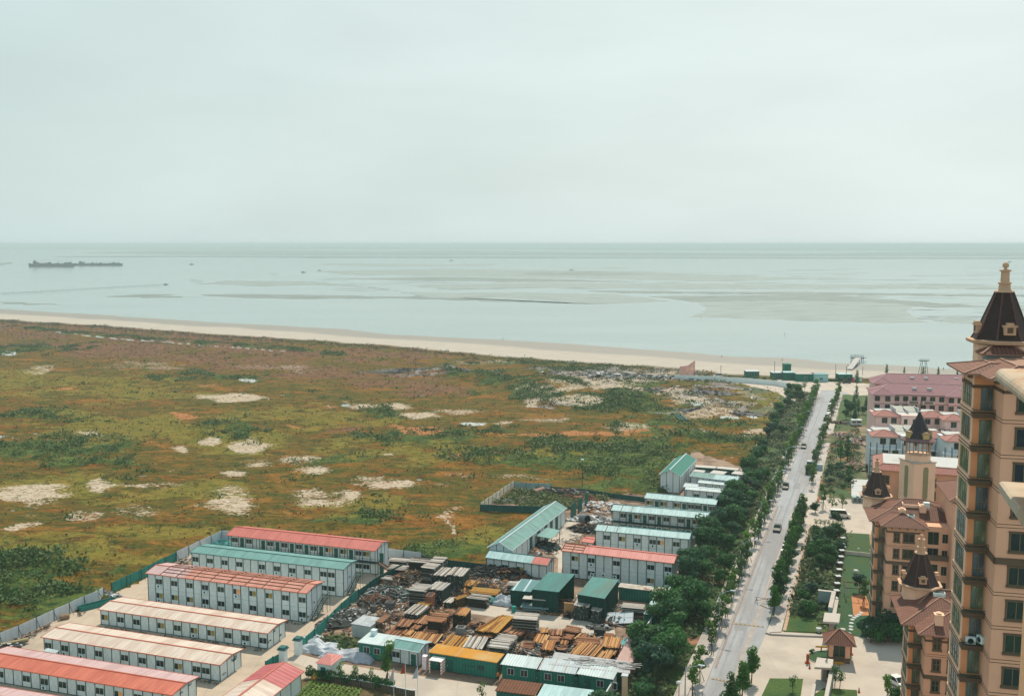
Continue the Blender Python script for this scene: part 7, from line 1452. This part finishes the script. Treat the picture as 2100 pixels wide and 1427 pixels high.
# ================================================================ vehicles
tyre = M('tyre', (.015,.015,.015)); lightm = M('headlamp', SL(226,230,226), rough=.2)
def vehicle(label, p, rz, col, Lc=4.5, Wc=1.8, Hc=1.45, kind='car', name='parked_car', cat='car', group=None, hb=.9):
    t = thing(name, label, cat, p, rz, group); pm = M('car_paint_%d_%d_%d' % tuple(int(v*999) for v in col), col, rough=.42, spec=.25, nv=.03)
    b = MB(); x0, x1 = -Lc/2, Lc/2; w2 = Wc/2
    if kind == 'car': prof = [(x0,.35),(x0+.05,.75),(x0+.35,hb-.02),(x0+1.0,hb),(x1-1.25,hb-.02),(x1-.25,hb-.18),(x1,.6),(x1,.35)]
    else: prof = [(x0,.35),(x0,hb+.1),(x0+.1,hb+.2),(x1-.9,hb+.15),(x1-.15,hb-.1),(x1,.7),(x1,.35)]
    n = len(prof); i0 = len(b.v)
    for s_ in (-1, 1):
        for q in prof: b.v.append((q[0], s_*w2*(.96 if q[1] > .7 else 1), q[1]))
    for k in range(n): j = (k+1) % n; b.f.append((i0+k, i0+j, i0+n+j, i0+n+k)); b.m.append(0)
    b.f.append(tuple(range(i0, i0+n))[::-1]); b.m.append(0); b.f.append(tuple(range(i0+n, i0+2*n))); b.m.append(0); b.build('body', [pm], t)
    b = MB(); a, c = (x0+.55, x1-1.25) if kind == 'car' else (x0+.15, x1-.75); ra, rc = (x0+1.2, x1-2.05) if kind == 'car' else (x0+.3, x1-1.35)
    lo, hi = [(a,-w2*.92,hb-.03),(c,-w2*.92,hb-.03),(c,w2*.92,hb-.03),(a,w2*.92,hb-.03)], [(ra,-w2*.76,Hc-.05),(rc,-w2*.76,Hc-.05),(rc,w2*.76,Hc-.05),(ra,w2*.76,Hc-.05)]
    for k in range(4): j = (k+1) % 4; b.face([lo[k], lo[j], hi[j], hi[k]])
    b.build('cabin_glass', [glass], t); b = MB(); b.box(ra-.05, rc+.05, -w2*.78, w2*.78, Hc-.05, Hc, 0)
    for k in range(4): b.bar(lo[k], hi[k], .08)
    b.build('roof', [pm], t)
    for sx in (x0+.8, x1-.85):
        for sy in (-1, 1): q = MB(); q.tube([(sx, sy*(w2-.2), .33), (sx, sy*(w2+.01), .33)], .33, 10); q.build('wheel', [tyre], t)
    for sy in (-1, 1): q = MB(); q.box(x1-.08, x1+.012, sy*w2*.72-.18, sy*w2*.72+.18, .58, .72); q.build('headlight', [lightm], t)
    return t
back = RA+math.pi
def onroad(x, y, **k): return G(x, y)
vehicle('dark grey saloon car driving towards the camera in mid road', G(1594,1087), back, (.03,.045,.04), name='car')
vehicle('black car on the left side of the road beside the third street lamp', G(1611,1001), back, (.012,.02,.016), name='car', Hc=1.6)
vehicle('green-tinted grey saloon car farther up the road', G(1648,918), back, (.03,.07,.055), name='car')
for i, (x, y, c) in enumerate(((1696,858,(.25,.28,.27)),(1699.5,848,(.55,.58,.56)),(1701.5,838,(.12,.14,.14)),(1704,829,(.6,.62,.6)))): vehicle(('grey van-like car','silver car','dark grey car','white car')[i]+' parked far up the right kerb, %s of four from the near end' % NTH[i], G(x, y), back, c, kind='van' if i == 0 else 'car', Hc=1.8 if i == 0 else 1.5, group='cars parked at the far right kerb')
vehicle('dark van parked under the street trees on the right kerb', RD(87,6.0), back, (.02,.035,.03), kind='van', Hc=1.9)
vehicle('white car behind the trees at the right kerb, nearest the planter', RD(80,6.0), back, (.5,.52,.5), kind='car')
vehicle('black van half hidden behind the street trees on the right kerb', RD(97.5,6.1), back, (.012,.02,.02), kind='van', Hc=2.0)
vehicle('dark van parked in front of the tree lorry', G(1671,945), back, (.015,.04,.035), kind='van', Lc=5., Wc=2., Hc=2.1)
vehicle('white minibus parked behind the dark tree on the upper forecourt', G(1722,1061), R(-12), (.62,.65,.63), kind='van', Lc=5.4, Wc=1.95, Hc=2.2, hb=1.1, cat='minibus', name='parked_minibus')
vehicle('black car parked beside the beach road containers', G(1736,786), R(-4), (.012,.04,.032), Hc=1.5)
vehicle('small white van on the beach car park behind the grey wall', G(1472,773), R(176), (.6,.62,.6), kind='van', Lc=4.8, Wc=1.9, Hc=2.1, cat='van', name='parked_van')
vehicle('white car beside the bottom apartment block, partly hidden by a bush', G(1841,1404), R(-70), (.6,.62,.62), kind='car')
vehicle('grey car behind the belvedere tower in front of the pink villas', G(1878,928), R(-10), (.4,.42,.42)); vehicle('white car right of the belvedere lantern among the villas', G(1920,925), R(-10), (.62,.64,.62))
t = vehicle('small white electric cart parked in the shade by the swing', G(1784,1308), R(-100), (.66,.68,.66), kind='van', Lc=2.6, Wc=1.4, Hc=2.0, hb=1.0, cat='electric cart', name='electric_cart')
b = MB(); b.box(-1.1, .3, -.72, .72, 2.0, 2.08); b.build('canopy', [whitec], t)
# lorry loaded with greenery
t = thing('lorry', 'flatbed lorry with dark green cab loaded with cut trees at the right kerb', 'lorry', G(1660,972), RA+math.pi/2*0); b = MB(); b.box(-1.5,4.5,-1.15,1.15,.9,1.1); b.box(-1.5,4.5,-1.15,-1.05,1.1,1.7); b.box(-1.5,4.5,1.05,1.15,1.1,1.7); b.build('bed', [dkg], t)
b = MB(); b.box(4.8,6.8,-1.15,1.15,.6,2.9); b.box(4.7,6.9,-1.2,1.2,2.9,3.0,1); b.build('cab', [dkg, whitec], t)
for x in (-.6, .6, 3.4, 5.8):
    for y in (-1, 1): q = MB(); q.tube([(x, y*.85, .5), (x, y*1.15, .5)], .5, 10); q.build('wheel', [tyre], t)
tag(place(crown([(1.6,0,1.9,2.6,1.5,1.1),(.2,.3,2.1,1.7,1.3,1.)], 900, .2, 77).build('cut_branches', [lf_mid]), G(1660,972), RA), 'heap of cut leafy branches loaded on the flatbed lorry', 'branches')
b = MB(); b.box(-1,1,-.9,.9,0,2.0); tag(place(b.build('utility_cabinet', [M('bluegrey_cabinet', SH(130,146,146), nv=.05)]), G(1681,964), RA), 'grey utility cabinet on the pavement beside the tree lorry', 'cabinet')
for i, (x, y, w_) in enumerate(((1750.5,872,2.),(1760,872,2.4))): b = MB(); b.box(-w_/2,w_/2,-1.1,1.1,.3,2.4); b.box(-w_/2+.3,w_/2-.3,-1.13,-1.1,1.2,1.8,1); tag(place(b.build('site_cabin', [wpan, glass]), G(x, y), R(-10)), 'white site cabin near the shade garden, %s one' % ('left', 'right')[i], 'cabin')
b = MB(); b.bar((-2.6,-.9,.9),(2.6,.9,.9),.07); b.bar((-2.4,1,.9),(2.2,-1,.9),.07)
for x in (-2.2,0,2.2): b.bar((x,-.9,0),(x,0,1.0),.07); b.bar((x,.9,0),(x,0,1.0),.07)
tag(place(b.build('frame_barrier', [rust]), G(1574,1236)), 'thin rusty frame standing in the kerbed planter at the road side', 'barrier')
# ================================================================ people
def person_mesh(seed, top, legs, arm=0., walk=.25, hat=None):
    r = random.Random(seed); me = bpy.data.meshes.new('skel'); bmx = bmesh.new(); sk = bmx.verts.layers.skin.verify()
    def v(p, ra): q = bmx.verts.new(p); q[sk].radius = (ra, ra*.85); return q
    pel = v((0,0,.95), .15); wst = v((0,0,1.12), .135); ch = v((0,.01,1.34), .16); nk = v((0,.01,1.50), .06); hd = v((0,-.01,1.62), .095); hd2 = v((0,-.005,1.72), .085)
    E = [(pel,wst),(wst,ch),(ch,nk),(nk,hd),(hd,hd2)]
    for s in (-1, 1):
        w_ = walk*s; hip_ = v((.10*s,0,.90), .10); kn = v((.11*s,-w_*.5,.50), .07); an = v((.11*s,-w_*.75+.05,.09), .045); toe = v((.12*s,-w_*.75-.12,.04), .04)
        sh = v((.20*s,0,1.42), .065); el = v((.26*s,.03+w_*.3,1.14), .048); wr = v((.25*s,-.06+w_*.5,.92), .035); hn = v((.25*s,-.08+w_*.5,.83), .04)
        E += [(pel,hip_),(hip_,kn),(kn,an),(an,toe),(ch,sh),(sh,el),(el,wr),(wr,hn)]
    for a, b_ in E: bmx.edges.new((a, b_))
    bmx.to_mesh(me); bmx.free(); o = bpy.data.objects.new('tmp', me); COL.objects.link(o)
    md = o.modifiers.new('s', 'SKIN'); o.modifiers.new('u', 'SUBSURF').levels = 1
    for i, sv in enumerate(me.skin_vertices[0].data): sv.use_root = (i == 0)
    dg = bpy.context.evaluated_depsgraph_get(); dg.update(); m2 = bpy.data.meshes.new_from_object(o.evaluated_get(dg)); bpy.data.objects.remove(o)
    m2.name = 'person'
    sk_ = M('skin', SH(190,140,110)); hr = M('black_hair', (.01,.01,.01))
    m2.materials.clear()
    for m in (sk_, top, legs, hr): m2.materials.append(m)
    for p in m2.polygons:
        c = p.center; p.use_smooth = True
        p.material_index = 2 if c.z < .98 else (3 if (c.z > 1.67 or (c.z > 1.56 and c.y > .03)) else (0 if c.z > 1.49 or (abs(c.x) > .2 and c.z < 1.0) else 1))
    return m2
cl = [M('cloth_dark', (.02,.03,.035)), M('cloth_white', (.6,.6,.6)), M('cloth_red', (.4,.05,.04)), M('cloth_blue', (.05,.1,.25)), M('cloth_orange', (.6,.2,.04)), M('cloth_grey', (.15,.15,.15))]
PM = [person_mesh(1, cl[0], cl[0]), person_mesh(2, cl[1], cl[0], walk=.1), person_mesh(3, cl[3], cl[5], walk=.3), person_mesh(4, cl[4], cl[0], walk=.05), person_mesh(5, cl[2], cl[3], walk=.2)]
def person(i, p, label, rz=0., group=None):
    o = bpy.data.objects.new('person', PM[i]); COL.objects.link(o); o.location = p; o.rotation_euler = (0, 0, rz); return tag(o, label, 'person', group)
person(3, G(1021,1397), 'person in orange top standing at the right end of the orange-roofed container', .5)
person(0, G(1650,1062), 'person in dark clothes walking on the right pavement', 1.)
person(0, G(1714,880), 'worker in dark clothes on the broken pavement, left one', 0.); person(2, G(1721,881), 'worker in blue top on the broken pavement, right one', 1.)
for (x, y, i, lab) in ((1031,697,0,'lone dark figure at the water line in mid beach'),(1480,734,0,'person at the water line above the small white van'),(1935,759,0,'dark figure at the water line near the tower'),(1948,750,2,'figure wading in the shallows near the tower'),(1609,687,0,'figure standing in the shallow water offshore'),(1437,651,0,'figure at the tip of the mud bank'),(1604,741,2,'person strolling on the wet sand'),(1930,660,0,'figure on the far mud bank near the spire')):
    person(i, G(x, y, -.6 if y < 735 else -.3), lab, .3)
# pier
t = thing('pier', 'concrete jetty on piles with a T-shaped platform reaching into the sea', 'pier', G(1743,755)); O = G(1743,755)
pa = [G(1742,757,.2)-O, G(1752,744,1.8)-O, G(1759,735,2.2)-O, G(1761,733.5,2.2)-O]; b = MB()
for k in range(3): b.bar(pa[k], pa[k+1], 3.2, 0, .35)
b.build('ramp', [M('pier_concrete', SL(220,208,196), nv=.06)], t); e = G(1761,733.5,2.2)-O
b = MB(); l_ = G(1744,733,2.2)-O; r__ = G(1772,733.8,2.2)-O; b.bar(l_, r__, 3.4, 0, .5); b.bar(r__, G(1776,733,1.6)-O, 1.6, 0, .2); b.build('platform', [M('pier_dark', SL(130,140,132), nv=.1)], t)
for k in range(8): q = l_.lerp(r__, (k+.5)/8); b = MB(); b.bar(q, (q.x, q.y, -1.4), .3); b.build('pile', [dsteel], t)
for k in range(9):
    q = (l_.lerp(r__, (k+.5)/9)+O); person((0,1,0,2,0)[k % 5], Vector((q.x, q.y, 2.45)), 'person at the railing of the jetty platform, %s from the left' % NTH[k], k, 'people on the jetty platform')
person(0, G(1739,752,0), 'person in dark clothes on the beach at the foot of the jetty', .3); person(4, G(1745,746,1.8)+Vector((0,0,.2)), 'person in red top walking up the jetty ramp', .2)
# lifeguard tower
t = thing('lookout_tower', 'tall open-frame lookout tower on the beach above the pink roofs', 'tower', G(1893,772)); b = MB()
for sx in (-1, 1):
    for sy in (-1, 1): b.bar((sx*2.2, sy*1.6, 0), (sx*1.0, sy*.9, 8.6), .22)
for z in (2.5, 5.2): b.bar((-2, -1.4, z), (2, -1.4, z), .14)
b.build('frame', [dsteel], t); b = MB(); b.box(-2.4, 2.4, -1.4, 1.4, 8.6, 8.9); b.bar((-2.3,-1.3,9.8),(2.3,-1.3,9.8),.12); b.bar((-2.3,-1.3,8.9),(-2.3,-1.3,9.8),.12); b.bar((2.3,-1.3,8.9),(2.3,-1.3,9.8),.12); b.build('platform', [dsteel], t)
# beach containers
def bbox(label, x0, x1, yb_, h_, D_, roof, wl, nw=2, name='beach_container', cat='container'):
    a, c = G(x0, yb_), G(x1, yb_); d = c-a; t = thing(name, label, cat, a, math.atan2(d.y, d.x)); L = d.length; b = MB(); b.box(0, L, 0, D_, 0, h_-.2); b.build('wall', [wl], t); b = MB(); b.box(-.3, L+.3, -.3, D_+.3, h_-.2, h_); b.build('roof', [roof], t)
    for k in range(nw): add_window(t, L*(k+.5)/max(1, nw)-.9, 1.1, -.04, 1.8, 1.1)
    return t
grn = M('deep_green_paint', SH(10,84,66), nv=.06)
bbox('small green container with white edge on the beach, leftmost', 1531, 1557, 774, 3.4, 6, whitec, grn)
bbox('green beach container with white roof edge behind the car park', 1585, 1608, 777, 3.4, 6, whitec, grn)
bbox('dark green beach container adjoining the long cream-signed kiosk', 1608, 1634, 779, 4.0, 6, rf_ice, grn, 0)
bbox('green box standing behind the row of beach containers', 1609, 1622, 769, 6.0, 5, grn, grn, 0)
bbox('long beach kiosk with a cream sign band over green', 1634, 1670, 782, 4.0, 6, M('cream_sign', SL(222,206,190)), grn, 1)
bbox('teal-grey beach kiosk at the right end of the row', 1670, 1698, 783, 4.0, 6, M('tealgrey', SL(150,190,186)), M('tealgrey_wall', SH(110,150,146)), 1)
bbox('green beach container with pale roof beside the black car', 1721, 1748, 782, 3.8, 6, rf_ice, grn)
bbox('low grey flat-roofed hut beside the slim beach tree', 1752, 1768, 784, 2.6, 6, M('lichen_roof', SL(170,180,164)), M('grey_hut', SH(150,160,150)), 0)
b = MB(); b.lathe([(1.1, 0), (.5, 2.2), (.2, 2.6)], 8); tag(place(b.build('parasol', [M('pink_red', SL(214,84,96))]), G(1749.5,784)), 'pinkish red closed parasol beside the slim beach tree', 'parasol')
b = MB(); b.box(0, 10, 0, 1.2, 0, 1.3); tag(place(b.build('hedge', [lf_dark]), G(1698,782), R(-6)), 'low dark green hedge between the teal-grey kiosk and the green container', 'hedge')
# painted hoarding on the beach: sunset-coloured
a, c = G(1394,770), G(1425,769); d = c-a; t = thing('painted_hoarding', 'large purple and orange painted hoarding with a slanting top behind the grey wall', 'hoarding', a, math.atan2(d.y, d.x)); L = d.length
pm_ = M('hoarding_painting', SH(206,150,120), nv=.25, ns=.12, col2=SH(120,90,120), thr=.52, ns2=.09, soft=.12)
b = MB(); b.prism([(0,0),(L*.5,-.9),(L,0),(L,.2),(L*.5,-.7),(0,.2)], 0, 5.2)
b.v = [(v[0], v[1], v[2] if v[2] < 1 else (5.0 if v[0] < .1 else (5.6 if v[0] < L*.6 else 8.2))) for v in b.v]; b.build('panel', [pm_], t)
for i, x in enumerate((1448,1496,1526,1549,1567,1586)): b = MB(); b.lathe([(1.0,0),(1.1,.8),(.7,1.6),(.1,1.8)], 9); tag(place(b.build('shrub', [lf_dark]), G(x, 774+i*1.4)), 'small round clipped shrub behind the grey beach wall, %s from the left' % NTH[i], 'shrub', 'clipped shrubs behind the beach wall')
for i, (x, y, h_) in enumerate(((1478,772,6),(1588,776,9),(1604,783,8),(1713,783,9),(1735,783,8),(1769,768,4))):
    b = MB(); b.tube([(0,0,0),(0,0,h_)], .12, 6); b.box(-.3,.3,-.15,.15,h_-.2,h_); tag(place(b.build('light_pole', [dsteel]), G(x, y)), 'thin pole on the beach side of the car park, %s from the left' % NTH[i], 'pole', 'thin poles along the beach road')
# ================================================================ ships, boats, far land
hullm = M('ship_hull', (.018,.05,.042), nv=.1); 
def ship(label, xl, xr, y, seed, hgt):
    a, c = G(xl, y, -.6), G(xr, y, -.6); L = (c-a).length; t = thing('cargo_ship', label, 'ship', a, math.atan2((c-a).y, (c-a).x), None); r = random.Random(seed); b = MB(); B_ = 11
    sec = [(0,.1,hgt*1.1),(L*.03,.6,hgt),(L*.12,1,hgt*.8),(L*.9,1,hgt*.8),(L*.98,.8,hgt*.95),(L,.5,hgt*1.05)]
    for k in range(5):
        x0, w0, h0 = sec[k]; x1, w1, h1 = sec[k+1]; q0 = [(x0,-B_/2*w0,h0),(x0,-B_/2*w0*.7,0),(x0,B_/2*w0*.7,0),(x0,B_/2*w0,h0)]; q1 = [(x1,-B_/2*w1,h1),(x1,-B_/2*w1*.7,0),(x1,B_/2*w1*.7,0),(x1,B_/2*w1,h1)]
        for j in range(4): i2 = (j+1) % 4; b.face([q0[j], q0[i2], q1[i2], q1[j]])
    b.build('hull', [hullm], t); b = MB(); b.box(L*.11, L*.17, -4, 4, hgt*.8, hgt*1.6); b.box(L*.12, L*.15, -3, 3, hgt*1.6, hgt*1.9); b.build('bridge', [hullm], t)
    b = MB()
    for k in range(9): x = L*(.2+.09*k); b.bar((x, 0, hgt*.8), (x, 0, hgt*r.uniform(1.3, 1.8)), .6); b.bar((x, 0, hgt*1.6), (x+L*.03, 0, hgt*2.1), .4); b.box(x-6, x+4, -3, 3, hgt*.8, hgt*r.uniform(.95, 1.4))
    b.build('cranes', [hullm], t)
ship('larger dark cargo ship moored at left in the haze', 59, 152, 547.5, 1, 11); ship('long dark cargo ship moored behind the larger one at left', 152, 251, 545, 2, 8)
def boat(label, x, y, s=1.): b = MB(); b.prism([(-4*s,0),(-3*s,-1*s),(3*s,-1*s),(4.5*s,0),(3*s,1*s),(-3*s,1*s)], 0, 1.1*s); b.box(-1.5*s, .5*s, -.6*s, .6*s, 1.1*s, 2.2*s); tag(place(b.build('boat', [hullm]), G(x, y, -.6)), label, 'boat')
for (x, y, s, lab) in ((1172,555,1.6,'small dark fishing boat in mid water right of centre'),(925,535,2,'tiny boat near the far shore left of centre'),(393,543,2,'tiny boat right of the moored ships'),(622,559,1.4,'small boat left of centre above the mud banks'),(655,555,1.2,'smaller boat just right of the one above the mud banks'),(340,584,1.0,'little boat at the end of the stake line'),(2070,538,2,'tiny boat at the far right under the far shore'),(765,1,0,'')):
    if s: boat(lab, x, y, s)
for (xa, ya, xb_, yb_, n, hh, lab) in ((0,604,335,585,90,2.6,'long line of fishing stakes across the shallow water at left'),(392,576,416,579,10,4,'cluster of fishing stakes at the end of the left mud bank'),(556,563,568,564,6,4,'small cluster of fishing stakes above the left mud bank')):
    b = MB(); a, c = G(xa, ya, -.6), G(xb_, yb_, -.6); r = random.Random(n)
    for k in range(n): p = a.lerp(c, k/(n-1))-a; p += Vector((r.uniform(-.8,.8), r.uniform(-2,2), 0)); b.bar(p, p+Vector((0,0,hh*r.uniform(.8,1.2))), .3)
    b.bar(Vector((0,0,hh*.5)), c-a+Vector((0,0,hh*.5)), .2); o = tag(place(b.build('fishing_stakes', [M('weathered_stake', (.14,.19,.17))]), a), lab, 'fishing stakes')
# village on the horizon
b = MB(); r = random.Random(6)
for k in range(80): x = 452+r.random()*365; p = G(x, 509.5, 0); w_ = r.uniform(20, 90); b.box(p.x, p.x+w_, p.y, p.y+30, -.5, r.uniform(8, 24))
o = b.build('distant_village', [M('far_wall', (.10,.15,.13), nv=.3, ns=.02)]); tag(o, 'hazy low village on the far shore left of centre', 'village', kind='stuff')
p = G(514, 509.5); b = MB(); b.tube([(0,0,0),(0,0,110)], [4,1.5], 5); tag(place(b.build('radio_mast', [hullm]), p), 'thin mast above the hazy village', 'mast')
# ================================================================ wild shrubs of the waste land (uncountable)
def scatter(nm, label, n, seed, dens, mats, size, q=9, leaf=.32, flat_=.6):
    rs_ = np.random.RandomState(seed); flatd = (dens*(land > .5)*edge).ravel(); 
    cell = (Q[:]**2).ravel()*1.0; pr = flatd*cell; pr /= pr.sum(); idx = rs_.choice(len(pr), n, p=pr)
    xs, ys, zs = X.ravel()[idx]+rs_.uniform(-1.2,1.2,n), Y.ravel()[idx]+rs_.uniform(-1.2,1.2,n), Z.ravel()[idx]
    sc = size*(.5+rs_.rand(n)**2*1.4)
    k = n*q; c = np.repeat(np.stack([xs, ys, zs], 1), q, 0); s = np.repeat(sc, q)[:, None]
    off = rs_.normal(size=(k, 3))*np.array([.55,.55,.28]); off[:, 2] = np.abs(off[:, 2])*flat_*1.6; c = c+off*s
    nr = rs_.normal(size=(k, 3))+np.array([0,-.3,1.1]); nr /= np.linalg.norm(nr, axis=1)[:, None]
    e1 = np.cross(nr, rs_.normal(size=(k, 3))); e1 /= np.linalg.norm(e1, axis=1)[:, None]; e2 = np.cross(nr, e1)
    ls = leaf*s*rs_.uniform(.6, 1.4, (k, 1)); v = np.stack([c-e1*ls, c+e2*ls*.7, c+e1*ls, c-e2*ls*.7], 1).reshape(-1, 3)
    me = bpy.data.meshes.new(nm); me.vertices.add(len(v)); me.vertices.foreach_set('co', v.astype(np.float32).ravel()); me.loops.add(len(v)); me.loops.foreach_set('vertex_index', np.arange(len(v), dtype=np.int32))
    me.polygons.add(k); me.polygons.foreach_set('loop_start', np.arange(0, 4*k, 4, dtype=np.int32)); me.polygons.foreach_set('loop_total', np.full(k, 4, np.int32)); me.update(calc_edges=True)
    for m in mats: me.materials.append(m)
    o = bpy.data.objects.new(nm, me); COL.objects.link(o); return tag(o, label, 'vegetation', kind='stuff')
near = (Q < 1100)
lush = np.clip(1.4-((PXg-60)/170)**2-((PYg-1200)/46)**2, 0, 1)
scatter('wild_shrubs', 'dark green wild shrubs scattered over the waste land', 6500, 3, (green**2*1.0+.012+3*lush*green)*near*(.25+1.4*(vnoise(X, Y, 12, 40, 3) > .52)), [leafmat('wild_shrub_leaf', (.04,.105,.026), (.08,.125,.032), .5, .2, 0)], 1.5, q=26, leaf=.17)
scatter('tall_weeds', 'tufts of olive and rusty weeds over the waste land', 36000, 4, (.35+.5*olive+.4*green)*(sand < .35)*(red < .3)*near, [leafmat('weed_leaf', (.10,.088,.022), (.15,.09,.03), .06, .2, 0)], .8, q=5, leaf=.24)
scatter('red_saltmarsh_plants', 'low reddish saltmarsh plants towards the beach', 9000, 5, red*near, [leafmat('saltmarsh_leaf', (.17,.075,.05), (.12,.085,.05), .04, .2, 0)], .8, q=5, leaf=.28)
scatter('bank_scrub', 'grey-green scrub along the top of the beach', 3000, 6, (np.exp(-((T_-tv+9)/9)**2)+grey*.3)*near, [leafmat('scrub_leaf', (.06,.085,.05), (.13,.12,.07), .1, .2, 0)], 1.3, q=12, leaf=.22)
# belt undergrowth
def scatter_poly(nm, label, pts, n, seed, mats, size, q=6, leaf=.3, z0=0.):
    r = random.Random(seed); xs = [p.x for p in pts]; ys = [p.y for p in pts]; b = MB(); c_ = 0
    pa_ = [(p.x, p.y) for p in pts]
    while c_ < n:
        x, y = r.uniform(min(xs), max(xs)), r.uniform(min(ys), max(ys))
        if not inpoly(np.array([x]), np.array([y]), pa_)[0]: continue
        if noise.noise(Vector((x*.15, y*.15, seed))) < -.15: continue
        c_ += 1; s = size*r.uniform(.5, 1.5)
        for k in range(q):
            p = Vector((x+r.gauss(0,.5)*s, y+r.gauss(0,.5)*s, z0+abs(r.gauss(0,.35))*s)); nr = Vector((r.gauss(0,.6), r.gauss(0,.6)-.2, 1)).normalized().to_track_quat('Z','Y'); a = r.uniform(0,3.1); l_ = leaf*s*r.uniform(.6,1.4)
            e1 = nr @ Vector((math.cos(a)*l_, math.sin(a)*l_, 0)); e2 = nr @ Vector((-math.sin(a)*l_*.7, math.cos(a)*l_*.7, 0)); b.face([p-e1, p-e2, p+e1, p+e2])
    return tag(b.build(nm, mats), label, 'undergrowth', kind='stuff')
scatter_poly('undergrowth', 'rough undergrowth beneath the trees of the wooded belt', [RD(-50,-12.8),RD(-50,-4.2),RD(338,-4.2),RD(338,-12.8)], 4200, 9, [leafmat('undergrowth_leaf', (.035,.085,.03), (.075,.095,.03), .15, .2, 0)], 1.0)
scatter_poly('undergrowth', 'overgrown ground cover in the hedge bed right of the pavement', [RD(37,10.8),RD(102,10.8),G(1733,1094),G(1700,1290)], 1800, 10, [leafmat('undergrowth_leaf', (0,0,0), (0,0,0))], 1.1)
scatter_poly('undergrowth', 'low plants and weeds in the gardens beyond the side lane', [RD(124,10.8),RD(214,10.8),G(1758,870),G(1765,940),G(1745,1018),G(1694,1010)], 900, 11, [leafmat('undergrowth_leaf', (0,0,0), (0,0,0))], .9)
scatter_poly('wild_grass', 'wild grass patch between the tarpaulins and the green cabin', [G(640,1322),G(672,1306),G(748,1322),G(744,1345),G(690,1336)], 900, 12, [leafmat('wildgrass_leaf', (.06,.11,.03), (.11,.12,.04), .3, .2, 0)], .9)
scatter_poly('wild_grass', 'weeds overgrowing the scrap compound', [G(1000,1042),G(1054,1006),G(1240,1018),G(1250,1026),G(1210,1040),G(1130,1048)], 1300, 13, [leafmat('wildgrass_leaf', (0,0,0), (0,0,0))], 1.0)
# ================================================================ haze
hb_ = MB(); hb_.box(-31000, 31000, -31000, 31000, -7, 76.5); hz = hb_.build('haze', [])
hm = bpy.data.materials.new('haze_air'); hm.use_nodes = True; t_ = hm.node_tree; t_.nodes.clear(); o_ = t_.nodes.new('ShaderNodeOutputMaterial'); v_ = t_.nodes.new('ShaderNodeVolumePrincipled')
v_.inputs['Color'].default_value = (.78, .97, 1.0, 1); v_.inputs['Density'].default_value = 1/6000; v_.inputs['Anisotropy'].default_value = 0.0
t_.links.new(v_.outputs[0], o_.inputs['Volume']); hz.data.materials.append(hm); hz['kind'] = 'stuff'; hz['label'] = 'pale sea haze over the whole scene'
